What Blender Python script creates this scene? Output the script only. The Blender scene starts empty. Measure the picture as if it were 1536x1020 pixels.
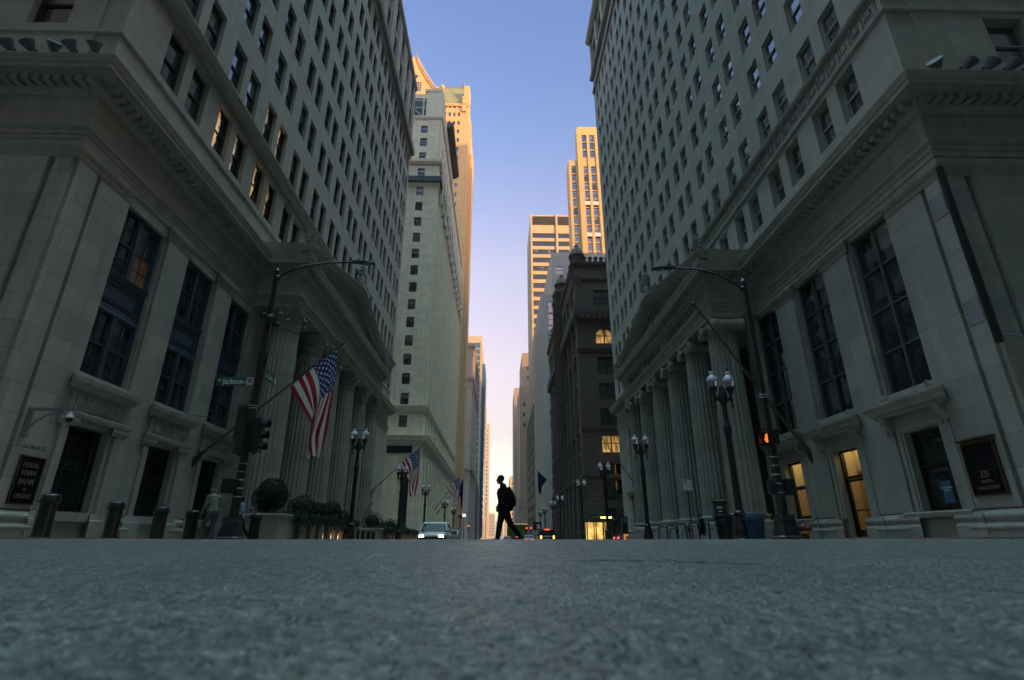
import bpy, math, random
from mathutils import Vector, Matrix
R = math.radians
rnd = random.Random(7)
S = bpy.context.scene
COL = S.collection
CAM = Vector((0, 0, .10))
ORG = {}

# ------------------------------------------------------------------ mesh builder
def T0(u, v, w): return (u, w, v)            # props: u = x, v = up, w = y

class MB:
    def __init__(s, T=T0):
        s.v = []; s.f = []; s.m = []; s.uv = []; s.T = T; s.mi = 0; s.stack = []
    def at(s, du=0, dv=0, dw=0, rot=0, sc=1):   # sub-transform: rotation about the up axis, then shift
        base = s.T; c, n = math.cos(rot), math.sin(rot)
        m = MB.__new__(MB); m.__dict__ = dict(s.__dict__)
        m.T = lambda u, v, w: base(du + sc*(u*c - w*n), dv + sc*v, dw + sc*(u*n + w*c))
        return m
    def add(s, pts, faces, uv=None):
        o = len(s.v)
        s.v.extend(s.T(*p) for p in pts)
        for i, f in enumerate(faces):
            s.f.append([o + k for k in f]); s.m.append(s.mi); s.uv.append(uv[i] if uv else None)
    def box(s, u0, u1, v0, v1, w0, w1):
        p = [(u, v, w) for u in (u0, u1) for v in (v0, v1) for w in (w0, w1)]
        s.add(p, [(0,1,3,2),(4,6,7,5),(0,4,5,1),(2,3,7,6),(0,2,6,4),(1,5,7,3)])
    def cbox(s, u0, u1, v0, v1, w0, w1, c=.01): # chamfered in plan and section (a bevelled block)
        s.loft([[(u0+c,w0+c),(u1-c,w0+c),(u1-c,w1-c),(u0+c,w1-c)],
                [(u0,w0),(u1,w0),(u1,w1),(u0,w1)],
                [(u0,w0),(u1,w0),(u1,w1),(u0,w1)],
                [(u0+c,w0+c),(u1-c,w0+c),(u1-c,w1-c),(u0+c,w1-c)]], [v0, v0+c, v1-c, v1])
    def loft(s, rings, vs):                     # rings of (u,w) at heights vs
        n = len(rings[0]); p = []; f = []
        for r, v in zip(rings, vs): p += [(a, v, b) for a, b in r]
        for k in range(len(rings)-1):
            for i in range(n):
                j = (i+1) % n
                f.append((k*n+i, k*n+j, (k+1)*n+j, (k+1)*n+i))
        f.append(tuple(range(n))[::-1]); f.append(tuple((len(rings)-1)*n+i for i in range(n)))
        s.add(p, f)
    def quad(s, a, b, c, d, uv=True):
        s.add([a, b, c, d], [(0,1,2,3)], [[(0,0),(1,0),(1,1),(0,1)]] if uv else None)
    def prism(s, poly, w0, w1):                 # polygon in (u,v), extruded along w
        n = len(poly)
        s.add([(a, b, w0) for a, b in poly] + [(a, b, w1) for a, b in poly],
              [tuple(range(n))[::-1], tuple(range(n, 2*n))] + [(i, (i+1) % n, n+(i+1) % n, n+i) for i in range(n)])
    def mold(s, u0, u1, prof, e0=0, e1=0):      # closed (v,w) profile run along u; e = mitre with the projection
        n = len(prof)
        s.add([(u0 - e0*w, v, w) for v, w in prof] + [(u1 + e1*w, v, w) for v, w in prof],
              [(i, (i+1) % n, n+(i+1) % n, n+i) for i in range(n)] + [tuple(range(n))[::-1], tuple(range(n, 2*n))])
    def rake(s, a, b, prof, m0=0, m1=0):        # profile (n,w) run along a sloping line a->b in the (u,v) plane
        du, dv = b[0]-a[0], b[1]-a[1]; L = math.hypot(du, dv); du /= L; dv /= L
        n = len(prof)
        def P(o, q, m): return (o[0] - dv*q[0] + du*q[0]*m, o[1] + du*q[0] + dv*q[0]*m, q[1])
        s.add([P(a, q, m0) for q in prof] + [P(b, q, m1) for q in prof],
              [(i, (i+1) % n, n+(i+1) % n, n+i) for i in range(n)] + [tuple(range(n))[::-1], tuple(range(n, 2*n))])
    def lathe(s, prof, u=0, w=0, n=16, v=0, fl=None):
        p = []; f = []; m = len(prof)
        for r, z in prof:
            for i in range(n):
                a = 2*math.pi*i/n; q = r*(fl(a, z) if fl else 1)
                p.append((u + q*math.cos(a), v + z, w + q*math.sin(a)))
        for k in range(m-1):
            for i in range(n):
                j = (i+1) % n
                f.append((k*n+i, k*n+j, (k+1)*n+j, (k+1)*n+i))
        f.append(tuple(range(n))[::-1]); f.append(tuple((m-1)*n+i for i in range(n)))
        s.add(p, f)
    def tube(s, pts, r, n=8, cap=True):
        pts = [Vector(p) for p in pts]; m = len(pts)
        rs = r if isinstance(r, (list, tuple)) else [r]*m
        p = []; f = []; nrm = None
        for k in range(m):
            d = (pts[min(k+1, m-1)] - pts[max(k-1, 0)]).normalized()
            if nrm is None:
                nrm = d.cross(Vector((0, 1, 0)) if abs(d.y) < .9 else Vector((1, 0, 0))).normalized()
            nrm = (nrm - d*nrm.dot(d)).normalized(); b = d.cross(nrm)
            for i in range(n):
                a = 2*math.pi*i/n
                p.append(tuple(pts[k] + rs[k]*(nrm*math.cos(a) + b*math.sin(a))))
        for k in range(m-1):
            for i in range(n):
                j = (i+1) % n
                f.append((k*n+i, k*n+j, (k+1)*n+j, (k+1)*n+i))
        if cap:
            f.append(tuple(range(n))[::-1]); f.append(tuple((m-1)*n+i for i in range(n)))
        s.add(p, f)
    def ball(s, c, r, n=12, m=8):               # r: (ru, rv, rw)
        if not isinstance(r, (list, tuple)): r = (r, r, r)
        p = []; f = []
        for k in range(m+1):
            t = math.pi*k/m
            for i in range(n):
                a = 2*math.pi*i/n
                p.append((c[0]+r[0]*math.sin(t)*math.cos(a), c[1]-r[1]*math.cos(t), c[2]+r[2]*math.sin(t)*math.sin(a)))
        for k in range(m):
            for i in range(n):
                j = (i+1) % n
                f.append((k*n+i, k*n+j, (k+1)*n+j, (k+1)*n+i))
        s.add(p, f)
    def grid(s, P, nu, nv, uv=True):            # P(i/nu, j/nv) -> point
        p = [P(i/nu, j/nv) for j in range(nv+1) for i in range(nu+1)]
        f = []; q = []
        for j in range(nv):
            for i in range(nu):
                a = j*(nu+1)+i
                f.append((a, a+1, a+nu+2, a+nu+1))
                q.append([(i/nu, j/nv), ((i+1)/nu, j/nv), ((i+1)/nu, (j+1)/nv), (i/nu, (j+1)/nv)])
        s.add(p, f, q)
    def wall(s, u0, u1, v0, v1, holes, d):      # a wall face with rectangular openings and their reveals
        us = sorted({u0, u1, *[h[0] for h in holes], *[h[1] for h in holes]})
        vs = sorted({v0, v1, *[h[2] for h in holes], *[h[3] for h in holes]})
        us = [x for x in us if u0 <= x <= u1]; vs = [x for x in vs if v0 <= x <= v1]
        for j in range(len(vs)-1):
            run = None
            for i in range(len(us)-1):
                cu, cv = (us[i]+us[i+1])/2, (vs[j]+vs[j+1])/2
                hole = any(h[0] < cu < h[1] and h[2] < cv < h[3] for h in holes)
                if not hole and run is None: run = us[i]
                if hole and run is not None:
                    s.quad((run, vs[j], 0), (us[i], vs[j], 0), (us[i], vs[j+1], 0), (run, vs[j+1], 0), False); run = None
            if run is not None:
                s.quad((run, vs[j], 0), (us[-1], vs[j], 0), (us[-1], vs[j+1], 0), (run, vs[j+1], 0), False)
        for a, b, c, e in holes:
            s.quad((a,c,0),(a,e,0),(a,e,-d),(a,c,-d), False); s.quad((b,c,0),(b,c,-d),(b,e,-d),(b,e,0), False)
            s.quad((a,c,0),(a,c,-d),(b,c,-d),(b,c,0), False); s.quad((a,e,0),(b,e,0),(b,e,-d),(a,e,-d), False)
    def mesh(s, name, mats, smooth=False, org=(0, 0, 0)):
        me = bpy.data.meshes.new(name)
        ox, oy, oz = org
        me.from_pydata([(x-ox, y-oy, z-oz) for x, y, z in s.v], [], s.f)
        mats = mats if isinstance(mats, (list, tuple)) else [mats]
        for m in mats: me.materials.append(m)
        if len(mats) > 1: me.polygons.foreach_set('material_index', s.m)
        if any(u for u in s.uv):
            L = me.uv_layers.new(name='UVMap').data; k = 0
            for f, u in zip(s.f, s.uv):
                for i in range(len(f)):
                    if u: L[k].uv = u[i]
                    k += 1
        if smooth:
            me.polygons.foreach_set('use_smooth', [True]*len(me.polygons))
            if smooth != 'all': me.set_sharp_from_angle(angle=R(smooth if smooth is not True else 40))
        me.update()
        return me
    def build(s, name, mats, parent=None, smooth=False, label=None):
        if not s.v: return None
        org = ORG.get(parent.name, (0, 0, 0)) if parent else (0, 0, 0)
        if parent and parent.parent and parent.name not in ORG: org = ORG.get(parent.parent.name, (0, 0, 0))
        return link(name, s.mesh(name, mats, smooth, org), parent, label=label)

def link(name, me, parent=None, loc=None, label=None):
    o = bpy.data.objects.new(name, me); COL.objects.link(o)
    if parent: o.parent = parent
    if loc is not None: o.location = loc
    if label: o['label'] = label
    return o
def tag(o, label, cat, group=None):
    o['label'] = label; o['category'] = cat
    if group: o['group'] = group
    return o
def thing(name, label, cat, loc=(0, 0, 0), rot=0, group=None, world=False):
    o = bpy.data.objects.new(name, None); COL.objects.link(o)
    o.empty_display_size = .2; o.location = loc; o.rotation_euler = (0, 0, rot)
    if world: ORG[o.name] = tuple(loc)
    return tag(o, label, cat, group)
def struct(name, mb, m, smooth=False):
    o = mb.build(name, m, None, smooth); o['kind'] = 'structure'; return o
def copy_tree(o, parent=None):
    c = o.copy(); COL.objects.link(c)
    if parent: c.parent = parent
    for ch in [x for x in KIDS.get(o.name, [])]: copy_tree(ch, c)
    return c
KIDS = {}
def index_kids(root):
    KIDS[root.name] = [x for x in COL.objects if x.parent == root]
    for k in KIDS[root.name]: index_kids(k)
def dup(root, loc, rot=None, label=None):
    if root.name not in KIDS: index_kids(root)
    c = copy_tree(root); c.location = loc
    if rot is not None: c.rotation_euler = (0, 0, rot)
    if label: c['label'] = label
    return c

class Fac:                                      # a facade: maps (u along wall, v up, w outward) to the world
    def __init__(s, k, c): s.k = k; s.c = c
    def T(s, u, v, w):
        return {'E': (s.c+w, u, v), 'W': (s.c-w, u, v), 'S': (u, s.c-w, v), 'N': (u, s.c+w, v)}[s.k]
    def D(s, u, v, w):
        return {'E': (w, u, v), 'W': (-w, u, v), 'S': (u, -w, v), 'N': (u, w, v)}[s.k]

# ------------------------------------------------------------------ materials
class NT:
    def __init__(s, name):
        s.m = bpy.data.materials.new(name); s.m.use_nodes = True
        s.t = s.m.node_tree; s.b = s.t.nodes['Principled BSDF']
    def n(s, typ, ins=None, **kw):
        o = s.t.nodes.new(typ)
        for k, v in kw.items(): setattr(o, k, v)
        for k, v in (ins or {}).items(): s.set(o.inputs[k], v)
        return o
    def set(s, inp, v):
        if hasattr(v, 'is_output') or isinstance(v, bpy.types.NodeSocket): s.t.links.new(v, inp)
        elif isinstance(v, (tuple, list)) and len(v) == 3 and inp.type == 'RGBA': inp.default_value = (*v, 1)
        else: inp.default_value = v
    def P(s, **kw):
        for k, v in kw.items(): s.set(s.b.inputs[k.replace('_', ' ')], v)
    def math(s, op, a, b=None, c=None, clamp=False):
        o = s.n('ShaderNodeMath', operation=op, use_clamp=clamp); s.set(o.inputs[0], a)
        if b is not None: s.set(o.inputs[1], b)
        if c is not None: s.set(o.inputs[2], c)
        return o.outputs[0]
    def mix(s, f, a, b, mode='MIX'):
        o = s.n('ShaderNodeMix', data_type='RGBA', blend_type=mode)
        s.set(o.inputs[0], f); s.set(o.inputs[6], a); s.set(o.inputs[7], b); return o.outputs[2]
    def noise(s, vec, scale, detail=4, rough=.55):
        o = s.n('ShaderNodeTexNoise', {'Scale': scale, 'Detail': detail, 'Roughness': rough})
        if vec is not None: s.set(o.inputs['Vector'], vec)
        return o.outputs['Fac']
    def ramp(s, f, a, b, c0=0., c1=1.):
        o = s.n('ShaderNodeMapRange', {0: f, 1: a, 2: b, 3: c0, 4: c1}); return o.outputs[0]
    def pos(s): return s.n('ShaderNodeNewGeometry').outputs['Position']
    def bump(s, h, strength, dist, nrm=None):
        o = s.n('ShaderNodeBump', {'Strength': strength, 'Distance': dist, 'Height': h})
        if nrm is not None: s.set(o.inputs['Normal'], nrm)
        return o.outputs[0]

def wallvec(t):                                 # (x+y, z) runs along every axis-aligned wall
    sp = t.n('ShaderNodeSeparateXYZ', {0: t.pos()})
    a = t.math('ADD', sp.outputs[0], sp.outputs[1])
    return t.n('ShaderNodeCombineXYZ', {0: a, 1: sp.outputs[2], 2: 0.}).outputs[0]

def stone(name, col, bw=1.5, bh=.72, mortar=.010, var=.10, stain=.35, rough=.85, joint=.55, bump=.4, warm=.06):
    t = NT(name); v = wallvec(t); p = t.pos()
    c2 = tuple(c*(1-var) for c in col); c3 = (col[0]*(1+warm), col[1], col[2]*(1-warm))
    base = t.mix(t.ramp(t.noise(p, .35, 5), .35, .65), col, c3)
    bf = None
    if bw:
        br = t.n('ShaderNodeTexBrick', {'Vector': v, 'Color1': (1, 1, 1), 'Color2': (1-var*1.6,)*3, 'Mortar': (joint,)*3, 'Scale': 1.,
                 'Mortar Size': mortar, 'Mortar Smooth': .3, 'Bias': -.2, 'Brick Width': bw, 'Row Height': bh})
        base = t.mix(1., base, br.outputs['Color'], 'MULTIPLY'); bf = br.outputs['Fac']
    st = t.n('ShaderNodeMapping', {'Vector': p, 'Scale': (1.3, 1.3, .10)}).outputs[0]
    s1 = t.ramp(t.noise(st, 1.6, 6, .65), .42, .72)
    s2 = t.ramp(t.noise(p, 1.1, 7, .65), .4, .75)
    f = t.math('MULTIPLY', t.math('ADD', t.math('MULTIPLY', s1, .6), t.math('MULTIPLY', s2, .4)), stain)
    base = t.mix(f, base, tuple(c*.38 for c in (col[0]*1.0, col[1]*1.02, col[2]*1.0)))
    fine = t.noise(p, 38., 4, .6)
    base = t.mix(t.ramp(fine, .3, .7, 0, .12), base, (.02, .02, .02))
    h = t.math('MULTIPLY', fine, .25)
    h = t.math('ADD', h, t.noise(p, 5., 4))
    if bf: h = t.math('SUBTRACT', h, t.math('MULTIPLY', bf, 1.2))
    t.P(Base_Color=base, Roughness=rough, Normal=t.bump(h, bump, .02)); t.b.inputs['Specular IOR Level'].default_value = .3
    return t.m

def carved(name, col, scale=16., stain=.45):      # weathered carved ornament
    t = NT(name); p = t.pos()
    vo = t.n('ShaderNodeTexVoronoi', {'Vector': p, 'Scale': scale}, feature='SMOOTH_F1').outputs['Distance']
    n = t.noise(p, 2.2, 6, .65)
    base = t.mix(t.ramp(n, .38, .7, 0, stain), col, tuple(c*.3 for c in col))
    base = t.mix(t.ramp(vo, .3, .6, 0, .35), base, tuple(c*.35 for c in col))
    t.P(Base_Color=base, Roughness=.9, Normal=t.bump(vo, .6, .03)); return t.m

def paint(name, col, rough=.4, metal=0., var=.25, bump=.1, spec=.5, scale=14.):
    t = NT(name); p = t.pos(); n = t.noise(p, scale, 5, .6); n2 = t.noise(p, 2.5, 4)
    base = t.mix(t.ramp(n2, .35, .7, 0, var), col, tuple(c*.5 for c in col))
    base = t.mix(t.ramp(n, .55, .8, 0, var*.6), base, tuple(min(1, c*1.6+.004) for c in col))
    t.P(Base_Color=base, Roughness=t.ramp(n, .3, .7, rough*.8, min(1, rough*1.25)), Metallic=metal, Normal=t.bump(n, bump, .004))
    t.b.inputs['Specular IOR Level'].default_value = spec
    return t.m

def glow(name, col, strength, var=.0, scale=3., base=(.02, .02, .02), gloss=.1):
    t = NT(name); p = t.pos(); n = t.noise(p, scale, 3)
    s = t.math('MULTIPLY', t.ramp(n, .35, .65, 1-var, 1.), strength) if var else strength
    t.P(Base_Color=base, Roughness=gloss, Emission_Color=(*col, 1), Emission_Strength=s); return t.m

def glass(name, tint=(.010, .013, .014), blind=(.30, .30, .27), pblind=.5, ior=1.9, lit=None, wob=.25, half=0.):
    t = NT(name); p = t.pos()
    isl = t.n('ShaderNodeNewGeometry').outputs['Random Per Island']
    ob = t.n('ShaderNodeObjectInfo').outputs['Random']
    rr = t.math('FRACT', t.math('ADD', t.math('MULTIPLY', isl, 3.7), t.math('MULTIPLY', ob, 7.3)))
    uv = t.n('ShaderNodeUVMap').outputs[0]
    sp = t.n('ShaderNodeSeparateXYZ', {0: uv})
    edge = t.ramp(rr, 1-pblind, 1., 1.0, .25) if pblind > 0 else 2.
    f = t.math('GREATER_THAN', sp.outputs[1], edge)
    slat = t.ramp(t.math('FRACT', t.math('MULTIPLY', sp.outputs[1], 26.)), 0., 1., .75, 1.)
    b2 = t.mix(1., blind, t.n('ShaderNodeCombineXYZ', {0: slat, 1: slat, 2: slat}).outputs[0], 'MULTIPLY')
    dark = t.mix(t.ramp(t.noise(p, 1.7, 3), .4, .7), tint, tuple(c*2.6 for c in tint))
    col = t.mix(t.math('MULTIPLY', f, .55), dark, b2)
    t.P(Base_Color=col, Roughness=.04, IOR=ior, Normal=t.bump(t.noise(p, .9, 2), wob, .03))
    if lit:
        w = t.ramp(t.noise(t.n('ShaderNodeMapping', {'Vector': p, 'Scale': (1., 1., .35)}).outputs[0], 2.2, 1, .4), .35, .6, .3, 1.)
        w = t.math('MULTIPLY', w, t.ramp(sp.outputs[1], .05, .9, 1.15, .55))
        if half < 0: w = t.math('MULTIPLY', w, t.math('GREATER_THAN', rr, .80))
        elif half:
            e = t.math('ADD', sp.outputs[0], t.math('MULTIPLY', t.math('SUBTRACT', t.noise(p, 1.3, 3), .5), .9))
            w = t.math('MULTIPLY', w, t.ramp(e, half, half+.06, 1., 0.))  # painted reflection: glow kept to one side of the pane
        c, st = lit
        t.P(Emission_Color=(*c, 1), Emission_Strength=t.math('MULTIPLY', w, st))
    return t.m

def leafmat(name, a, b):
    t = NT(name); p = t.pos(); isl = t.n('ShaderNodeNewGeometry').outputs['Random Per Island']
    c = t.mix(isl, a, b); c = t.mix(t.ramp(t.noise(p, 4., 3), .4, .7, 0, .6), c, tuple(x*.5 for x in a))
    t.P(Base_Color=c, Roughness=.65); t.b.inputs['Specular IOR Level'].default_value = .2; return t.m

M = {}
M['lime'] = stone('limestone_greige', (.40, .372, .325), 1.7, .86, .009, .15, .50, joint=.5)
M['lime_w'] = stone('limestone_tower_greige', (.40, .362, .315), 1.4, .70, .007, .09, .42, joint=.7)
M['lime_m'] = stone('limestone_moulding', (.385, .36, .315), 0, 0, stain=.65, bump=.3)
M['limeR'] = stone('limestone_green_grey', (.345, .352, .315), 1.65, .92, .009, .16, .52, joint=.5)
M['limeR_w'] = stone('limestone_tower_grey', (.37, .37, .325), 1.4, .66, .007, .10, .45, joint=.7)
M['limeR_m'] = stone('limestone_moulding_grey', (.335, .34, .305), 0, 0, stain=.7, bump=.3)
M['carve'] = carved('carved_limestone', (.34, .325, .285))
M['carveR'] = carved('carved_limestone_grey', (.26, .265, .235), 8., .65)
M['granite'] = stone('grey_granite', (.26, .27, .28), 2.2, 1.1, .008, .06, .25, rough=.55, bump=.2)
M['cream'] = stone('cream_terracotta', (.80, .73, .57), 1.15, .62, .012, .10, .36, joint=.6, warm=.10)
M['cream_m'] = stone('cream_terracotta_trim', (.72, .66, .52), 0, 0, stain=.5)
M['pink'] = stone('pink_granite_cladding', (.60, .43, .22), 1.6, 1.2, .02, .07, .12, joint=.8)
M['brown'] = stone('brownstone', (.135, .098, .080), .9, .42, .012, .18, .4, joint=.5)
M['brown_r'] = stone('rough_brown_granite', (.150, .118, .100), 1.5, .62, .03, .2, .35, joint=.35, bump=1.)
M['brown_m'] = carved('brown_terracotta_ornament', (.105, .076, .062), 6.)
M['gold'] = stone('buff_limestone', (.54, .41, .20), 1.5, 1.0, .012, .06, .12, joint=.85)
M['grey_t'] = stone('grey_limestone_tower', (.42, .42, .38), 1.5, .9, .008, .06, .2, joint=.8)
M['pinkgrey'] = stone('mauve_limestone', (.44, .40, .38), 1.5, .9, .008, .08, .25, joint=.7)
M['tan'] = stone('tan_brick', (.42, .33, .25), 1.2, .8, .008, .1, .25, joint=.8)
M['dkbrick'] = stone('dark_brick', (.14, .115, .10), .8, .4, .008, .1, .3, joint=.7)
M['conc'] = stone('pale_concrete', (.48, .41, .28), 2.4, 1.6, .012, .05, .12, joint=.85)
M['copper'] = stone('green_copper_roof', (.25, .27, .14), .6, 40., .05, .12, .25, joint=.6)
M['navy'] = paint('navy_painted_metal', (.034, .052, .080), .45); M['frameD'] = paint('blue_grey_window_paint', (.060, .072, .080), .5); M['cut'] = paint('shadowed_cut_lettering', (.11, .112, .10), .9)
M['black'] = paint('black_painted_iron', (.0085, .011, .012), .38)
M['blackg'] = paint('glossy_black_enamel', (.007, .011, .010), .34, var=.15)
M['bronze'] = paint('dark_bronze', (.040, .032, .018), .35, .6)
M['gilt'] = paint('gilt_bronze_letters', (.30, .25, .17), .45, .5)
M['brass'] = paint('brass_frame', (.12, .085, .04), .35, .7)
M['woodpole'] = paint('olive_bronze_pole', (.085, .072, .038), .45, .3)
M['steel'] = paint('galvanised_steel', (.42, .42, .43), .45, .6)
M['plate'] = paint('grey_steel_plate', (.23, .24, .25), .55, .1)
M['silver'] = paint('grey_painted_steel', (.30, .31, .31), .5, .3); M['flood'] = paint('dark_grey_lamp_housing', (.10, .115, .12), .5, .2)
M['frameR'] = paint('grey_window_paint', (.27, .29, .27), .5)
M['framet'] = paint('dark_green_window_paint', (.022, .028, .028), .5)
M['blue_slat'] = paint('blue_enamel', (.035, .11, .22), .4)
M['dkteal'] = stone('dark_teal_metal_roof', (.055, .075, .085), .5, 30., .06, .1, .3, joint=.5)
M['red_paint'] = paint('red_hydrant_paint', (.16, .02, .02), .45)
M['yellow_paint'] = paint('yellow_paint', (.60, .33, .02), .5)
M['green_sign'] = paint('green_sign_sheet', (.006, .10, .055), .45, var=.12)
M['white_sign'] = paint('white_sign_sheet', (.62, .62, .60), .5, var=.1)
M['white_ink'] = paint('white_reflective_lettering', (.75, .75, .72), .5, var=.05)
M['black_ink'] = paint('black_lettering', (.012, .012, .012), .6, var=.05)
M['red_ink'] = paint('red_lettering', (.38, .03, .02), .6, var=.05)
M['plaque'] = paint('polished_black_granite', (.006, .006, .009), .12, var=.1, bump=.02)
M['glass'] = glass('window_glass_dark', pblind=.06); M['carglass'] = glass('car_glass', pblind=0., ior=1.25)
M['glass_t'] = glass('tower_window_glass', (.010, .014, .016), pblind=.35, ior=3.0)
M['glass_r'] = glass('tower_window_glass_grey', (.022, .030, .030), (.34, .38, .35), .45, ior=3.2)
M['glass_b'] = glass('window_glass_blinds', (.016, .022, .024), (.42, .44, .40), 1.1)
M['glass_sky'] = glass('blue_curtain_glass', (.028, .075, .135), (.2, .22, .22), .12, 1.7)
M['glass_glint'] = glass('window_glass_painted_glint', pblind=.0, lit=((1., .58, .16), .75), half=.5); M['glass_full'] = glass('window_glass_lit_full', pblind=.0, lit=((1., .58, .16), .6))  # half-pane glow paints a gold reflection; the full one is a lit room
M['glass_dim'] = glass('window_glass_dim_interior', pblind=.0, lit=((1., .55, .18), .05), half=-1)
M['lobby'] = glass('lit_lobby_glass', pblind=.0, lit=((1., .62, .22), .5))
t = NT('clear_window_glass'); t.P(Base_Color=(.9, .9, .88), Roughness=.02); t.t.nodes.remove(t.b)
_tr = t.n('ShaderNodeBsdfTransparent', {0: (.85, .86, .82, 1)}); _gl = t.n('ShaderNodeBsdfGlossy', {0: (1, 1, 1, 1), 1: .03}); _lw = t.n('ShaderNodeLayerWeight', {0: .5}); _ff = t.math('ADD', t.math('MULTIPLY', t.math('POWER', _lw.outputs['Facing'], 4.), .6), .05); _mx = t.n('ShaderNodeMixShader', {0: _ff, 1: _tr.outputs[0], 2: _gl.outputs[0]})
t.t.links.new(_mx.outputs[0], t.t.nodes['Material Output'].inputs[0]); M['clear'] = t.m
M['roomwall'] = paint('cream_room_wall', (.50, .40, .24), .8); M['roomtrim'] = paint('brown_room_panelling', (.20, .11, .04), .5); M['roomlamp'] = glow('warm_room_lamp', (1., .74, .38), 5.); M['bulbp'] = glow('pink_bulb', (1., .35, .6), 6.)
M['shop'] = glow('lit_shop_interior', (1., .60, .16), 1.5, .6, 1.3)
M['grille_glass'] = glass('curtained_glass', (.012, .028, .026), pblind=0., ior=1.5)
M['tail'] = glow('tail_lamp_red', (1., .05, .02), 7.)
M['tailo'] = glow('tail_lamp_orange', (1., .36, .06), 7.)
M['head'] = glow('headlamp_beam', (1., .74, .38), 60.)
M['sigred'] = glow('signal_red', (1., .05, .02), 9.)
M['amber'] = glow('signal_amber', (1., .55, .12), 8.)
M['handlit'] = glow('pedestrian_signal_orange', (1., .16, .03), 2., .3, 30.)
M['lampw'] = glow('warm_low_lamp', (1., .66, .28), 2.2)
M['lampon'] = glow('street_globe_lit', (1., .8, .5), 5.)
M['bannerlit'] = glow('lit_banner_edge', (1., .62, .12), 1.3, .3, 6.)
M['skin'] = paint('skin_dark', (.055, .030, .020), .5, var=.1, bump=.03)
M['skinl'] = paint('skin_medium', (.16, .10, .07), .5, var=.1, bump=.03)
def cloth(name, col):
    t = NT(name); p = t.pos()
    n = t.noise(p, 300., 2); f = t.noise(p, 9., 5)
    base = t.mix(t.ramp(f, .4, .7, 0, .5), col, tuple(c*.6 for c in col))
    t.P(Base_Color=base, Roughness=.9, Normal=t.bump(t.math('ADD', f, t.math('MULTIPLY', n, .15)), .5, .02))
    t.b.inputs['Specular IOR Level'].default_value = .2
    return t.m
M['jacket'] = cloth('charcoal_jacket', (.012, .015, .015)); M['jeans'] = cloth('black_jeans', (.009, .010, .012))
M['pack'] = cloth('black_backpack_nylon', (.007, .008, .009)); M['hair'] = cloth('black_hair', (.006, .005, .005))
M['shoe'] = cloth('grey_shoe', (.10, .10, .09))
M['sweater'] = cloth('olive_cream_sweater', (.20, .21, .155)); M['slacks'] = cloth('grey_slacks', (.095, .11, .115))
M['lilac'] = cloth('lilac_shirt', (.25, .26, .42)); M['bluesh'] = cloth('pale_blue_shirt', (.15, .21, .32))
M['leaf'] = leafmat('boxwood_leaves', (.009, .024, .011), (.022, .046, .020)); M['ivy'] = leafmat('ivy_leaves', (.022, .05, .034), (.055, .10, .06))
M['leafy'] = leafmat('decorated_tree_needles', (.02, .06, .02), (.05, .12, .05)); M['soil'] = paint('planter_soil', (.03, .024, .018), .95)
M['bark'] = paint('shrub_stem', (.05, .035, .025), .9)
# ------------------------------------------------------------------ lettering
def text_mesh(body, size, right, up, depth=.01, sx=1., bold=0., align='CENTER', m='gilt'):
    cu = bpy.data.curves.new('lettering', 'FONT'); cu.body = body; cu.size = size
    cu.align_x = align; cu.align_y = 'CENTER'; cu.extrude = depth/2; cu.offset = bold
    o = bpy.data.objects.new('lettering', cu); COL.objects.link(o)
    dg = bpy.context.evaluated_depsgraph_get()
    me = bpy.data.meshes.new_from_object(o.evaluated_get(dg))
    bpy.data.objects.remove(o)
    r, u = Vector(right), Vector(up); n = r.cross(u)
    for v in me.vertices:
        c = v.co; v.co = r*(c.x*sx) + u*c.y + n*c.z
    me.materials.clear(); me.materials.append(M[m]); me.name = 'lettering'
    return me
UP = (0, 0, 1)
READ = {'E': (0, 1, 0), 'W': (0, -1, 0), 'S': (1, 0, 0)}

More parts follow.
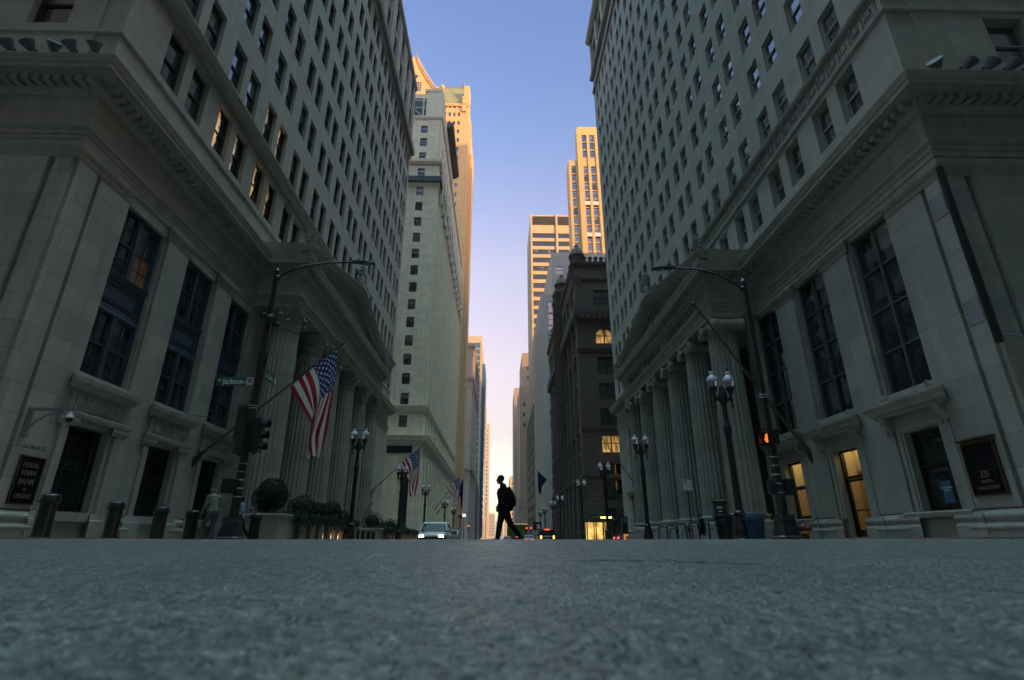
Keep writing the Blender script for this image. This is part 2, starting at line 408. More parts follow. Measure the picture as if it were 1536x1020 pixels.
# ------------------------------------------------------------------ windows
def gen_window(kind, fr, pn, w, h, pn2=None):
    a = w/2
    def fbox(u0, u1, v0, v1, t=.07, w0=-.04): fr.box(u0, u1, v0, v1, w0, w0+t)
    def pane(u0, u1, v0, v1, ww=-.02):
        j = rnd.uniform(-.006, .006); k = rnd.uniform(-.006, .006)
        pn.quad((u0, v0, ww-j), (u1, v0, ww+j+k), (u1, v1, ww+j), (u0, v1, ww-j-k))
    def border(u0, u1, v0, v1, b, t=.08, w0=-.04):
        fbox(u0, u0+b, v0, v1, t, w0); fbox(u1-b, u1, v0, v1, t, w0)
        fbox(u0+b, u1-b, v0, v0+b, t, w0); fbox(u0+b, u1-b, v1-b, v1, t, w0)
    if kind == 'dh':
        border(-a, a, 0, h, .07, .10)
        fbox(-a+.07, a-.07, h*.5-.035, h*.5+.035, .09, -.05)
        fbox(-a+.07, -a+.12, .07, h*.5-.035, .05, -.07); fbox(a-.12, a-.07, .07, h*.5-.035, .05, -.07)
        j = [rnd.uniform(-.007, .007) for _ in range(4)]; u_, v_ = -a+.06, a-.06
        pn.add([(u_, .05, -.05+j[0]), (v_, .05, -.05-j[0]), (v_, h*.5-.004, -.05+j[1]), (u_, h*.5-.004, -.05-j[1]), (v_, h*.5+.004, -.02+j[2]), (u_, h*.5+.004, -.02-j[2]), (v_, h-.05, -.02+j[3]), (u_, h-.05, -.02-j[3])],
               [(0, 1, 2, 3), (3, 2, 4, 5), (5, 4, 6, 7)], [[(0, 0), (1, 0), (1, .49), (0, .49)], [(0, .49), (1, .49), (1, .5), (0, .5)], [(0, .5), (1, .5), (1, 1), (0, 1)]])
    elif kind == 'plain':
        border(-a, a, 0, h, .06, .08)
        fbox(-a, a, h*.48, h*.53, .07)
        pane(-a+.05, a-.05, .05, h-.05)
    elif kind == 'pair':
        border(-a, a, 0, h, .10, .14, -.06); fbox(-.09, .09, .1, h-.1, .16, -.06); fbox(-a+.1, -.09, h*.55-.05, h*.55+.05, .12, -.05); fbox(.09, a-.1, h*.55-.05, h*.55+.05, .12, -.05)
        j = [rnd.uniform(-.008, .008) for _ in range(4)]
        pn.add([(-a+.08, .08, -.03+j[0]), (0, .08, -.03+j[1]), (a-.08, .08, -.03+j[2]), (-a+.08, h-.08, -.03+j[2]), (0, h-.08, -.03+j[3]), (a-.08, h-.08, -.03+j[0])], [(0, 1, 4, 3), (1, 2, 5, 4)], [[(0, 0), (.5, 0), (.5, 1), (0, 1)], [(.5, 0), (1, 0), (1, 1), (.5, 1)]])
    elif kind == 'band':
        n = max(2, round(w/1.35))
        for i in range(n+1):
            u = -a + w*i/n; fbox(u-.05, u+.05, 0, h, .10)
        for i in range(n): pane(-a + w*i/n, -a + w*(i+1)/n, 0, h)
    elif kind == 'bigL':
        fbox(-a, -a+.10, 0, h, .16, -.10); fbox(a-.10, a, 0, h, .16, -.10)
        fbox(-.10, .10, 0, 2.42, .16, -.08); fbox(-.10, .10, 3.95, h, .16, -.08)
        fbox(-a+.1, a-.1, h-.1, h, .14, -.09); fbox(-a+.1, a-.1, 0, .1, .14, -.09)
        # spandrel with moulded cornice, raised frame and sunk panel
        fbox(-a+.1, a-.1, 2.42, 3.95, .10, -.10)
        fr.mold(-a+.02, a-.02, [(3.72, 0), (3.72, .05), (3.78, .09), (3.86, .10), (3.95, .16), (3.98, .16), (3.98, 0)])
        fr.mold(-a+.02, a-.02, [(2.40, 0), (2.40, .08), (2.48, .10), (2.58, .05), (2.72, .03), (2.72, 0)])
        border(-a+.22, a-.22, 2.85, 3.62, .05, .05, -.01); border(-a+.32, a-.32, 2.95, 3.52, .025, .04, -.01)
        for k in range(14):
            u = -a+.2 + (w-.4)*k/13; fr.ball((u, 2.65, .045), .035, 6, 4)
        for v0, v1 in ((.1, 2.42), (3.95, h-.1)):
            vm = (v0+v1)/2
            for u0, u1 in ((-a+.1, -.1), (.1, a-.1)):
                border(u0, u1, v0, v1, .05, .08, -.08)
                fbox(u0+.05, u1-.05, vm-.035, vm+.035, .08, -.07)
                um = (u0+u1)/2
                fbox(um-.012, um+.012, v0, v1, .04, -.07)
                for q in (v0+(vm-v0)/2, vm+(v1-vm)/2): fbox(u0, u1, q-.012, q+.012, .04, -.071)
                if v0 > 3 and pn2: pn = pn2
                pane(u0+.02, u1-.02, v0, vm, -.06); pane(u0+.02, u1-.02, vm, v1, -.055)
    elif kind == 'bigR':
        border(-a, a, 0, h, .09, .14, -.10)
        fbox(-.055, .055, .09, h-.09, .15, -.09)
        for k in range(1, 4): fbox(-a+.09, -.055, h*k/4-.035, h*k/4+.035, .12, -.09); fbox(.055, a-.09, h*k/4-.035, h*k/4+.035, .12, -.09)
        for k in range(4):
            for u0, u1 in ((-a+.09, -.05), (.05, a-.09)):
                pane(u0, u1, h*k/4, h*(k+1)/4, -.05)
    elif kind == 'grille':
        pane(-a, a, 0, h, -.16)
        border(-a, a, 0, h, .07, .10)
        for v in (.22, .30, h*.50, h*.56, h*.60, h-.42, h-.34): fbox(-a+.07, a-.07, v-.018, v+.018, .05)
        n = 15
        for i in range(1, n):
            u = -a + w*i/n
            fr.tube([(u, .07, 0), (u, h-.4, 0)], .017 if i % 5 else .03, 6)
        for i in range(9):
            u = -a + w*(i+.5)/9
            fr.tube([(u+.075*math.cos(t), h-.2+.10*math.sin(t), .0) for t in [k*math.pi/5 for k in range(11)]], .014, 5, False)
        for i in range(4):
            u = -a + w*(i+.5)/4; fr.ball((u, h*.53, .02), (.10, .05, .03), 8, 5)
    elif kind == 'sash':
        border(-a, a, 0, h, .09, .14, -.08)
        fbox(-a+.09, a-.09, h*.55-.05, h*.55+.05, .12, -.07)
        border(-a+.09, a-.09, .09, h*.55-.05, .05, .08, -.08)
        pane(-a+.08, a-.08, .08, h-.08, -.055)

_wm = {}
def window_meshes(kind, w, h, k, frame, pane):
    key = (kind, round(w, 2), round(h, 2), k, frame, pane)
    if key not in _wm:
        D = Fac(k, 0).D
        fr, pn, p2 = MB(D), MB(D), MB(D); gen_window(kind, fr, pn, w, h, p2)
        _wm[key] = (fr.mesh('window', M[frame]), [q.mesh('pane', M[pane]) for q in (pn, p2) if q.v])
    return _wm[key]
def place_windows(root, regs, limit=96, panes=True):
    org = Vector(ORG[root.name])
    regs = sorted(regs, key=lambda r: (Vector(r[0].T(r[1], r[2], r[3]))-CAM).length)
    for fac, u, v, d, w, h, kind, frame, pane, lab in regs[:limit]:
        fm, pm = window_meshes(kind, w, h, fac.k, frame, pane)
        o = link('window', fm, root, Vector(fac.T(u, v, d)) - org, lab)
        for q in pm: link('pane', q, o)
    rest = regs[limit:]
    if rest:
        mats = []; mb = MB(); 
        for fac, u, v, d, w, h, kind, frame, pane, lab in rest:
            fr = MB(fac.T); fr.v, fr.f, fr.m, fr.uv = mb.v, mb.f, mb.m, mb.uv
            fr = fr.at(u, v, d); pn = fr.at()
            for q, name in ((fr, frame), (pn, pane)):
                if name not in mats: mats.append(name)
                q.mi = mats.index(name)
            gen_window(kind, fr, pn, w, h)
        o = mb.build('window', [M[m] for m in mats], root); o['kind'] = 'stuff'

# ------------------------------------------------------------------ classical details (facade coordinates)
def fluted(mb, u, w, v0, v1, r0, r1, n=20):
    def fl(a, z):
        t = math.cos(n*a)
        return 1 - .092*max(0., (t+.45)/1.45)**.6 if t > -.45 else 1.
    prof = []
    for k in range(9):
        t = k/8; r = r0 - (r0-r1)*(t**1.7); prof.append((r, (v1-v0)*t))
    mb.lathe(prof, u, w, n*10, v0, fl)
def col_base(mb, u, w, v, r):
    q = r*1.36
    mb.cbox(u-q, u+q, v, v+.22, w-q, w+q, .02)
    mb.lathe([(r*1.30, .22), (r*1.36, .28), (r*1.36, .36), (r*1.28, .43), (r*1.14, .46), (r*1.12, .54), (r*1.16, .58), (r*1.22, .62), (r*1.22, .68), (r*1.14, .73), (r*1.02, .75), (r*1.0, .8)], u, w, 40, v)
def spiral(c, r, turns, ax, n=26, sgn=1, k=.85):     # in-plane spiral polyline (ax: the two in-plane directions)
    a, b = Vector(ax[0]), Vector(ax[1]); pts = []
    for i in range(n+1):
        t = i/n; q = r*(1-k*t); th = sgn*turns*2*math.pi*t + math.pi/2
        pts.append(Vector(c) + a*(q*math.cos(th)) + b*(q*math.sin(th)))
    return pts
def leaf(mb, u, w, v0, r0, r1, h, ang, wd):            # an acanthus leaf curling out of the bell
    c, s_ = math.cos(ang), math.sin(ang)
    def P(i, j):
        x = (i-.5)*2
        rad = r0 + (r1-r0)*j**2 + (.16*max(0, j-.6)/.4)*1.0 + .05*(1-x*x)*(.4+j)
        z = h*(math.sin(min(j, .86)*math.pi/2/.86) - .22*max(0, j-.86)/.14)
        half = wd*(.55+.55*math.sin(j*math.pi*.8))*(1-.55*max(0, j-.7)/.3)
        half *= 1+.13*math.sin(j*26)
        tx = x*half
        return (u + rad*c - tx*s_, v0+z, w + rad*s_ + tx*c)
    mb.grid(P, 6, 12, False)
def corinthian(mb, u, w, v0, v1, r):
    H = v1-v0
    mb.lathe([(r*1.0, 0), (r*1.07, .03), (r*1.07, .08), (r*.98, .11), (r*.97, H*.45), (r*1.05, H*.7), (r*1.28, H*.86), (r*1.30, H*.88)], u, w, 32, v0)
    for k in range(8): leaf(mb, u, w, v0+.08, r*1.0, r*1.16, H*.40, k*math.pi/4+math.pi/8, r*.30)
    for k in range(8): leaf(mb, u, w, v0+.10, r*1.0, r*1.24, H*.66, k*math.pi/4, r*.30)
    for k in range(4):
        a = math.pi/4 + k*math.pi/2; d = Vector((math.cos(a), 0, math.sin(a)))
        c = Vector((u, v0+H*.74, w)) + d*(r*1.36)
        mb.tube(spiral(c, .21, 1.6, (d, (0, 1, 0)), 22), [.075-.002*i for i in range(23)], 6)
        mb.tube([Vector((u, v0+H*.45, w))+d*(r*1.0), Vector((u, v0+H*.66, w))+d*(r*1.12), Vector((u, v0+H*.83, w))+d*(r*1.34), c+Vector((0, .2, 0))], [.04, .05, .06, .06], 6)
        for s in (-1, 1):
            b = a + s*.55; d2 = Vector((math.cos(b), 0, math.sin(b)))
            mb.tube(spiral(Vector((u, v0+H*.72, w))+d2*(r*1.16), .11, 1.2, (Vector((-d2.z, 0, d2.x))*s, (0, 1, 0)), 12), .035, 5)
    q = r*1.50; p = []
    for k in range(4):
        a = math.pi/4+k*math.pi/2
        for s in (-.1, .1): p.append((q*1.12*math.cos(a+s), q*1.12*math.sin(a+s)))
        b = a+math.pi/4; p.append((r*1.22*math.cos(b), r*1.22*math.sin(b)))
    mb.loft([[(u+x*.96, w+y*.96) for x, y in p], [(u+x, w+y) for x, y in p], [(u+x, w+y) for x, y in p]], [v1-.17, v1-.11, v1])
def ionic(mb, u, w, v0, v1, r):
    H = v1-v0
    mb.lathe([(r*1.0, 0), (r*1.08, .03), (r*1.08, .08), (r*.99, .11), (r*.99, H*.42), (r*1.05, H*.46), (r*1.16, H*.6), (r*1.2, H*.66)], u, w, 40, v0)
    mb.cbox(u-r*1.22, u+r*1.22, v1-.14, v1, w-r*1.2, w+r*1.2, .03)
    mb.box(u-r*1.02, u+r*1.02, v1-H*.42, v1-.14, w-r*1.02, w+r*1.02)
    R_ = .36
    for s in (-1, 1):
        c = u+s*r*1.10; vc = v1-.16-R_
        pr = [(R_*.96, -1.06), (R_*1.0, -1.0), (R_*.96, -.86), (R_*.80, -.4), (R_*.72, 0), (R_*.80, .4), (R_*.96, .86), (R_*1.0, 1.0), (R_*.96, 1.06)]
        p = []; f = []; n = 20
        for q, z in pr:
            for i in range(n):
                a = 2*math.pi*i/n; p.append((c+q*math.cos(a), vc+q*math.sin(a), w+z*r*1.12))
        for k in range(len(pr)-1):
            for i in range(n): f.append((k*n+i, k*n+(i+1) % n, (k+1)*n+(i+1) % n, (k+1)*n+i))
        f += [tuple(range(n))[::-1], tuple((len(pr)-1)*n+i for i in range(n))]
        mb.add(p, f)
        for fw in (-1, 1):
            mb.tube(spiral((c, vc, w+fw*r*1.19), R_*.93, 2.4, ((1, 0, 0), (0, 1, 0)), 40, s), [.055-.0007*i for i in range(41)], 6)
            mb.ball((c, vc, w+fw*r*1.20), (.06, .06, .05), 8, 6)
    for k in range(7):
        uu = u - r*.75 + r*1.5*k/6
        for fw in (-1, 1): mb.ball((uu, v0+H*.56, w+fw*r*1.14), (.085, .11, .06), 8, 6)
def console(mb, u, v0, v1, w0, w1, wd):
    n = 14; pr = []
    for i in range(n+1):
        t = i/n; pr.append((v1-(v1-v0)*t, w0+(w1-w0)*(.55+.45*math.cos(t*math.pi*1.25))*(1-.25*t)))
    mb.mold(u-wd/2, u+wd/2, pr + [(v0, w0-.05), (v1, w0-.05)])
    for s in (-1, 1):
        mb.tube(spiral((u+s*wd/2, v1-.13, w0+(w1-w0)*.62), .13, 1.5, ((0, 0, 1), (0, 1, 0)), 16), .025, 5)
        mb.tube(spiral((u+s*wd/2, v0+.08, w0+(w1-w0)*.22), .07, 1.3, ((0, 0, 1), (0, 1, 0)), 12), .02, 5)
def acroterion(mb, u, v, w, k=1., side=0):
    mb.cbox(u-.62*k, u+.62*k, v, v+.36*k, w-.55*k, w+.45*k, .03)
    v += .36*k; c = (u, v+.48*k, w+.1)
    for i in range(9):
        a = math.pi*(i+.5)/9; L = (.62+.28*math.sin(a))*k
        mb.tube([(c[0]+.12*math.cos(a), c[1]+.12*math.sin(a), c[2]), (c[0]+L*.6*math.cos(a), c[1]+L*.6*math.sin(a), c[2]+.04),
                 (c[0]+L*math.cos(a), c[1]+L*math.sin(a), c[2]+.16), (c[0]+L*1.06*math.cos(a), c[1]+L*1.03*math.sin(a), c[2]+.26)], [.05*k, .11*k, .13*k, .06*k], 7)
    mb.ball(c, (.62*k, .62*k, .12), 14, 8)
    mb.ball((u, v+.3*k, w+.2), (.3*k, .34*k, .22), 10, 6)
    for s in (-1, 1):
        mb.tube(spiral((u+s*.5*k, v+.26*k, w+.16), .26*k, 1.7, ((s, 0, 0), (0, 1, 0)), 20), .075*k, 6)
        mb.tube(spiral((u+s*.88*k, v+.14*k, w+.16), .15*k, 1.4, ((s, 0, 0), (0, 1, 0)), 14), .05*k, 6)
        mb.tube([(u+s*.3*k, v+.5*k, w+.14), (u+s*.7*k, v+.34*k, w+.14), (u+s*1.0*k, v+.04, w+.14)], .06*k, 6)

def cornice_run(mb, u0, u1, z, e0=0, e1=0, P=1.0, teeth=True, tm=None, H=.95):
    """egg-and-dart bed mould, dentils, corona and gutter; z = bottom of the bed mould, H = height"""
    k = H/.95
    mb.mold(u0, u1, [(z, -.02), (z, .06), (z+.06*k, .10), (z+.16*k, .20), (z+.20*k, .22), (z+.20*k, -.02)], e0, e1)
    mb.mold(u0, u1, [(z+.42*k, -.02), (z+.42*k, P*.62), (z+.44*k, P*.80), (z+.46*k, P*.80), (z+.46*k, P*.88), (z+.64*k, P*.88), (z+.66*k, P*.92), (z+.74*k, P*.94), (z+.90*k, P), (z+.95*k, P), (z+.95*k, -.02)], e0, e1)
    if teeth:
        n = int((u1-u0+.2)/.36); st = (u1-u0+ (e0+e1)*.2)/max(1, n)
        for i in range(n):
            u = u0 - e0*.2 + st*(i+.5)
            (tm or mb).box(u-.115, u+.115, z+.205*k, z+.415*k, -.02, P*.58)
        (tm or mb).mold(u0, u1, [(z+.2*k, -.02), (z+.2*k, P*.26), (z+.42*k, P*.26), (z+.42*k, -.02)], e0, e1)
def architrave(mb, u0, u1, z0, z1, e0=0, e1=0, b=0.):
    h = z1-z0
    mb.mold(u0, u1, [(z0, b-.02), (z0, b+.06), (z0+h*.26, b+.06), (z0+h*.28, b+.10), (z0+h*.54, b+.10), (z0+h*.56, b+.14), (z0+h*.80, b+.14),
                     (z0+h*.84, b+.19), (z0+h*.92, b+.25), (z1, b+.25), (z1, b-.02)], e0, e1)

def bank(kind):
    L = kind == 'L'
    c = -14. if L else 14.
    k = 'E' if L else 'W'
    st, sw, sm, cv = (M['lime'], M['lime_w'], M['lime_m'], M['carve']) if L else (M['limeR'], M['limeR_w'], M['limeR_m'], M['carveR'])
    F = Fac(k, c); T = F.T
    u0, u1 = (14.47, 66.) if L else (13.42, 60.5)
    X = (lambda x: x) if L else (lambda x: -x)        # mirrored x for the south face
    SF = Fac('S', u0)
    sgn = -1 if L else 1
    pit = 4.13 if L else 4.07
    bays = [18.20, 22.33, 26.30] if L else [16.92, 21.0, 25.02]
    pc = 38.7 if L else 35.9                            # portico centre
    far = [2*pc-b for b in bays if 2*pc-b < u1-1.2]
    cp, ncol = (4.15, 6) if L else (3.72, 6)
    pu0, pu1 = (27.42, 49.98) if L else (25.72, 46.08)
    zA, zB, zF, zC = (12.36, 13.02, 14.42, 15.37) if L else (11.36, 12.16, 13.36, 14.31)
    root = thing('limestone_bank', 'beige limestone bank tower with Corinthian columned portico and paired windows on the left corner' if L else
                 'grey-green limestone bank tower with Ionic columned portico and closely spaced windows on the right corner', 'building',
                 (c, 38 if L else 36, 0), world=True)
    B = lambda name, mb, m, smooth=False: mb.build(name, m, root, smooth)
    regs = []
    # ---- podium wall
    holes = []
    bw, b0, b1 = (2.46, 5.28, 11.88) if L else (2.22, 4.86, 11.18)
    gw, g0, g1 = (1.82, .88, 3.58) if L else (1.52, .90, 3.46)
    for i, b in enumerate(bays+far):
        holes.append((b-bw/2, b+bw/2, b0, b1))
        holes.append((b-gw/2, b+gw/2, .12 if (not L and i == 1) else g0, g1))
        regs.append((F, b, b0, -.22, bw, b1-b0, 'bigL' if L else 'bigR', 'navy' if L else 'frameD', 'glass' if not (L and i in (0,)) else 'glass_dim', None))
        if L: regs.append((F, b, g0, -.22, gw, g1-g0, 'grille', 'black', 'grille_glass', None))
    for i in range(ncol-1):
        b = pc + (i-(ncol-2)/2)*cp
        holes.append((b-1.05, b+1.05, .5, 10.6)); regs.append((F, b, .5, -.42, 2.1, 10.1, 'bigR', 'black', 'glass', None))
    mw = MB(T); mw.wall(u0, u1, -1.2, zA+.05, holes, .40)
    # attic + tower wall
    zr = 68.6 if L else 73.
    holes2 = []
    if L:
        pairs = [16.63+.63 + 4.15*i for i in range(12)]
        mz = (17.88, 20.47, 1.26)
        rows = [22.21+4.235*i for i in range(8)]; th, tw, off = 2.62, 1.22, 1.78
        upper = [(57.4, 4.4), (62.6, 4.2)]
    else:
        pairs = [15.95 + 4.1*i for i in range(11)]
        mz = (15.78, 17.92, 1.10)
        rows = [19.66+3.33*i for i in range(13)]; th, tw, off = 1.93, 1.08, 1.76
        upper = []
    for p in pairs:
        for q in (p, p+off):
            holes2.append((q-mz[2]/2, q+mz[2]/2, mz[0], mz[1]))
            lit = L and (q > 20 and q < 28)  # panes given the gold reflection painted as glow
            regs.append((F, q, mz[0], -.30, mz[2], mz[1]-mz[0], 'dh', 'framet' if L else 'frameR', 'glass_glint' if lit else 'glass_t', None))
            for r in rows:
                holes2.append((q-tw/2, q+tw/2, r, r+th))
                lit = rnd.random() < (.65 if L and r < 23 and 24 < q < 33 else .006)  # painted gold reflection, mostly in the first row, a few at random
                regs.append((F, q, r, -.28 if L else -.19, tw, th, 'dh', 'framet' if L else 'frameR', 'glass_glint' if lit else 'glass_t' if L else 'glass_r', None))
        for v, h in upper:
            q = p+off/2; holes2.append((q-.75, q+.75, v, v+h)); regs.append((F, q, v, -.3, 1.5, h, 'plain', 'framet', 'glass_t', None))
    if not L:
        for i in range(11):
            q = 17.2+4.1*i; holes2.append((q-.55, q+.55, 63.4, 64.7)); regs.append((F, q, 63.4, -.3, 1.1, 1.3, 'plain', 'frameR', 'glass_t', None))
            holes2.append((q-1.35, q+1.35, 66.6, 71.2)); regs.append((F, q, 66.6, -1.1, 2.7, 4.6, 'plain', 'framet', 'glass_t', None))
    mt = MB(T); mt.wall(u0, u1, zC-.1, zr, holes2, .31)
    # south face, set forward of the corner notch
    n0 = 14.9 if L else 14.95; nq = .05; yS = u0-nq
    S2 = Fac('S', yS)
    sa, sb = (-62, -n0) if L else (n0, 62)
    def sx(x0, x1): return (x0, x1) if x0 < x1 else (x1, x0)
    hs = []
    if L: hsx = [(-19.9, -17.6), (-24.1, -21.8), (-28.3, -26.)]
    else: hsx = [(17.5, 19.8), (21.7, 24.), (25.9, 28.2)]
    hp = []
    for a, b in hsx:
        hp.append((a, b, b0, b1)); regs.append((S2, (a+b)/2, b0, -.42, b-a, b1-b0, 'bigR', 'navy' if L else 'black', 'glass', None))
    ms = MB(S2.T); ms.wall(sa, sb, -1.2, zA+.05, hp, .45)
    if L: sx_ = [-16.82, -20.5, -24.6]
    else: sx_ = [18.3, 22.1, 26.]
    ht = []
    for q in sx_:
        ht.append((q-.75, q+.75, mz[0], mz[1])); regs.append((S2, q, mz[0], -.3, 1.5, mz[1]-mz[0], 'dh', 'framet' if L else 'frameR', 'glass_t', None))
        for r in rows:
            ht.append((q-.7, q+.7, r, r+th)); regs.append((S2, q, r, -.28, 1.4, th, 'dh', 'framet' if L else 'frameR', 'glass_t', None))
    mu = MB(S2.T); mu.wall(sa, sb, zC-.1, zr, ht, .31)
    for m_, z0, z1 in ((ms, 0, zA+.05), (mu, zC-.1, zr)):
        e = -n0 if L else n0
        m_.quad((e, z0, 0), (e, z1, 0), (e, z1, -nq), (e, z0, -nq), False)
        S3 = m_.at(0, 0, -nq)
        S3.quad((e, z0, 0), ((c), z0, 0), (c, z1, 0), (e, z1, 0), False)
    # frieze zone walls (behind the entablature) and the block's own body
    mw.quad((u0, zA, 0), (u1, zA, 0), (u1, zC, 0), (u0, zC, 0), False)
    ms.quad((sa, zA, -nq), (sb, zA, -nq), (sb, zC, -nq), (sa, zC, -nq), False)
    ms.quad((-n0 if L else n0, zA, -nq), (c, zA, -nq), (c, zC, -nq), (-n0 if L else n0, zC, -nq), False)
    body = MB()
    xa, xb = (-60, -15.2) if L else (15.2, 60)
    body.box(xa, xb, 0, zr-.4, u0+1.1, u1)
    body.box(min(c, c+sgn*1.3), max(c, c+sgn*1.3), 0, zr, u1-.004, u1+.3)
    body.box(min(xa, xb, c), max(xa, xb, c), zr-.4, zr-.02, u0+.004, u1)
    B('wall', mw, st); B('wall', mt, sw); B('wall', ms, st); B('wall', mu, sw); B('roof', body, sw)
    # ---- base mouldings, pilasters, ground-floor surrounds
    segs = [(u0, bays[0]-gw/2-.42)]
    for a, b in zip(bays, bays[1:]): segs.append((a+gw/2+.42, b-gw/2-.42))
    fs = sorted(far)
    segs += [(a+gw/2+.42, b-gw/2-.42) for a, b in zip(fs, fs[1:])] + [(fs[-1]+gw/2+.42, u1)]
    prof = [(-.5, 0), (-.5, .30), (.30, .30), (.33, .34), (.38, .36), (.43, .34), (.46, .27), (.52, .22), (.58, .24), (.64, .29), (.70, .29), (.75, .24), (.79, .17), (.84, .12), (.88, 0)]
    for i, (a, b) in enumerate(segs): bm = MB(T); bm.mold(a, b, prof, 1 if i == 0 else 0, 0); B('base_moulding', bm, sm)
    bs = MB(SF.T)
    if L: bs.mold(-62, c, prof, 0, 1)
    else: bs.mold(c, 62, prof, 1, 0)
    B('base_moulding', bs, sm)
    pm = []
    edges = [(bays[i]+bays[i+1])/2 for i in range(2)] + [(fs[i]+fs[i+1])/2 for i in range(len(fs)-1)]
    for e in edges:
        m_ = MB(T); hw = .74 if L else .80
        m_.cbox(e-hw, e+hw, .88, zA-.55, -.02, .13, .012)
        B('pilaster', m_, st)
        m_ = MB(T); z = zA-.56
        m_.mold(e-hw, e+hw, [(z, 0), (z, .15), (z+.06, .17), (z+.06, .14), (z+.20, .14), (z+.26, .19), (z+.36, .27), (z+.42, .30), (z+.54, .30), (z+.54, 0)], 1, 1)
        for q in range(13): m_.ball((e-hw+.02+(2*hw-.04)*q/12, z+.29, .20), (.042, .055, .05), 7, 5)
        B('pilaster_cap', m_, sm)
    cnr = MB(T); hw = u0+.82 if L else u0+.56
    cnr.box(u0+.003, hw, .88, zA, -.02, .13); B('corner_pilaster', cnr, st)
    cnr = MB(T); cnr.box(hw+.17, bays[0]-bw/2-.003, .88, zA-.57, -.02, .13); B('pilaster', cnr, st)
    cnr = MB(SF.T)
    if L: cnr.box(c-.55, c-.003, .88, zA, -.02, .13)
    else: cnr.box(c+.003, c+.60, .88, zA, -.02, .13)
    B('corner_pilaster', cnr, st)
    cnr = MB(SF.T)
    if L: cnr.box(-17.4, c-.75, .88, zA-.57, -.02, .16)
    else: cnr.box(c+.78, 17.3, .88, zA-.57, -.02, .16)
    B('pilaster', cnr, st)
    cap = MB(T); z = zA-.56
    cap.mold(u0, bays[0]-bw/2-.003, [(z, 0), (z, .14), (z+.06, .17), (z+.06, .14), (z+.2, .14), (z+.26, .19), (z+.36, .25), (z+.54, .29), (z+.54, 0)], 1, 0)
    for q in range(22): cap.ball((u0+.05+(bays[0]-bw/2-u0-.1)*q/21, z+.29, .19), (.042, .055, .05), 7, 5)
    B('pilaster_cap', cap, sm)
    cap = MB(SF.T); q0, q1 = ((-17.4, c) if L else (c, 17.3))
    cap.mold(q0, q1, [(z, 0), (z, .14), (z+.06, .17), (z+.06, .14), (z+.2, .14), (z+.26, .19), (z+.36, .25), (z+.54, .29), (z+.54, 0)], *((0, 1) if L else (1, 0)))
    B('pilaster_cap', cap, sm)
    for i, b in enumerate(bays+far):
        m_ = MB(T); a = gw/2
        if L:
            for s in (-1, 1):
                m_.box(min(b+s*a, b+s*(a+.14)), max(b+s*a, b+s*(a+.14)), .85, g1, -.02, .10)
                m_.cbox(min(b+s*(a+.17), b+s*(a+.46)), max(b+s*(a+.17), b+s*(a+.46)), .10, 3.5, -.02, .22, .015)
                m_.mold(b+s*(a+.315)-.145, b+s*(a+.315)+.145, [(3.5, 0), (3.5, .23), (3.56, .26), (3.62, .30), (3.74, .30), (3.74, 0)], 1, 1)
                m_.mold(b+s*(a+.315)-.145, b+s*(a+.315)+.145, [(-.3, 0), (-.3, .335), (.62, .335), (.66, .28), (.86, .26), (.86, 0)], 1, 1)
            m_.box(b-a-.14, b+a+.14, g1, g1+.15, -.02, .105)
            m_.mold(b-a-.42, b+a+.42, [(3.745, 0), (3.745, .30), (3.80, .33), (3.92, .35), (3.95, .30), (3.95, 0)], 1, 1)
            m_.mold(b-a-.42, b+a+.42, [(4.66, 0), (4.66, .26), (4.72, .30), (4.80, .34), (4.88, .42), (5.02, .44), (5.06, .44), (5.08, 0)], 1, 1)
            m_.mold(b-bw/2-.05, b+bw/2+.05, [(5.09, 0), (5.09, .12), (5.27, .10), (5.275, 0)], 1, 1)
            m_.box(b-a-.14, b+a+.14, .60, .88, -.3, .14)
            B('window_surround', m_, sm)
            r_ = MB(T); r_.box(b-a-.42, b+a+.42, 3.955, 4.655, -.02, .22)
            for q in range(4):
                uu = b + (q-1.5)*.62
                r_.box(uu-.20, uu+.20, 4.05, 4.08, .21, .26); r_.box(uu-.20, uu+.20, 4.54, 4.57, .21, .26)
                for s in (-1, 1): r_.box(uu+s*.185-.015, uu+s*.185+.015, 4.08, 4.54, .21, .26)
                for t in range(6): r_.ball((uu+.10*math.cos(t*math.pi/3), 4.31+.13*math.sin(t*math.pi/3), .225), (.06, .075, .05), 7, 5)
                r_.ball((uu, 4.31, .24), .05, 7, 5)
                if q < 3:
                    for t in range(3): r_.box(uu+.245+.05*t, uu+.27+.05*t, 4.06, 4.56, .21, .245)
            for t in range(44):
                uu = b-a-.38 + (2*a+.76)*t/43; r_.box(uu-.018, uu+.018, 4.59, 4.645, .21, .28)
            B('frieze_panel', r_, cv)
        else:
            for s in (-1, 1):
                m_.box(min(b+s*a, b+s*(a+.10)), max(b+s*a, b+s*(a+.10)), .80, g1, -.02, .06)
                m_.box(min(b+s*(a+.10), b+s*(a+.26)), max(b+s*(a+.10), b+s*(a+.26)), .80, g1+.12, -.02, .11)
                m_.box(min(b+s*(a+.32), b+s*(a+.56)), max(b+s*(a+.32), b+s*(a+.56)), .82, 4.02, -.02, .165)
                m_.mold(min(b+s*(a+.26), b+s*(a+.60)), max(b+s*(a+.26), b+s*(a+.60)), [(-.3, 0), (-.3, .335), (.44, .335), (.52, .28), (.60, .28), (.60, .32), (.66, .335), (.80, .30), (.80, 0)], 1, 1)
                console(m_, b+s*(a+.44), 3.42, 4.04, .13, .42, .22)
            m_.box(b-a-.26, b+a+.26, g1+.06, g1+.20, -.02, .115)
            m_.box(b-a-.10, b+a+.10, g1, g1+.06, -.02, .062)
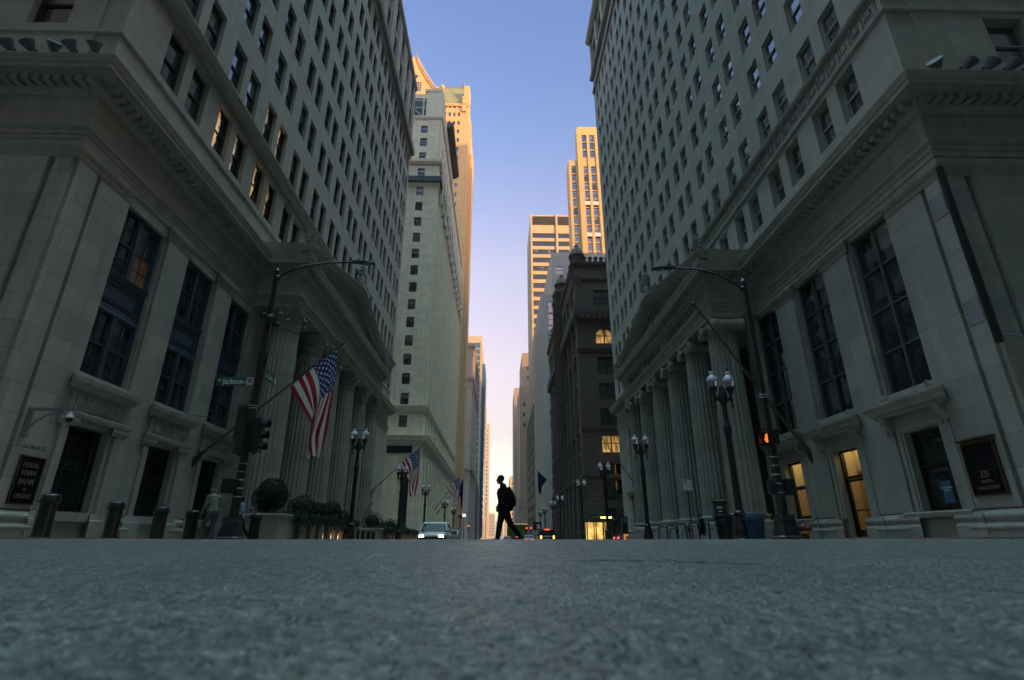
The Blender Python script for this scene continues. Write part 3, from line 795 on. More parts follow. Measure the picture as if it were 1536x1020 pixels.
            m_.mold(b-a-.56, b+a+.56, [(4.045, 0), (4.045, .30), (4.09, .34), (4.14, .34), (4.17, .44), (4.30, .46), (4.36, .52), (4.44, .56), (4.50, .56), (4.52, 0)], 1, 1)
            m_.mold(b-bw/2-.04, b+bw/2+.04, [(4.66, 0), (4.66, .12), (4.85, .10), (4.855, 0)], 1, 1)
            for s in (-1, 1):
                m_.tube(spiral((b+s*(a+.30), 4.66, .26), .15, 1.6, ((s, 0, 0), (0, 1, 0)), 16), .05, 6)
                m_.tube([(b+s*(a+.2), 4.60, .26), (b+s*(a-.1), 4.56, .26), (b+s*(a-.35), 4.54, .26)], .035, 6)
            if i != 1:
                m_.box(b-a-.26, b+a+.26, .10, .66, -.25, .10)
                m_.mold(b-a-.62, b+a+.62, [(.68, 0), (.68, .28), (.74, .32), (.84, .34), (.88, .30), (.895, -.25), (.68, -.25)], 0, 0)
            B('window_surround', m_, sm)
    # ---- main entablature and cornice, broken by the portico
    for a, b, e in ((u0, pu0, 1), (pu1, u1, 0)):
        A = MB(T); Cn = MB(T); Cd = MB(T)
        architrave(A, a, b, zA, zB, e, 0); cornice_run(Cn, a, b, zF, e, 0, 1.0, True, Cd)
        B('architrave', A, sm); B('cornice', Cn, sm); B('dentil_course', Cd, sm)
    s_lo, s_hi = (-62, c) if L else (c, 62)
    A2 = MB(SF.T); C2 = MB(SF.T); D2 = MB(SF.T)
    e0, e1 = (0, 1) if L else (1, 0)
    architrave(A2, s_lo, s_hi, zA, zB, e0, e1); cornice_run(C2, s_lo, s_hi, zF, e0, e1, 1.0, True, D2)
    for mb_, n_ in ((A2, 'architrave'), (C2, 'cornice')): B(n_, mb_, sm)
    B('dentil_course', D2, sm)
    # ---- attic belts
    gk = MB(T)
    if L:
        belts = [[(17.38, -.02), (17.38, .05), (17.44, .10), (17.54, .10), (17.56, -.02)],
                 [(20.56, -.02), (20.56, .05), (20.60, .07), (20.62, -.02)],
                 [(20.90, -.02), (20.90, .10), (20.98, .18), (21.02, .18), (21.06, .36), (21.22, .40), (21.34, .50), (21.42, .50), (21.44, -.02)],
                 [(21.9, -.02), (21.9, .06), (22.02, .06), (22.04, -.02)]]
    else:
        belts = [[(18.14, -.02), (18.14, .06), (18.22, .12), (18.34, .12), (18.36, -.02)],
                 [(19.30, -.02), (19.30, .10), (19.38, .20), (19.5, .22), (19.54, -.02)],
                 [(65.0, -.02), (65.0, .5), (65.2, .62), (65.5, .62), (65.55, -.02)],
                 [(62.5, -.02), (62.5, .25), (62.75, .32), (63.1, .32), (63.12, -.02)],
                 [(72.3, -.02), (72.3, .4), (72.6, .8), (73.0, .9), (73.2, .9), (73.22, -.02)]]
    for p in belts:
        bl = MB(T); bl.mold(u0, u1, p, 1, 0); B('belt_course', bl, sm)
        bl = MB(SF.T); bl.mold(s_lo, s_hi, p, e0, e1); B('belt_course', bl, sm)
    if L:                                               # guilloche
        n = 62
        for i in range(n):
            u = u0+.4+(u1-u0-.8)*i/(n-1)
            gk.tube([(u+.42*math.cos(t), 20.755+.10*math.sin(t), .03) for t in [q*math.pi/5 for q in range(11)]], .028, 5, False)
        tc = MB(T); tc2 = MB(SF.T)
        cornice_run(tc, u0, u1, 54.55, 1, 0, .72, False, None, 1.3); cornice_run(tc2, s_lo, s_hi, 54.55, e0, e1, .72, False, None, 1.3)
        tc.mold(u0, u1, [(67.9, -.02), (67.9, .2), (68.3, .35), (68.7, .35), (68.72, -.02)], 1, 0)
        for i in range(13):
            u = 15.7+4.15*i
            tc.mold(u-.55, u+.55, [(56.2, -.02), (56.2, .10), (67.2, .10), (67.2, -.02)], 0, 0)
            if i < 12:
                tc.mold(u+1.25, u+2.9, [(66.85, -.02), (66.85, .12), (67.0, .16), (67.02, -.02)], 0, 0); tc.mold(u+1.25, u+2.9, [(61.86, -.02), (61.86, .08), (62.5, .08), (62.52, -.02)], 0, 0)
        B('tower_cornice', tc, sm); B('tower_cornice', tc2, sm)
    else:                                               # Greek key
        n = 62; st_ = (u1-u0-.3)/n
        for i in range(n):
            u = u0+.2+st_*i; q = st_*.9; z = 18.45; h = .78; t = .085
            gk.box(u, u+q, z, z+t, .0, .05); gk.box(u, u+t, z+t, z+h, .0, .05); gk.box(u+t, u+q, z+h-t, z+h, 0, .05)
            gk.box(u+q-t, u+q, z+h*.32, z+h-t, 0, .05); gk.box(u+q*.38, u+q-t, z+h*.32, z+h*.32+t, 0, .05); gk.box(u+q*.38, u+q*.38+t, z+h*.32+t, z+h*.62, 0, .05)
        for i in range(12):
            u = 15.15+4.1*i; lp = MB(T)
            lp.box(u-.45, u+.45, 65.6, 72.2, -.02, .25)
            B('pilaster', lp, sw)
    B('ornament_band', gk, cv)
    # ---- portico
    front = 2.57; PF = Fac(k, c - sgn*front); pT = PF.T
    base = MB(T); base.loft([[(pu0-.6, .31), (pu1+.6, .31), (pu1+.6, 3.25), (pu0-.6, 3.25)]]*2 + [[(pu0-.35, .31), (pu1+.35, .31), (pu1+.35, 2.95), (pu0-.35, 2.95)]]*2, [-1., .22, .22, .45])
    B('portico_step', base, M['granite'])
    for i in range(ncol):
        uu = pc + (i-(ncol-1)/2)*cp; ww = front-.80
        sh = MB(T)
        if L: col_base(sh, uu, ww, .45, .83); fluted(sh, uu, ww, 1.25, 11.0, .83, .715)
        else: col_base(sh, uu, ww, .45, .83); fluted(sh, uu, ww, 1.25, 10.35, .83, .725)
        co = B('column', sh, st, 30)
        cp_ = MB(T)
        if L: corinthian(cp_, uu, ww, 11.0, 12.35, .715)
        else: ionic(cp_, uu, ww, 10.35, 11.35, .725)
        cp_.build('capital', cv if L else sm, co, 45)
        an = MB(T); an.box(uu-.62, uu+.62, .45, zA-.02, -.02, .16)
        B('pilaster', an, st)
    en = MB(T); en.box(pu0, pu1, zA+.012, zF+.42, 0, front); 
    B('entablature', en, st)
    sd = MB(Fac('S', pu0).T); sdn = MB(Fac('N', pu1).T); fr = MB(pT); fc = MB(pT); fd = MB(pT); sc_ = MB(Fac('S', pu0).T); sdd = MB(Fac('S', pu0).T)
    architrave(fr, pu0, pu1, zA, zB, 1, 1, -.05)
    xs = (c, c-sgn*front) if L else (c-sgn*front, c)
    es = (0, 1) if L else (1, 0)
    architrave(sd, xs[0], xs[1], zA, zB, *es, -.05); architrave(sdn, xs[0], xs[1], zA, zB, *es, -.05)
    cornice_run(fc, pu0, pu1, zF, 1, 1, .62, True, fd); cornice_run(sc_, xs[0], xs[1], zF, *es, .62, True, sdd); cornice_run(sdn, xs[0], xs[1], zF, *es, .62, False)
    for mb_, n_ in ((fr, 'architrave'), (sd, 'architrave'), (sdn, 'architrave'), (fc, 'cornice'), (sc_, 'cornice')): B(n_, mb_, sm)
    B('dentil_course', fd, sm); B('dentil_course', sdd, sm)
    zP = zC; rise = 3.0 if L else 2.15
    a0, a1 = (pu0-.55, zP), (pu1+.55, zP); ap = (pc, zP+rise)
    ty = MB(pT); ty.prism([(pu0+.2, zP-.02), (pu1-.2, zP-.02), (pc, zP+rise-.05)], -front+.02, -.36)
    B('tympanum', ty, st)
    rk = MB(pT); pr = [(-.02, -.38), (-.02, -.14), (.09, -.08), (.11, .0), (.24, .04), (.24, .36), (.42, .40), (.52, .48), (.66, .54), (.72, .54), (.72, -2.56), (-.02, -2.56)]
    sl = math.atan2(rise, pc-a0[0]); mt_ = math.tan(sl)
    rk.rake(a0, ap, pr, 0, mt_); rk.rake(ap, a1, pr, -mt_, 0)
    nd = 44
    for i in range(nd):
        for s in (0, 1):
            t = (i+.5)/nd; o, e = (a0, ap) if s == 0 else (ap, a1)
            uu, vv = o[0]+(e[0]-o[0])*t, o[1]+(e[1]-o[1])*t
            if abs(uu-pc) < pc-pu0-.9: rk.box(uu-.08, uu+.08, vv-.10, vv+.02, -.37, -.06)
    B('raking_cornice', rk, sm)
    rl = MB(pT); cc = zP+rise*.42                        # cartouche in the tympanum
    rl.tube([(pc+.75*math.cos(t), cc+.85*math.sin(t), -.30) for t in [q*math.pi/12 for q in range(25)]], .11, 8, False)
    rl.ball((pc, cc, -.35), (.6, .7, .16), 14, 8)
    for s in (-1, 1):
        for q in range(6): rl.ball((pc+s*(.95+.42*q), cc-.30-.10*q, -.34), (.26, .22-.02*q, .12), 8, 6)
        rl.tube(spiral((pc+s*1.25, cc+.1, -.32), .3, 1.6, ((s, 0, 0), (0, 1, 0)), 18), .07, 6)
    B('tympanum_relief', rl, cv)
    for uu, vv, kk in ((pu0+.15, zP+.05, 1.0), (pc, zP+rise+.45, 1.25), (pu1-.15, zP+.05, 1.0)):
        m_ = MB(pT); acroterion(m_, uu, vv, .0, kk); B('acroterion', m_, cv, 40)
    # ---- loose ground-floor openings on the right
    if not L:
        for i, b in enumerate(bays+far):
            if i == 1: continue
            regs.append((F, b, g0, -.24, gw, g1-g0, 'sash', 'bronze', 'glass' if i == 0 else 'clear' if i == 2 else 'glass_dim', None))
        b = bays[1]; d = MB(T)
        d.box(b-gw/2, b-gw/2+.08, .12, g1, -.34, -.20); d.box(b+gw/2-.08, b+gw/2, .12, g1, -.34, -.20); d.box(b-gw/2+.08, b+gw/2-.08, g1-.08, g1, -.34, -.20)
        d.box(b-gw/2+.08, b+gw/2-.08, 2.32, 2.42, -.34, -.20)
        dr = B('door_frame', d, M['bronze'])
        d = MB(T)
        for a_, b_ in ((b-gw/2+.09, b-gw/2+.17), (b+gw/2-.17, b+gw/2-.09)): d.box(a_, b_, .14, 2.30, -.31, -.24)
        d.box(b-gw/2+.17, b+gw/2-.17, .14, .38, -.31, -.24); d.box(b-gw/2+.17, b+gw/2-.17, 2.20, 2.30, -.31, -.24)
        door = B('door', d, M['bronze'])
        d = MB(T); d.quad((b-gw/2+.12, .3, -.28), (b+gw/2-.12, .3, -.28), (b+gw/2-.12, 2.25, -.28), (b-gw/2+.12, 2.25, -.28)); d.build('pane', M['clear'], door)
        d = MB(T); d.tube([(b+gw/2-.25, 1.0, -.2), (b+gw/2-.25, 1.35, -.2)], .018, 6); d.box(b-gw/2+.17, b+gw/2-.17, 1.08, 1.13, -.27, -.21); d.build('handle', M['brass'], door)
        d = MB(T); d.quad((b-gw/2+.08, 2.42, -.28), (b+gw/2-.08, 2.42, -.28), (b+gw/2-.08, g1-.08, -.28), (b-gw/2+.08, g1-.08, -.28)); B('transom_pane', d, M['clear'])
        for b, lit in ((bays[1], 0), (bays[2], 1)):
            rm = MB(T)
            a_, e_, w0_, w1_ = b-1.3, b+1.3, -1.14, -.405
            rm.quad((a_, 0, w0_), (e_, 0, w0_), (e_, 3.9, w0_), (a_, 3.9, w0_), False); rm.quad((a_, 0, w0_), (a_, 3.9, w0_), (a_, 3.9, w1_), (a_, 0, w1_), False); rm.quad((e_, 0, w0_), (e_, 3.9, w0_), (e_, 3.9, w1_), (e_, 0, w1_), False)
            rm.quad((a_, 3.9, w0_), (e_, 3.9, w0_), (e_, 3.9, w1_), (a_, 3.9, w1_), False); rm.quad((a_, .05, w0_), (e_, .05, w0_), (e_, .05, w1_), (a_, .05, w1_), False)
            rm = B('interior_wall', rm, M['roomwall'])
            x = MB(T); x.box(b-1.1, b+1.1, 3.62, 3.70, -1.05, -.5); x.build('ceiling_lamp', M['roomlamp'], rm); x = MB(T); x.box(b-.5, b+.3, 2.02, 2.14, -1.12, -1.02); x.build('wall_lamp', M['roomlamp'], rm)
            x = MB(T)
            for q in (-.9, -.1, .7): x.box(b+q-.04, b+q+.04, .05, 3.0, -1.14, -1.09)
            x.box(b-1.2, b+1.2, 2.6, 2.7, -1.14, -1.08); x.box(b-.6, b-.25, 1.3, 1.9, -1.135, -1.10); x.box(b-1.2, b+1.2, .05, .9 if lit else .5, -1.14, -1.06); x.build('panelling', M['roomtrim'], rm)
        tr = thing('decorated_tree', 'small decorated green tree with coloured lights inside the lit right window', 'tree', T(bays[2]-.35, .06, -.72))
        lf = MB(lambda u, v, w: (u, w, v))
        for q in range(500):
            h_ = rnd.random(); an_ = rnd.random()*6.28; rr_ = .30*(1-h_)*(.55+.45*rnd.random()); p_ = (rr_*math.cos(an_), .5+1.5*h_, rr_*math.sin(an_)); d_ = .05
            lf.add([(p_[0]-d_, p_[1], p_[2]), (p_[0], p_[1]-d_*.6, p_[2]+d_*.5), (p_[0]+d_, p_[1]+.01, p_[2]), (p_[0], p_[1]+d_*.6, p_[2]-d_*.4)], [(0, 1, 2, 3)])
        lf.build('foliage', M['leafy'], tr)
        lf = MB(lambda u, v, w: (u, w, v)); lf.tube([(0, 0, 0), (0, 1.9, 0)], .03, 6); lf.lathe([(.16, 0), (.2, .4)], 0, 0, 12); lf.build('trunk', M['bronze'], tr)
        for q in range(16):
            h_ = rnd.random()*.9; an_ = rnd.random()*6.28; rr_ = .30*(1-h_); lf = MB(lambda u, v, w: (u, w, v)); lf.ball((rr_*math.cos(an_), .5+1.5*h_, rr_*math.sin(an_)), .028, 6, 4); lf.build('light_bulb', M['bulbp'] if q % 2 else M['roomlamp'], tr)
        # blue window poster, blind, and the entablature inscription
        b = bays[0]; d = MB(T); d.box(b-.22, b+.16, 1.12, 1.80, -.268, -.262)
        po = B('window_poster', d, M['blue_slat'])
        link('lettering', text_mesh('REOPENING\nSOON', .085, READ[k], UP, .004, m='white_ink'), po, Vector(T(b-.03, 1.55, -.255))-Vector(ORG[root.name]))
        d = MB(T); d.box(b-.20, b+.14, 1.40, 1.42, -.262, -.258); d.build('stripe', M['green_sign'], po)
        link('lettering', text_mesh('WIN', .16, READ[k], UP, .004, m='gilt'), root, Vector(T(b-.28, 3.05, -.24))-Vector(ORG[root.name]))
        h = zF-zB; me = text_mesh('WINTRUST · FINANCIAL · CORPORATION', .80, READ[k], UP, .03, 1.0, .0, m='cut')
        xsz = max(v.co.y for v in me.vertices)-min(v.co.y for v in me.vertices); f = 16.6/xsz
        for v in me.vertices: v.co.y *= f
        link('lettering', me, root, Vector(pT(pc, zB+h*.50, .015))-Vector(ORG[root.name]), 'engraved inscription on the portico frieze')
    else:
        link('lettering', text_mesh('LA SALLE ST', .15, READ[k], UP, .006, 1., m='black_ink'), root, Vector(T(16.2, 2.63, .136))-Vector(ORG[root.name]))
    place_windows(root, regs)
    return root
bank_left = bank('L'); bank_right = bank('R')
# ------------------------------------------------------------------ other buildings
def tower(name, label, side, x0, y0, x1, y1, z, mat, wins, depth=.25, cat="building", z0=-1.6, frame='framet', pane='glass_t', root=None, kind='plain', roofmat=None, place=True, limit=96):
    root = root or thing(name, label, cat, (x0, y0, 0), world=True)
    k = 'E' if side == 'L' else 'W'
    Fs, Fe = Fac('S', y0), Fac(k, x0)
    regs = []; hol = {'S': [], 'E': []}
    for f, us, vs, w, h in wins:
        for u in us:
            for v in vs:
                hol[f].append((u-w/2, u+w/2, v, v+h))
                regs.append((Fs if f == 'S' else Fe, u, v, -depth*.85, w, h, kind, frame, pane if isinstance(pane, str) else rnd.choice(pane), None))
    m1 = MB(Fs.T); m1.wall(min(x0, x1), max(x0, x1), z0, z, hol['S'], depth)
    m2 = MB(Fe.T); m2.wall(y0, y1, z0, z, hol['E'], depth)
    m1.build('wall', mat, root); m2.build('wall', mat, root)
    e = depth+.35
    b = MB(); sg = 1 if x1 > x0 else -1
    b.box(min(x0+sg*e, x1), max(x0+sg*e, x1), z0, z-.35, y0+e, y1-.003)
    b.box(min(x0+sg*.003, x1), max(x0+sg*.003, x1), z-.35, z-.02, y0+.003, y1-.006)
    b.build('roof', roofmat or mat, root)
    if place: place_windows(root, regs, limit); return root
    return root, regs
def fr_(a, b, n): return [a + (b-a)*i/(n-1) for i in range(n)]

# ---- cream terracotta office block beyond the left bank
def cream_block():
    x0, y0, y1 = -11.45, 80., 139.
    us = [-14.65-4.5*i for i in range(5)]
    fl = [19.45+3.217*i for i in range(13)]
    ue = fr_(84.2, 136, 15)
    wins = [('S', us, fl, 1.3, 1.85), ('S', us, [62.15], 1.3, 1.9), ('S', us, [66.1], 1.3, 1.6), ('S', us, [69.1], 1.3, 4.9), ('S', us, [15.9], 1.3, 1.85),
            ('E', ue, fl, 1.5, 1.85), ('E', ue, [62.15, 66.1, 70.], 1.4, 1.9), ('E', ue, [15.6], 1.8, 2.2), ('E', ue, [1.2], 2.0, 9.0)]
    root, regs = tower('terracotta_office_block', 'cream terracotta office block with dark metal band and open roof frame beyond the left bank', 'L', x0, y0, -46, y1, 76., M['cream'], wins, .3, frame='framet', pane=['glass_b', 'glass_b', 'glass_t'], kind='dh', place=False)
    sf = Fac('S', y0); ef = Fac('E', x0)
    # low dark window and sign panel on the south base
    place_windows(root, regs, 96)
    def ring(name, prof, mat):
        a = MB(sf.T); a.mold(-46, x0, prof, 0, 1); a.build(name, mat, root)
        a = MB(ef.T); a.mold(y0, y1, prof, 1, 0); a.build(name, mat, root)
    ring('base_cornice', [(11.7, -.02), (11.7, .12), (12., .16), (12.05, .10), (12.9, .10), (13.3, .3), (13.7, .35), (13.8, .75), (14.3, .85), (14.5, .95), (14.52, -.02)], M['cream_m'])
    ring('belt_course', [(18.2, -.02), (18.2, .15), (18.6, .35), (19.0, .45), (19.2, .5), (19.22, -.02)], M['cream_m'])
    ring('belt_course', [(59.95, -.02), (59.95, .1), (60.4, .3), (60.7, .35), (60.72, -.02)], M['cream_m'])
    ring('metal_band', [(60.73, -.02), (60.73, .7), (61.9, .62), (61.92, -.02)], M['dkteal'])
    ring('belt_course', [(64.8, -.02), (64.8, .2), (65.3, .5), (65.9, .55), (66.0, -.02)], M['cream_m'])
    ring('roof_cornice', [(75.5, -.02), (75.5, .15), (75.9, .3), (76.2, .32), (76.22, -.02)], M['cream_m'])
    for i in range(5):
        u = -14.65-4.5*i
        a = MB(sf.T); a.box(u-.66, u+.66, 71.1, 72.3, -.24, -.06); a.build('spandrel', M['cream_m'], root)
    a = MB(sf.T)
    for u in (-12.3, -17.2, -21.5, -26): a.box(u-.55, u+.55, 19.25, 59.9, -.02, .12); a.box(u-.55, u+.55, 66.1, 75.4, -.02, .12)
    for u in (-12.5, -15.6, -20): a.box(u-.6, u+.6, .5, 11.6, -.02, .2)
    a.build('pier', M['cream'], root)
    a = MB(ef.T)
    for u in fr_(82.3, 138, 16): a.box(u-.32, u+.32, 19.25, 59.9, -.02, .26); a.box(u+1.5, u+2.1, 19.25, 59.9, -.02, .16); a.box(u-.6, u+.6, .3, 11.6, -.02, .35)
    a.build('pier', M['cream'], root)
    for u in fr_(82.3, 138, 16):
        a = MB(ef.T); a.box(u-.5, u+.5, 57.6, 64.7, .3, .7); a.ball((u, 58.6, .6), (.5, .8, .35), 8, 6)
        a.build('bracket', M['cream_m'], root)
        a = MB(ef.T); a.box(u-.4, u+.4, 15., 18.1, -.02, .3); a.build('pier', M['cream'], root)
    a = MB(sf.T); a.box(-16.7, -12.9, 11.95, 13.3, .1, .18); a.build('sign_panel', M['black'], root)
    a = MB(sf.T)
    for u in (-17.6, -12.2): a.lathe([(.45, 0), (.5, .05), (.42, .1), (.2, .12), (.25, .2)], 0, 0, 12, 0) if False else a.ball((u, 12.6, .12), (.5, .5, .12), 12, 6)
    a.build('medallion', M['cream_m'], root)
    w = MB(sf.T); w.box(-14.3, -12.9, 1., 9.8, .02, .06)
    for q in range(9): w.box(-14.3, -12.9, 1+q*1.0, 1.06+q*1.0, .06, .1)
    for q in range(4): w.box(-14.3+q*.45, -14.25+q*.45, 1., 9.8, .06, .1)
    w.build('tall_window', [M['black']], root)
    # open steel frame and corner penthouse on the roof
    a = MB(); a.box(-14.6, x0+.05, 76.23, 82.6, 80.1, 84.5); a.box(-15, x0-.2, 82.6, 83.2, 80., 84.6); a.box(x0-2, x0+.02, 76.23, 81.5, 84.5, 105); a.box(x0-2, x0+.02, 76.23, 77.4, 105, 138.8); a.box(-46, -14.6, 80.9, 82, 80.2, 80.8)
    a.build('parapet', M['cream_m'], root)
    a = MB()
    for x in (-15.2, -19.5, -23.8, -28): a.box(x-.18, x+.18, 76.23, 80.9, 80.2, 80.6); a.box(x-.15, x+.15, 76.23, 81.4, 86, 86.3)
    for z in (78.5, 80.3): a.box(-30, -14.6, z, z+.25, 80.25, 80.5)
    a.tube([(-15, 76.3, 80.4), (-19.4, 80.8, 80.4)], .1, 5); a.tube([(-20.5, 83, 80.4), (-20.2, 79.2, 80.4)], .1, 5)
    a.build('steel_frame', M['silver'], root)
    a = MB(); a.box(-40, -14.7, 76.23, 84, 83, 100); a.build('plant_room', M['black'], root)
    a = MB(ef.T); a.mold(88, 105, [(81., -.02), (81., .4), (81.6, 1.3), (82.4, 1.4), (82.42, -.02)]); a.build('roof_cornice', M['dkbrick'], root)
cream_block()

# ---- gabled granite tower, sunlit
def gabled_tower():
    x0, y0, y1 = -12.1, 155., 187.
    us = [-15.9-1.72*i for i in range(16)]; vs = [60+4.0*i for i in range(24)]
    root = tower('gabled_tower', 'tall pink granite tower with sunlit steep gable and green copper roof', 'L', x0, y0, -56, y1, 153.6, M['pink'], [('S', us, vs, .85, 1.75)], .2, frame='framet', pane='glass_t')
    m = MB(Fac('S', y0).T)
    gx, gz, hw = -33.8, 176.6, 9.0
    poly = [(gx-hw-1.5, 153.6), (gx+hw+1.5, 153.6), (gx+hw+1.5, 160.5), (gx+hw, 160.9), (gx+hw-1.2, 162.), (gx+4.2, 168.2), (gx+.45, gz), (gx-.45, gz), (gx-4.2, 168.2), (gx-hw+1.2, 162.), (gx-hw, 160.9), (gx-hw-1.5, 160.5)]
    m.prism(poly, -26, .0); m.build('gable', M['pink'], root)
    for s in (1, -1):
        m = MB(Fac('S', y0).T)
        pts = [(gx+s*.5, gz+.4), (gx+s*4.4, 168.6), (gx+s*(hw-1.2), 162.5), (gx+s*hw, 161.5), (gx+s*(hw+1.7), 161.1)]
        for o, t in ((0, .35), (-1.3, .22), (-2.2, .15)):
            for a, b in zip(pts, pts[1:]): m.tube([(a[0], a[1]+o, .15), (b[0], b[1]+o, .15)], t, 6)
        m.build('raking_cornice', M['pink'], root)
    m = MB(Fac('S', y0).T)
    for u in (gx-2.4, gx+1.2):
        for i in range(3):
            for j in range(4): m.box(u+.75*i-.3, u+.75*i+.3, 160.+1.15*j, 160.95+1.15*j, -.2, .02)
    m.build('gable_window', M['glass_t'], root)
    m = MB(Fac('S', y0).T)
    m.lathe([(0, 0), (.01, 0)], 0, 0, 3) if False else m.ball((gx+.5, 167.2, 0), (1.05, 1.05, .06), 16, 8); m.build('round_window', M['glass_t'], root)
    m = MB(); m.ball((gx+hw+2, 162.1, 155.2), 1.0, 12, 8); m.build('ball_finial', M['gold'], root)
    for x, z in ((gx, gz+.3), (-14.7, 163.2)):
        m = MB(); m.tube([(x, z, 156), (x, z+2, 156), (x, z+6, 156)], [.35, .16, .04], 6); m.ball((x, z+1, 156), .45, 8, 6); m.build('spire_finial', M['copper'], root)
    m = MB(); m.add([(-24.6, 153.6, 155.2), (-14.2, 153.6, 155.2), (-14.2, 167.4, 160.5), (-24.6, 167.4, 160.5), (-24.6, 153.6, 186), (-14.2, 153.6, 186), (-14.2, 167.4, 180), (-24.6, 167.4, 180)],
                    [(0,1,2,3), (3,2,6,7), (7,6,5,4), (1,5,6,2), (0,3,7,4)]); m.build('copper_roof', M['copper'], root)
    m = MB()
    for i in range(12): m.tube([(-24.2+.85*i+.3*math.cos(t), 167.9+.35*math.sin(t), 160.5) for t in [q*math.pi/4 for q in range(9)]], .07, 4, False)
    m.box(-24.6, -14.2, 167.35, 167.5, 160.4, 160.6); m.build('roof_cresting', M['copper'], root)
    m = MB(); m.box(-14.2, -12.15, 150, 163, 155.02, 160); m.cbox(-14.8, -13.2, 150, 156.5, 154.4, 155.6, .1); m.box(-14.9, -13.1, 156.5, 157.2, 154.3, 155.8)
    m.build('corner_pier', M['pink'], root)
    m = MB(); m.box(-13.2, -11.1, 0, 140, 166, 176); m.box(-13.2, -11.5, 0, 150, 160, 162); m.box(-13.2, -11.5, 0, 150, 180, 182)
    m.build('bay', M['pink'], root)
    m = MB(Fac('S', y0).T); m.mold(-24.6, x0, [(152.6, -.02), (152.6, .3), (153.2, .6), (153.6, .6), (153.62, -.02)], 0, 0); m.build('cornice', M['pink'], root)
gabled_tower()

t = tower('corniced_grey_tower', 'slim mauve grey stone tower with two carved cornices past the gabled tower', 'L', -11.9, 224, -34, 290, 82.5, M['pinkgrey'],
          [('E', fr_(228, 286, 16), [30+4*i for i in range(12)], 1.3, 2.)], .25)
for z in (26.5, 65.5, 81.):
    for f, a, b, e in ((Fac('S', 224), -34, -11.9, (0, 1)), (Fac('E', -11.9), 224, 290, (1, 0))):
        m = MB(f.T); m.mold(a, b, [(z-4, -.02), (z-4, .15), (z-.5, .3), (z, .9), (z+1, 1.1), (z+1.02, -.02)], *e); m.build('cornice', M['pinkgrey'], t)
t = tower('blue_glass_tower', 'blue glass tower with pale yellow stone frame on the left far down the street', 'L', -12, 348, -40, 400, 134, M['conc'],
          [('S', [-15.4, -20.3, -25.2, -30, -35], [10+4.6*i for i in range(26)], 4.5, 3.9), ('E', fr_(352, 396, 9), [10+4.6*i for i in range(26)], 4.6, 3.9)], .3, pane='glass_sky', kind='band')
m = MB(); m.box(-14, -9.9, 0, 118, 362, 400)
for i in range(25): m.box(-14, -9.6, 6+4.5*i, 7.2+4.5*i, 361.7, 400.1)
m.build('glass_wing', M['glass_sky'], t)
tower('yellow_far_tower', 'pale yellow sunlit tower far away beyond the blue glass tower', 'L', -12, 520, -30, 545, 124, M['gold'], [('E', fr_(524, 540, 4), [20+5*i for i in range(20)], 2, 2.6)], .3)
tower('pale_pink_far_tower', 'thin pale pink tower far down the street nearest the gap of sky on the left', 'L', -12.5, 735, -40, 790, 150, M['pinkgrey'], [('E', fr_(740, 785, 8), [20+5.4*i for i in range(23)], 3, 2.8), ('S', [-16, -21], [20+5.4*i for i in range(23)], 2.6, 2.8)], .3)
tower('low_far_block', 'low pale block at the left of the far end of the street', 'L', -13, 640, -40, 700, 38, M['conc'], [('E', fr_(645, 695, 8), [6+5*i for i in range(6)], 3, 2.8)], .3)
tower('brown_mid_block', 'dark low-rise block on the left between grey tower and blue glass tower', 'L', -12, 296, -40, 338, 30, M['dkbrick'], [('E', fr_(299, 335, 10), [3+4.4*i for i in range(6)], 2.2, 2.6)], .3)

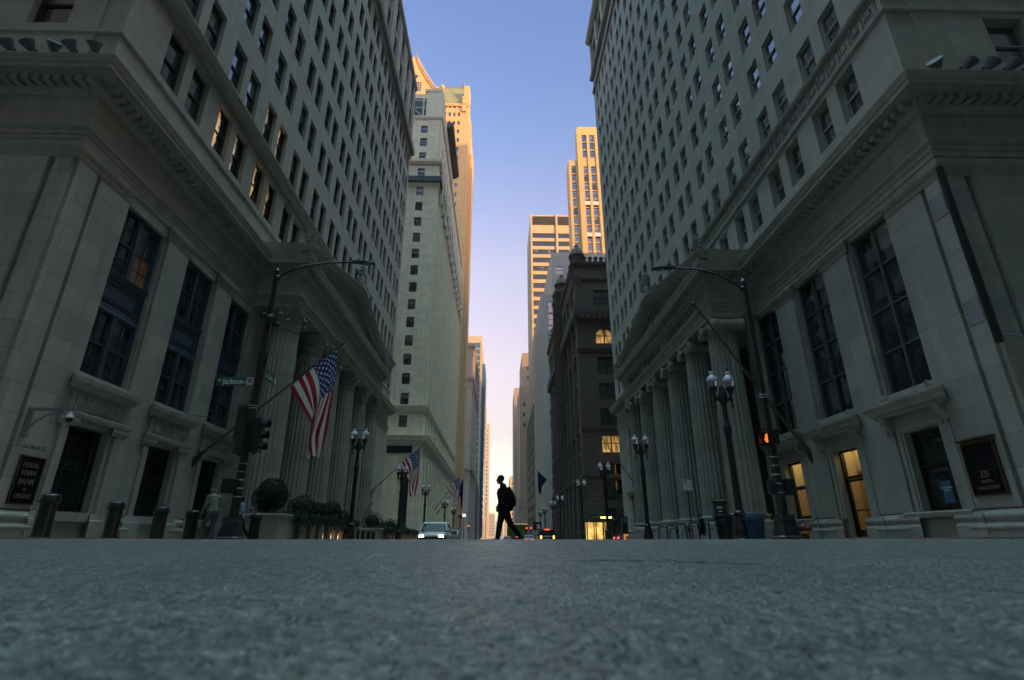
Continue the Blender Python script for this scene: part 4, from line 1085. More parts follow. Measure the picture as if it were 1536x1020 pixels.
# ---- brown rusticated stone block beyond the right bank
def rookery():
    x0, y0, y1 = 12.7, 78., 124.
    k = Fac('W', x0); s = Fac('S', y0)
    us = [16.9+3.9*i for i in range(8)]
    vs = [(11.9, 2.6), (15.9, 2.6), (19.9, 2.6), (23.9, 2.9), (29.1, 2.6), (35.8, 2.7)]
    ue = [81.2+5.0*i for i in range(9)]
    wins = [('S', us, [v], 2.9, h) for v, h in vs] + [('S', us, [.5], 3.2, 3.6), ('S', us, [5.2], 3.2, 5.2)]
    ev = [(1., 5.5), (8.9, 3.0), (12.6, 2.6), (16.4, 2.6), (20.2, 2.6), (24.0, 3.0), (29.2, 3.1), (35.8, 2.7)]
    wins += [('E', [u+q for u in ue for q in (-.85, .85)], [v], 1.35, h) for v, h in ev]
    root, regs = tower('rusticated_brown_block', 'dark brown rusticated stone block with arches, turrets and corbelled balconies beyond the right bank', 'R', x0, y0, 60, y1, 43.2, M['brown'], wins, .6, frame='framet', pane='glass', kind='pair', place=False)
    for i, r in enumerate(regs):
        if r[0].k == 'S' and r[2] in (29.1,) and r[1] < 18: regs[i] = r[:8] + ('glass_full', 'arched window lit warm yellow inside')
        if r[0].k == 'S' and r[1] < 22 and r[2] in (11.9,): regs[i] = r[:8] + ('glass_full', 'lit window')
        if r[0].k == 'S' and r[2] == 5.2 and r[1] < 18: regs[i] = r[:8] + ('glass_dim', None)
    place_windows(root, regs)
    # arches over the top windows
    for f, ul, wd, z in ((s, us, 2.9, 31.7), (k, [u+q for u in ue for q in (-.85, .85)], 1.35, 32.3), (k, [u+q for u in ue for q in (-.85, .85)], 1.35, 27.0)):
        m = MB(f.T); r = wd/2
        for u in ul:
            for sg in (-1, 1):
                pts = [(u+sg*r, z)] + [(u+sg*r*math.cos(t), z-r+r*math.sin(t)) for t in [q*math.pi/16 for q in range(9)]]
                m.prism(pts, -.55, -.004)
            m.tube([(u+(r+.12)*math.cos(t), z-r+(r+.12)*math.sin(t), .05) for t in [q*math.pi/14 for q in range(15)]], .16, 6)
        m.build('arch', M['brown_m'], root)
    def ring(name, prof, mat=M['brown']):
        m = MB(s.T); m.mold(x0, 60, prof, 1, 0); m.build(name, mat, root)
        m = MB(k.T); m.mold(y0, y1, prof, 1, 0); m.build(name, mat, root)
    ring('belt_course', [(8.0, -.02), (8.0, .25), (8.4, .45), (8.7, .45), (8.72, -.02)])
    ring('belt_course', [(15.2, -.02), (15.2, .15), (15.5, .25), (15.55, -.02)])
    ring('belt_course', [(27.6, -.02), (27.6, .2), (28.2, .4), (28.5, .4), (28.52, -.02)])
    ring('balcony', [(33.0, -.02), (33.0, .3), (33.6, .7), (34.2, .8), (35.2, .8), (35.22, -.02)], M['brown_m'])
    ring('ornament_band', [(24.4+8.1, -.02), (32.5, .08), (32.95, .12), (32.97, -.02)], M['brown_m'])
    ring('cornice', [(40.2, -.02), (40.2, .2), (40.6, .35), (42.6, .35), (42.9, .7), (43.3, .8), (43.4, .8), (43.42, -.02)])
    for f, a, b in ((s, 13., 45), (k, 78.3, 124)):
        n = int((b-a)/.92)
        for i in range(n):
            u = a+(b-a)*i/n; m = MB(f.T); m.lathe([(.32, 0), (.34, .1), (.30, .7), (.38, .8), (.38, .95), (.12, 1.15)], u+.3, .3, 8, 43.42); m.build('crenellation', M['brown_m'], root)
            m = MB(f.T); m.box(u+.1, u+.5, 33.0, 33.55, .3, .95); m.build('corbel', M['brown_m'], root)
    m = MB(s.T)
    m.box(x0, x0+2.4, .0, 8., -.02, .28); m.build('rough_base', M['brown_r'], root)
    m = MB(k.T)
    for u in [78.4]+[83.7+5*i for i in range(8)]:
        m.box(u-.5, u+.5, 8.75, 40, -.02, .34); m.box(u-.7, u+.7, 0, 8., -.02, .5)
    m.build('pier', M['brown_r'], root)
    for y, z, rr in ((78.9, 40.3, 1.25), (96.5, 24., 1.35), (101.5, 24., 1.35)):
        m = MB(); x = x0+.1+ (.35 if y < 80 else -.1)
        top = 0 if y < 80 else 2.2
        z2 = 47.3-z+top*1.5
        m.lathe([(.15, -3.2 if y < 80 else -2), (rr*.7, -1.4), (rr, 0), (rr, z2-4.6), (rr*1.2, z2-4.3), (rr*1.2, z2-3.9), (rr, z2-3.7), (rr*1.0, z2-2.4), (rr*1.15, z2-2.2), (rr*.98, z2-1.6), (rr*.66, z2-.8), (rr*.3, z2-.35), (rr*.34, z2-.1), (.12, z2+.3), (.03, z2+.7)], x, y, 16, z)
        m.build('turret', M['brown_m'], root, 50)
    m = MB(k.T); m.mold(95.6, 102.4, [(20.2, -.02), (20.2, .3), (21.5, 1.3), (22.6, 1.5), (22.62, -.02)], 0, 0); m.build('balcony', M['brown_m'], root)
rookery()
def bnr():
    root = thing('banner_sign', 'tall narrow lit yellow banner sign projecting from the brown stone block', 'sign', (18.4, 76.4, 6.9))
    m = MB(); m.box(-.62, .62, 0, 5.6, -.12, .12); 
    p = m.build('panel', M['brass'], root)
    for s_ in (-1, 1):
        m = MB(); m.box(s_*.66-.05, s_*.66+.05, 0, 5.6, -.15, .15); m.build('lit_edge', M['bannerlit'], root)
    m = MB(); m.box(-.5, .5, -.7, -.05, -.2, .2); m.tube([(0, 5.2, .1), (0, 5.2, 1.6)], .05, 6); m.build('bracket', M['black'], root)
bnr()

t = tower('stepped_grey_tower', 'light grey stepped stone tower with glass strip windows behind the brown stone block', 'R', 12.4, 142, 36, 185, 68.5, M['grey_t'],
          [('E', fr_(146, 182, 10), [6+3.9*i for i in range(15)], 1.1, 2.3), ('S', [15.1, 19.3, 23.5], [8+3.9*i for i in range(15)], 1.5, 3.4)], .3, pane=['glass_b', 'glass_t'], kind='dh')
tower('x', '', 'R', 15.9, 142.6, 36, 180, 83, M['grey_t'], [('S', [18.2, 24], [75.6], 2.5, 2.6)], .3, z0=68.51, root=t)
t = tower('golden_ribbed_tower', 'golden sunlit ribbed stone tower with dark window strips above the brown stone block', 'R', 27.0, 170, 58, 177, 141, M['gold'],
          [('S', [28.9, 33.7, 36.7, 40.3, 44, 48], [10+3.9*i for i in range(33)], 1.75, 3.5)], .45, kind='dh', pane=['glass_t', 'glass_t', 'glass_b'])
tower('x', '', 'R', 31.1, 170, 58, 176.5, 158, M['gold'], [('S', [33.7, 36.7, 40.3, 44, 48], [10+3.9*i for i in range(34, 37)], 1.75, 3.5)], .45, z0=141.01, root=t, kind='dh')
m = MB(Fac('S', 170).T); m.box(30.6, 32.5, 5, 156, -.02, .9); m.build('rib', M['gold'], t)
for u in (35.2, 38.5, 42.2, 46):
    m = MB(Fac('S', 170).T); m.box(u-.5, u+.5, 5, 154, -.02, .4); m.build('rib', M['gold'], t)
for z in (106, 120):
    m = MB(Fac('S', 170).T); m.mold(32.55, 39.5, [(z, -.02), (z, .3), (z+1.6, .3), (z+1.6, -.02)], 0, 0); m.build('belt_course', M['white_sign'], t)
t = tower('banded_office_slab', 'flat topped modern office slab with pale concrete bands and dark louvred crown', 'R', 15.5, 230, 60, 262, 155.8, M['conc'],
          [('S', [22.2, 35.2, 48.], [10.6+4.7*i for i in range(29)], 11.6, 2.8), ('E', fr_(233, 259, 7), [6+4.7*i for i in range(30)], 2.6, 3.2)], .4, kind='band', pane='glass')
for u in (22.2, 35.2, 48.):
    m = MB(Fac('S', 230).T); m.box(u-5.8, u+5.8, 149.9, 155., -.05, .02)
    for i in range(29): m.box(u-5.7+.4*i, u-5.55+.4*i, 149.9, 155, .02, .25)
    m.build('louvre', M['brass'], t)
for u in (15.9, 28.8, 41.6):
    m = MB(Fac('S', 230).T); m.box(u-.45, u+.45, 0, 156.2, .0, .7); m.build('fin', M['conc'], t)
t = tower('tan_setback_tower', 'tan stone tower with stepped setbacks on the right far down the street', 'R', 12.3, 300, 40, 345, 84, M['tan'], [('E', fr_(304, 340, 9), [8+4.2*i for i in range(17)], 1.6, 2.2), ('S', [15, 19, 23], [60, 66, 72], 1.6, 2.2)], .3)
tower('x', '', 'R', 14.2, 306, 40, 345, 107, M['tan'], [('S', [18, 22], [90, 96], 1.6, 2.2)], .3, z0=84.01, root=t)
tower('gold_crowned_tower', 'narrow stone tower with golden sunlit crown at the right of the sky gap', 'R', 12.3, 405, 40, 450, 112, M['tan'], [('E', fr_(410, 445, 8), [8+5*i for i in range(19)], 2, 2.6), ('S', [15.5, 19], [100], 1.6, 5)], .3)
tower('dark_low_block', 'dark low block on the right below the tan setback tower', 'R', 12.2, 180, 36, 225, 44, M['dkbrick'], [('E', fr_(183, 222, 12), [5+3.9*i for i in range(10)], 1.9, 2.2)], .3)
tower('white_far_block', 'pale far block seen behind the walking man on the right', 'R', 12.4, 560, 40, 620, 60, M['conc'], [('E', fr_(565, 615, 9), [6+5*i for i in range(10)], 3, 2.8), ('S', [16, 21], [6+5*i for i in range(10)], 3, 2.8)], .3)
for nm, lb, x, y, w, h, mt in (('end_tower', 'tiny pale tower closing the far end of the street, left of its middle', -26, 1150, 20, 48, 'conc'), ('end_tower', 'tiny pale pink tower closing the far end of the street, in its middle', -4, 1250, 16, 34, 'pinkgrey'), ('end_tower', 'tiny buff tower closing the far end of the street, right of its middle', 14, 1200, 24, 62, 'gold')):
    root = thing(nm, lb, 'building', (x, y, 0), world=True, group='towers at the end of the street')
    m = MB(Fac('S', y).T); hs = [(x+2+4*i, x+4.4+4*i, 4+6*j, 8+6*j) for i in range(int(w/4)) for j in range(int(h/6)-1)]
    m.wall(x, x+w, 0, h, hs, .5); m.build('wall', M[mt], root)
    m = MB(); m.box(x, x+w, h-.4, h, y+.01, y+18); m.box(x, x+w, 0, h-.4, y+.6, y+18); m.build('roof', M['dkbrick'], root)

# ---- unseen blocks shaped to shade the street; all but the exchange tower are added
def shade_block(name, label, x0, x1, y0, y1, h, m, face):
    root = thing(name, label, 'building', ((x0+x1)/2, (y0+y1)/2, 0), world=True)
    b = MB(); b.box(x0, x1, 0, h, y0, y1); b.build('wall', M[m], root)
    n = MB(Fac('N', y1).T); nx = int((x1-x0-4)/6); nz = int((h-6)/7)
    for i in range(nx):
        for j in range(nz): n.quad((x0+4+6*i, 5+7*j, .02), (x0+6.2+6*i, 5+7*j, .02), (x0+6.2+6*i, 9+7*j, .02), (x0+4+6*i, 9+7*j, .02))
    n.build('window', M['glass_t'], root)['kind'] = 'stuff'
shade_block('exchange_tower', 'stone exchange tower closing the street behind the camera', -42, 44, -75, -15, 120, 'grey_t', 'N')
shade_block('west_shade_block', 'unseen block added to shade the crossing from the southwest', -110, -60, -75, -14, 80, 'tan', 'N')
shade_block('corner_shade_block', 'unseen block added to shade the street from the southeast', 62, 120, -130, -15, 150, 'pinkgrey', 'N')
shade_block('east_shade_tower', 'unseen shading tower added to the east, hidden behind the right bank', 64, 110, 0, 66, 125, 'tan', 'N')
shade_block('east_shade_slab', 'tall unseen shading slab added to the east, hidden behind the brown stone block', 64, 100, 72, 104.5, 151, 'conc', 'N')
shade_block('east_low_shade_block', 'lower unseen shading block added to the east, hidden behind the grey tower', 64, 110, 104.6, 260, 88, 'tan', 'N')
shade_block('east_mid_shade_block', 'unseen shading block added to the east, hidden behind the office slab', 64, 110, 260.1, 425, 108, 'conc', 'N')
# ------------------------------------------------------------------ ground levels
def rz(y):
    if y < 0: return -.0003+.0214*max(y, -2.5)
    if y < 9.45: return .075-.00153*(y-7)**2
    return .0658-.014*(min(y, 40)-9.45)-.008*max(0, min(y, 150)-40)
def sz(y): return rz(y)+.05

# ------------------------------------------------------------------ street lamps
def lamp(label):
    t = thing('street_lamp', label, 'street lamp', group='twin-globe street lamps along the kerbs')
    m = MB(); m.lathe([(.30, 0), (.30, .06), (.26, .10), (.24, .30), (.27, .34), (.25, .40), (.20, .62), (.16, .80), (.19, .84), (.19, .92), (.14, .97)], n=16)
    for i in range(8):
        a = i*math.pi/4; m.box(.235*math.cos(a)-.02, .235*math.cos(a)+.02, .1, .34, .235*math.sin(a)-.02, .235*math.sin(a)+.02)
    m.build('base', M['black'], t, 40)
    m = MB(); m.lathe([(.125, .97), (.12, 1.2), (.105, 3.55), (.135, 3.60), (.145, 3.68), (.125, 3.74), (.14, 3.80), (.14, 3.86), (.095, 3.92), (.085, 4.6), (.11, 4.66), (.16, 4.9), (.17, 5.0), (.12, 5.12), (.10, 5.16), (.11, 5.22), (.03, 5.38)], n=14)
    m.build('post', M['black'], t, 40)
    m = MB()
    for s in (-1, 1):
        m.tube([(s*.05, 4.86, 0), (s*.16, 4.83, 0), (s*.26, 4.90, 0), (s*.31, 5.02, 0)], [.085, .07, .065, .06], 8)
        m.lathe([(.05, 0), (.09, .04), (.07, .09), (.10, .14), (.13, .20), (.15, .27), (.145, .30)], s*.31, 0, 14, 5.0)
        m.lathe([(.01, 0), (.025, .05), (.045, .12), (.02, .2), (.05, .3), (.055, .36), (.02, .44)], s*.31, 0, 8, 4.46)
    m.build('crossarm', M['black'], t, 40)
    for s in (-1, 1):
        m = MB(); m.lathe([(.125, 0), (.16, .08), (.185, .19), (.19, .26)], s*.31, 0, 18, 5.30); m.build('globe', M['lampglass'], t, True)
        m = MB(); m.lathe([(.192, 0), (.175, .08), (.12, .16), (.07, .20), (.065, .23), (.085, .26), (.085, .30), (.06, .34)], s*.31, 0, 18, 5.56)
        c = m.build('globe_cap', M['lampcap'], t, 50)
        m = MB(); m.lathe([(.035, 0), (.02, .05), (.03, .08), (.012, .15), (.004, .2)], s*.31, 0, 8, 5.90); m.build('finial', M['black'], c)
    return t
tl = NT('lamp_globe_glass'); tl.P(Base_Color=(.8, .82, .84), Roughness=.12, IOR=1.3); tl.b.inputs['Transmission Weight'].default_value = .75; M['lampglass'] = tl.m
tl = NT('lamp_globe_milk'); tl.P(Base_Color=(.72, .72, .78), Roughness=.3); tl.b.inputs['Transmission Weight'].default_value = .25; M['lampcap'] = tl.m
LR = [(8.2, 18.5, 'black twin-globe street lamp standing beside the blue litter bin'),
      (8.2, 30.2, 'black twin-globe street lamp in front of the far columns of the right portico'),
      (8.2, 41.2, 'black twin-globe street lamp beside the lit bus shelter'),
      (8.2, 53.2, 'black twin-globe street lamp before the corner of the brown stone block'),
      (8.2, 72., 'black twin-globe street lamp before the middle of the brown stone block, nearer of its pair'),
      (8.2, 81.5, 'black twin-globe street lamp before the middle of the brown stone block, farther of its pair'),
      (8.2, 95.5, 'black twin-globe street lamp before the pale grey tower, larger of its pair'),
      (8.2, 106., 'black twin-globe street lamp before the pale grey tower, smaller of its pair')]
LL = [(-7.6, 29., 'black twin-globe street lamp standing by the thin bollards in front of the left portico columns'),
      (-7.6, 43., 'black twin-globe street lamp partly covering the second flag'),
      (-7.6, 57.6, 'black twin-globe street lamp just right of the second flag'),
      (-7.6, 79.5, 'black twin-globe street lamp below the third flag on the left kerb'),
      (-7.6, 95.5, 'black twin-globe street lamp right of the third flag, larger of its pair'),
      (-7.6, 113., 'black twin-globe street lamp right of the third flag, smaller of its pair')]
proto = None
for i, (x, y, lb) in enumerate(LR+LL):
    if proto is None: proto = lamp(lb); proto.location = (x, y, sz(y))
    else: dup(proto, (x, y, sz(y)), 0, lb)
# banner brackets on the first left lamp
m = MB()
for z in (2.2, 3.72): m.tube([(-8.3, z, 29), (-6.85, z, 29)], .014, 6)
tag(m.build('banner_rod', M['steel']), 'thin empty banner rods crossing the lamp post by the left columns', 'banner rod')

# ------------------------------------------------------------------ mast poles, signals and street signs
def mast(label, loc, H, reach, rise, s, base):
    t = thing('mast_light', label, 'street light', loc)
    m = MB(); a = base/2
    m.loft([[(x*a*k, y*a*k) for x, y in ((-1, -.7), (-.7, -1), (.7, -1), (1, -.7), (1, .7), (.7, 1), (-.7, 1), (-1, .7))] for k in (1.05, 1.05, .95, .72, .78, .7)], [0, .08, .12, .52, .56, .66])
    m.build('base', M['black'], t)
    m = MB(); m.lathe([(.135, .6), (.13, 1.2), (.10, H*.7), (.085, H), (.09, H+.02), (.03, H+.12)], n=16)
    m.build('pole', M['blackg'], t, 40)
    m = MB(); pts = [(0, H-.25, 0), (s*.35, H-.02, 0), (s*reach*.35, H+rise*.55, 0), (s*reach*.65, H+rise*.92, 0), (s*reach, H+rise, 0)]
    m.tube(pts, [.055, .05, .045, .04, .035], 8); m.ball((s*.06, H-.25, 0), .11, 8, 6)
    arm = m.build('arm', M['blackg'], t, True)
    m = MB(); x = s*reach
    def P(i, j):
        q = j*2*math.pi; L = .78
        wd = .15*(math.sin(min(1, i*1.5+.12)*math.pi/2))*(1-.35*max(0, i-.7)/.3); hh = .075*(1-.5*i)
        return (x + s*(i*L-.1), H+rise+.01-.06*i+hh*math.sin(q), wd*math.cos(q))
    m.grid(P, 10, 12, False); hd = m.build('lamp_head', M['blackg'], t, True)
    m = MB(); m.ball((x+s*.42, H+rise-.075, 0), (.2, .045, .10), 10, 6); m.build('lens', M['lampglass'], hd, True)
    m = MB(); m.lathe([(.03, 0), (.035, .06), (.015, .09)], x+s*.1, 0, 8, H+rise+.07); m.build('photocell', M['black'], hd)
    m = MB()
    for z in [1.25, 1.5, 1.75, 2.0, 2.25, 4.02, 4.10]: m.lathe([(.137, 0), (.142, .005), (.142, .022), (.137, .027)], 0, 0, 14, z)
    m.build('strap', M['steel'], t)
    return t
mL = mast('tall black mast street light with curved arm carrying traffic signals on the left corner', (-8., 17., sz(17)), 9.05, 2.75, .42, 1, .62)
mR = mast('tall black mast street light with curved arm carrying a pedestrian signal on the right corner', (8.02, 15.3, sz(15.3)), 7.95, 2.3, .5, -1, .62)
m = MB(); m.ball((-7.95, 7.2, 16.95), (.16, .16, .16), 8, 6); m.box(-7.85, -7.62, 7.02, 7.25, 16.85, 17.1); m.ball((-8.15, 7.3, 16.9), .1, 8, 6); m.ball((-7.6, 6.95, 16.9), .09, 8, 6)
tag(m.build('camera_cluster', M['black']), 'cluster of dark camera housings clamped high on the left mast pole', 'camera')
def signal(label, loc, rot, lit=None, n=3, grp=None):
    t = thing('traffic_signal', label, 'traffic signal', loc, rot, grp)
    h = .36*n
    m = MB(); m.cbox(-.17, .17, 0, h, -.02, .22, .02); m.box(-.05, .05, -.06, h+.06, .08, .14)
    m.build('housing', M['black'], t)
    for i in range(n):
        c = (i+.5)*.36
        m = MB(); p = []; f = []
        for k in range(13):
            a = -math.pi*.15+math.pi*1.3*k/12
            for r, d in ((.145, -.02), (.15, -.24)): p.append((r*math.cos(a), c+r*math.sin(a), d))
        for k in range(12): f.append((2*k, 2*k+1, 2*k+3, 2*k+2))
        m.add(p, f); m.build('visor', M['blackg'], t)
        m = MB(); m.ball((0, c, -.02), (.125, .125, .03), 12, 6); m.build('lens', M[lit] if lit and i == (n-1 if lit == 'sigred' else 1) else M['plaque'], t)
    return t
signal('black three-lamp traffic signal facing the street on the left mast pole', (-7.62, 17., 2.62), R(90))
signal('black traffic signal seen from behind, upper of two on the left mast pole', (-8.30, 17.15, 3.05), R(180+12))
signal('black traffic signal seen from behind, lower of two on the left mast pole', (-8.02, 16.85, 2.55), R(180-20))
def pedsig(label, loc, rot, lit):
    t = thing('pedestrian_signal', label, 'pedestrian signal', loc, rot)
    m = MB(); m.cbox(-.22, .22, 0, .42, 0, .2, .02); m.build('housing', M['black'], t)
    m = MB()
    for a, b, c, d in ((-.22, .22, .42, .44), (-.22, -.20, .0, .42), (.20, .22, 0, .42)): m.box(a, b, c, d, -.16, 0)
    m.build('visor', M['blackg'], t)
    m = MB(); m.box(-.18, .18, .04, .38, -.012, 0)
    m.build('face', M['plaque'], t)
    if lit:
        m = MB(); m.cbox(-.07, .07, .08, .22, -.03, -.014, .01)
        for q in range(4): m.cbox(-.07+.037*q, -.042+.037*q, .225, .31+.02*(q in (1, 2)), -.03, -.014, .004)
        m.cbox(-.11, -.075, .13, .22, -.03, -.014, .006); m.build('hand_symbol', M['handlit'], t)
    return t
pedsig('black pedestrian signal showing a lit orange hand on the right mast pole', (7.86, 15.12, 2.62), R(-80), True)
pedsig('dark pedestrian signal box low on the left mast pole', (-8.20, 16.9, 1.36), R(-120), False)
m = MB(); m.cbox(8.16, 8.42, 1.22, 1.68, 15.15, 15.4, .02); m.cbox(7.72, 7.90, 1.25, 1.62, 15.2, 15.38, .02); m.box(7.9, 8.16, 1.4, 1.46, 15.25, 15.32)
tag(m.build('control_box', M['black']), 'pair of small black control boxes low on the right mast pole', 'control box')
# street name signs
t = thing('street_sign', 'green street name sign reading W Jackson Blvd on the left mast pole', 'street sign', (-8.72, 17., 4.96))
m = MB(); m.box(-.63, .60, -.15, .15, -.006, .006); m.build('panel', M['green_sign'], t)
link('lettering', text_mesh('Jackson', .27, (1, 0, 0), UP, .004, .80, .002, m='white_ink'), t, (-.09, -.012, -.015))
link('lettering', text_mesh('W', .10, (1, 0, 0), UP, .004, 1, .002, m='white_ink'), t, (-.54, -.012, .02)); link('lettering', text_mesh('Blvd', .11, (1, 0, 0), UP, .004, 1, .001, m='white_ink'), t, (.27, -.012, -.03))
m = MB(); m.box(.365, .575, -.125, .125, -.011, -.007); p = m.build('badge', M['white_sign'], t)
m = MB(); m.ball((.44, .04, -.013), (.04, .05, .004), 8, 6); m.ball((.50, -.01, -.013), (.045, .03, .004), 8, 6); m.box(.40, .46, -.07, -.02, -.016, -.012); m.build('badge_emblem', M['red_ink'], p)
m = MB(); m.ball((.51, .06, -.013), (.03, .03, .004), 8, 6); m.box(.47, .54, -.06, -.04, -.016, -.012); m.build('badge_emblem', M['navy'], p)
m = MB(); m.box(.58, .74, .11, .135, -.01, .01); m.box(.58, .74, -.135, -.11, -.01, .01); m.build('bracket', M['steel'], t)
t = thing('street_sign', 'green street name sign reading La Salle, angled down the street on the left mast pole', 'street sign', (-7.92, 17.68, 5.28))
m = MB(T=lambda u, v, w: (w, u, v)); m.box(-.55, .55, -.15, .15, -.006, .006); m.build('panel', M['green_sign'], t)
link('lettering', text_mesh('La Salle', .22, (0, 1, 0), UP, .004, .9, .002, m='white_ink'), t, (.012, -.10, 0))
m = MB(T=lambda u, v, w: (w, u, v)); m.box(.34, .50, -.12, .12, .008, .012); m.build('badge', M['white_sign'], t)
# guy wire across to the left bank
m = MB(); m.tube([(-13.95, 5.05, 22.5), (-11, 4.35, 19.7), (-8.15, 3.86, 17)], .012, 5)
tag(m.build('guy_wire', M['black']), 'thin cable running from the left bank wall to the mast pole', 'cable')

# ------------------------------------------------------------------ flagpoles and flags
def flagpole(label, a, b, grp='flagpoles leaning out from the bank walls', r=.06):
    a, b = Vector(a), Vector(b); t = thing('flagpole', label, 'flagpole', tuple(a), group=grp)
    d = b-a
    m = MB(T=lambda u, v, w: (u, v, w)); m.tube([(0, 0, 0), tuple(d*.08), tuple(d*.1), tuple(d)], [r*1.7, r*1.6, r, r*.55], 10); m.build('pole', M['woodpole'], t, 50)
    m = MB(T=lambda u, v, w: (u, v, w)); s = -1 if d.x > 0 else 1
    m.box(min(0, s*.05), max(0, s*.05)+.02, -.16, .16, -.5, .42); m.ball((0, 0, 0), .17, 10, 6); m.tube([(0, 0, -.4), tuple(d*.09)], .05, 6); m.build('wall_bracket', M['bronze'], t)
    m = MB(T=lambda u, v, w: (u, v, w)); m.ball(tuple(d*1.008), r*1.5, 10, 8); m.build('ball_finial', M['brass'], t, True)
    return t
flagpole('olive flagpole leaning out from the left bank with the largest flag', (-14.0, 24.64, 3.30), (-7.82, 24.64, 9.06))
flagpole('bare flagpole leaning out from the right bank over its lit window', (14., 23.23, 3.3), (9.55, 23.23, 10.8), r=.075)
flagpole('thin flagpole leaning out at the far end of the left bank with the second flag', (-14., 58.7, 4.35), (-8.30, 58.7, 9.70))
flagpole('bare thin flagpole at the far end of the right bank', (14., 53.9, 4.75), (10.69, 53.9, 9.65))
flagpole('flagpole on the terracotta block with the third flag', (-11.45, 99., 4.6), (-6.75, 99., 10.8))
flagpole('flagpole on the terracotta block with the plain blue flag', (-11.45, 104., 4.3), (-6.55, 104., 10.9))
flagpole('flagpole on the brown stone block with the dark blue flag', (12.7, 104., 7.4), (7.6, 104., 12.3))
tf = NT('flag_cloth'); uv = tf.n('ShaderNodeUVMap').outputs[0]; sp = tf.n('ShaderNodeSeparateXYZ', {0: uv})
st = tf.math('GREATER_THAN', tf.math('FRACT', tf.math('MULTIPLY', sp.outputs[0], 6.5)), .5)
c = tf.mix(st, (.42, .008, .022), (.80, .79, .76))
can = tf.math('MULTIPLY', tf.math('LESS_THAN', sp.outputs[0], 7/13), tf.math('LESS_THAN', sp.outputs[1], .42))
gx = tf.math('MULTIPLY', sp.outputs[1], 1/.42*6.); gy = tf.math('MULTIPLY', sp.outputs[0], 13/7*5.)
def cell(ox, oy):
    fx = tf.math('SUBTRACT', tf.math('FRACT', tf.math('ADD', gx, ox)), .5); fy = tf.math('SUBTRACT', tf.math('FRACT', tf.math('ADD', gy, oy)), .5)
    r = tf.math('SQRT', tf.math('ADD', tf.math('MULTIPLY', fx, fx), tf.math('MULTIPLY', fy, fy)))
    a = tf.math('ARCTAN2', fy, fx)
    lim = tf.math('ADD', .165, tf.math('MULTIPLY', tf.math('COSINE', tf.math('MULTIPLY', a, 5.)), .075))
    return tf.math('LESS_THAN', r, lim)
stars = tf.math('MAXIMUM', cell(0, 0), cell(.5, .5))
c = tf.mix(can, c, tf.mix(stars, (.012, .035, .17), (.82, .82, .82)))
tr = tf.n('ShaderNodeBsdfTranslucent', {0: c}); tf.P(Base_Color=c, Roughness=.75, Normal=tf.bump(tf.noise(tf.n('ShaderNodeMapping', {0: uv, 'Scale': (1, 1.6, 1)}).outputs[0], 500., 2), .2, .002))
mx = tf.n('ShaderNodeMixShader', {0: .35}); tf.t.links.new(tf.b.outputs[0], mx.inputs[1]); tf.t.links.new(tr.outputs[0], mx.inputs[2])
tf.t.links.new(mx.outputs[0], tf.t.nodes['Material Output'].inputs[0]); M['flag'] = tf.m
M['flag_blue'] = cloth('plain_dark_blue_flag_cloth', (.010, .022, .065)); M['flag_white'] = cloth('grey_white_flag_cloth', (.4, .4, .42))
def lerp_path(pts, t):
    f = t*(len(pts)-1); i = min(int(f), len(pts)-2); g = f-i
    q = [pts[max(0, i-1)], pts[i], pts[i+1], pts[min(len(pts)-1, i+2)]]
    return tuple(.5*((2*q[1][k]) + (-q[0][k]+q[2][k])*g + (2*q[0][k]-5*q[1][k]+4*q[2][k]-q[3][k])*g*g + (-q[0][k]+3*q[1][k]-3*q[2][k]+q[3][k])*g**3) for k in (0, 1))
def flag(label, y, org, sx, paths, mat, depth=.45, grp='national flags hanging from leaning poles'):
    """paths: hoist-to-fly curves for rows s = 0 (tip) .. 1 (lower hoist corner), in metres (across, up)"""
    m = MB(); n = len(paths)-1
    def P(i, j):
        f = i*n; a = min(int(f), n-1); g = f-a; g = g*g*(3-2*g)*.5+g*.5
        p, q = lerp_path(paths[a], j), lerp_path(paths[a+1], j)
        w = depth*(j**.8)*(math.sin(i*15.)+.45*math.sin(i*33+j*5)) + .10*math.sin(j*9+i*4)*j
        k = .05*j*math.sin(i*30+1.3)
        return (org[0]+sx*(p[0]*(1-g)+q[0]*g+k), org[1]+(p[1]*(1-g)+q[1]*g), w)
    m.grid(P, 96, 60)
    o = bpy.data.objects.new('flag', m.mesh('flag', mat, 'all')); COL.objects.link(o); o.location = (0, y, 0)
    return tag(o, label, 'flag', grp)
# rows measured from the pole tip in metres: x across (towards the wall negative), z up
k = 1/34.2; kz = 1/31.5
def px(pts): return [((x-507)*k, (522-y)*kz) for x, y in pts]
A = [px([(507, 522), (507.5, 562), (507, 606), (505, 646), (499, 689)]), px([(490, 537), (499.5, 562), (500.5, 592), (493, 628), (486, 658), (493, 688)]),
     px([(472, 553), (484, 574), (488, 602), (482, 640), (481, 664), (489, 690)]), px([(455, 569), (469, 592), (480, 620), (482, 648), (486, 692)]), px([(437, 586), (458, 614), (478, 641), (480, 662), (484, 690)])]
flag('largest striped flag with white stars, hanging from the near pole on the left bank', 24.55, (-7.93, 8.87), 1, A, M['flag'], .16)
B2 = [[(x, z*.98) for x, z in r] for r in A]
flag('middle-sized striped flag behind the twin-globe lamps on the left', 58.6, (-8.62, 9.45), 1.12, B2, M['flag'], .2)
flag('smallest striped flag on the terracotta block', 98.9, (-6.95, 10.55), 1.15, [[(x, z*.95) for x, z in r] for r in A], M['flag'], .2)
flag('plain blue flag hanging beside the smallest striped flag', 103.9, (-6.6, 10.7), .5, A, M['flag_blue'], .2, 'plain flags')
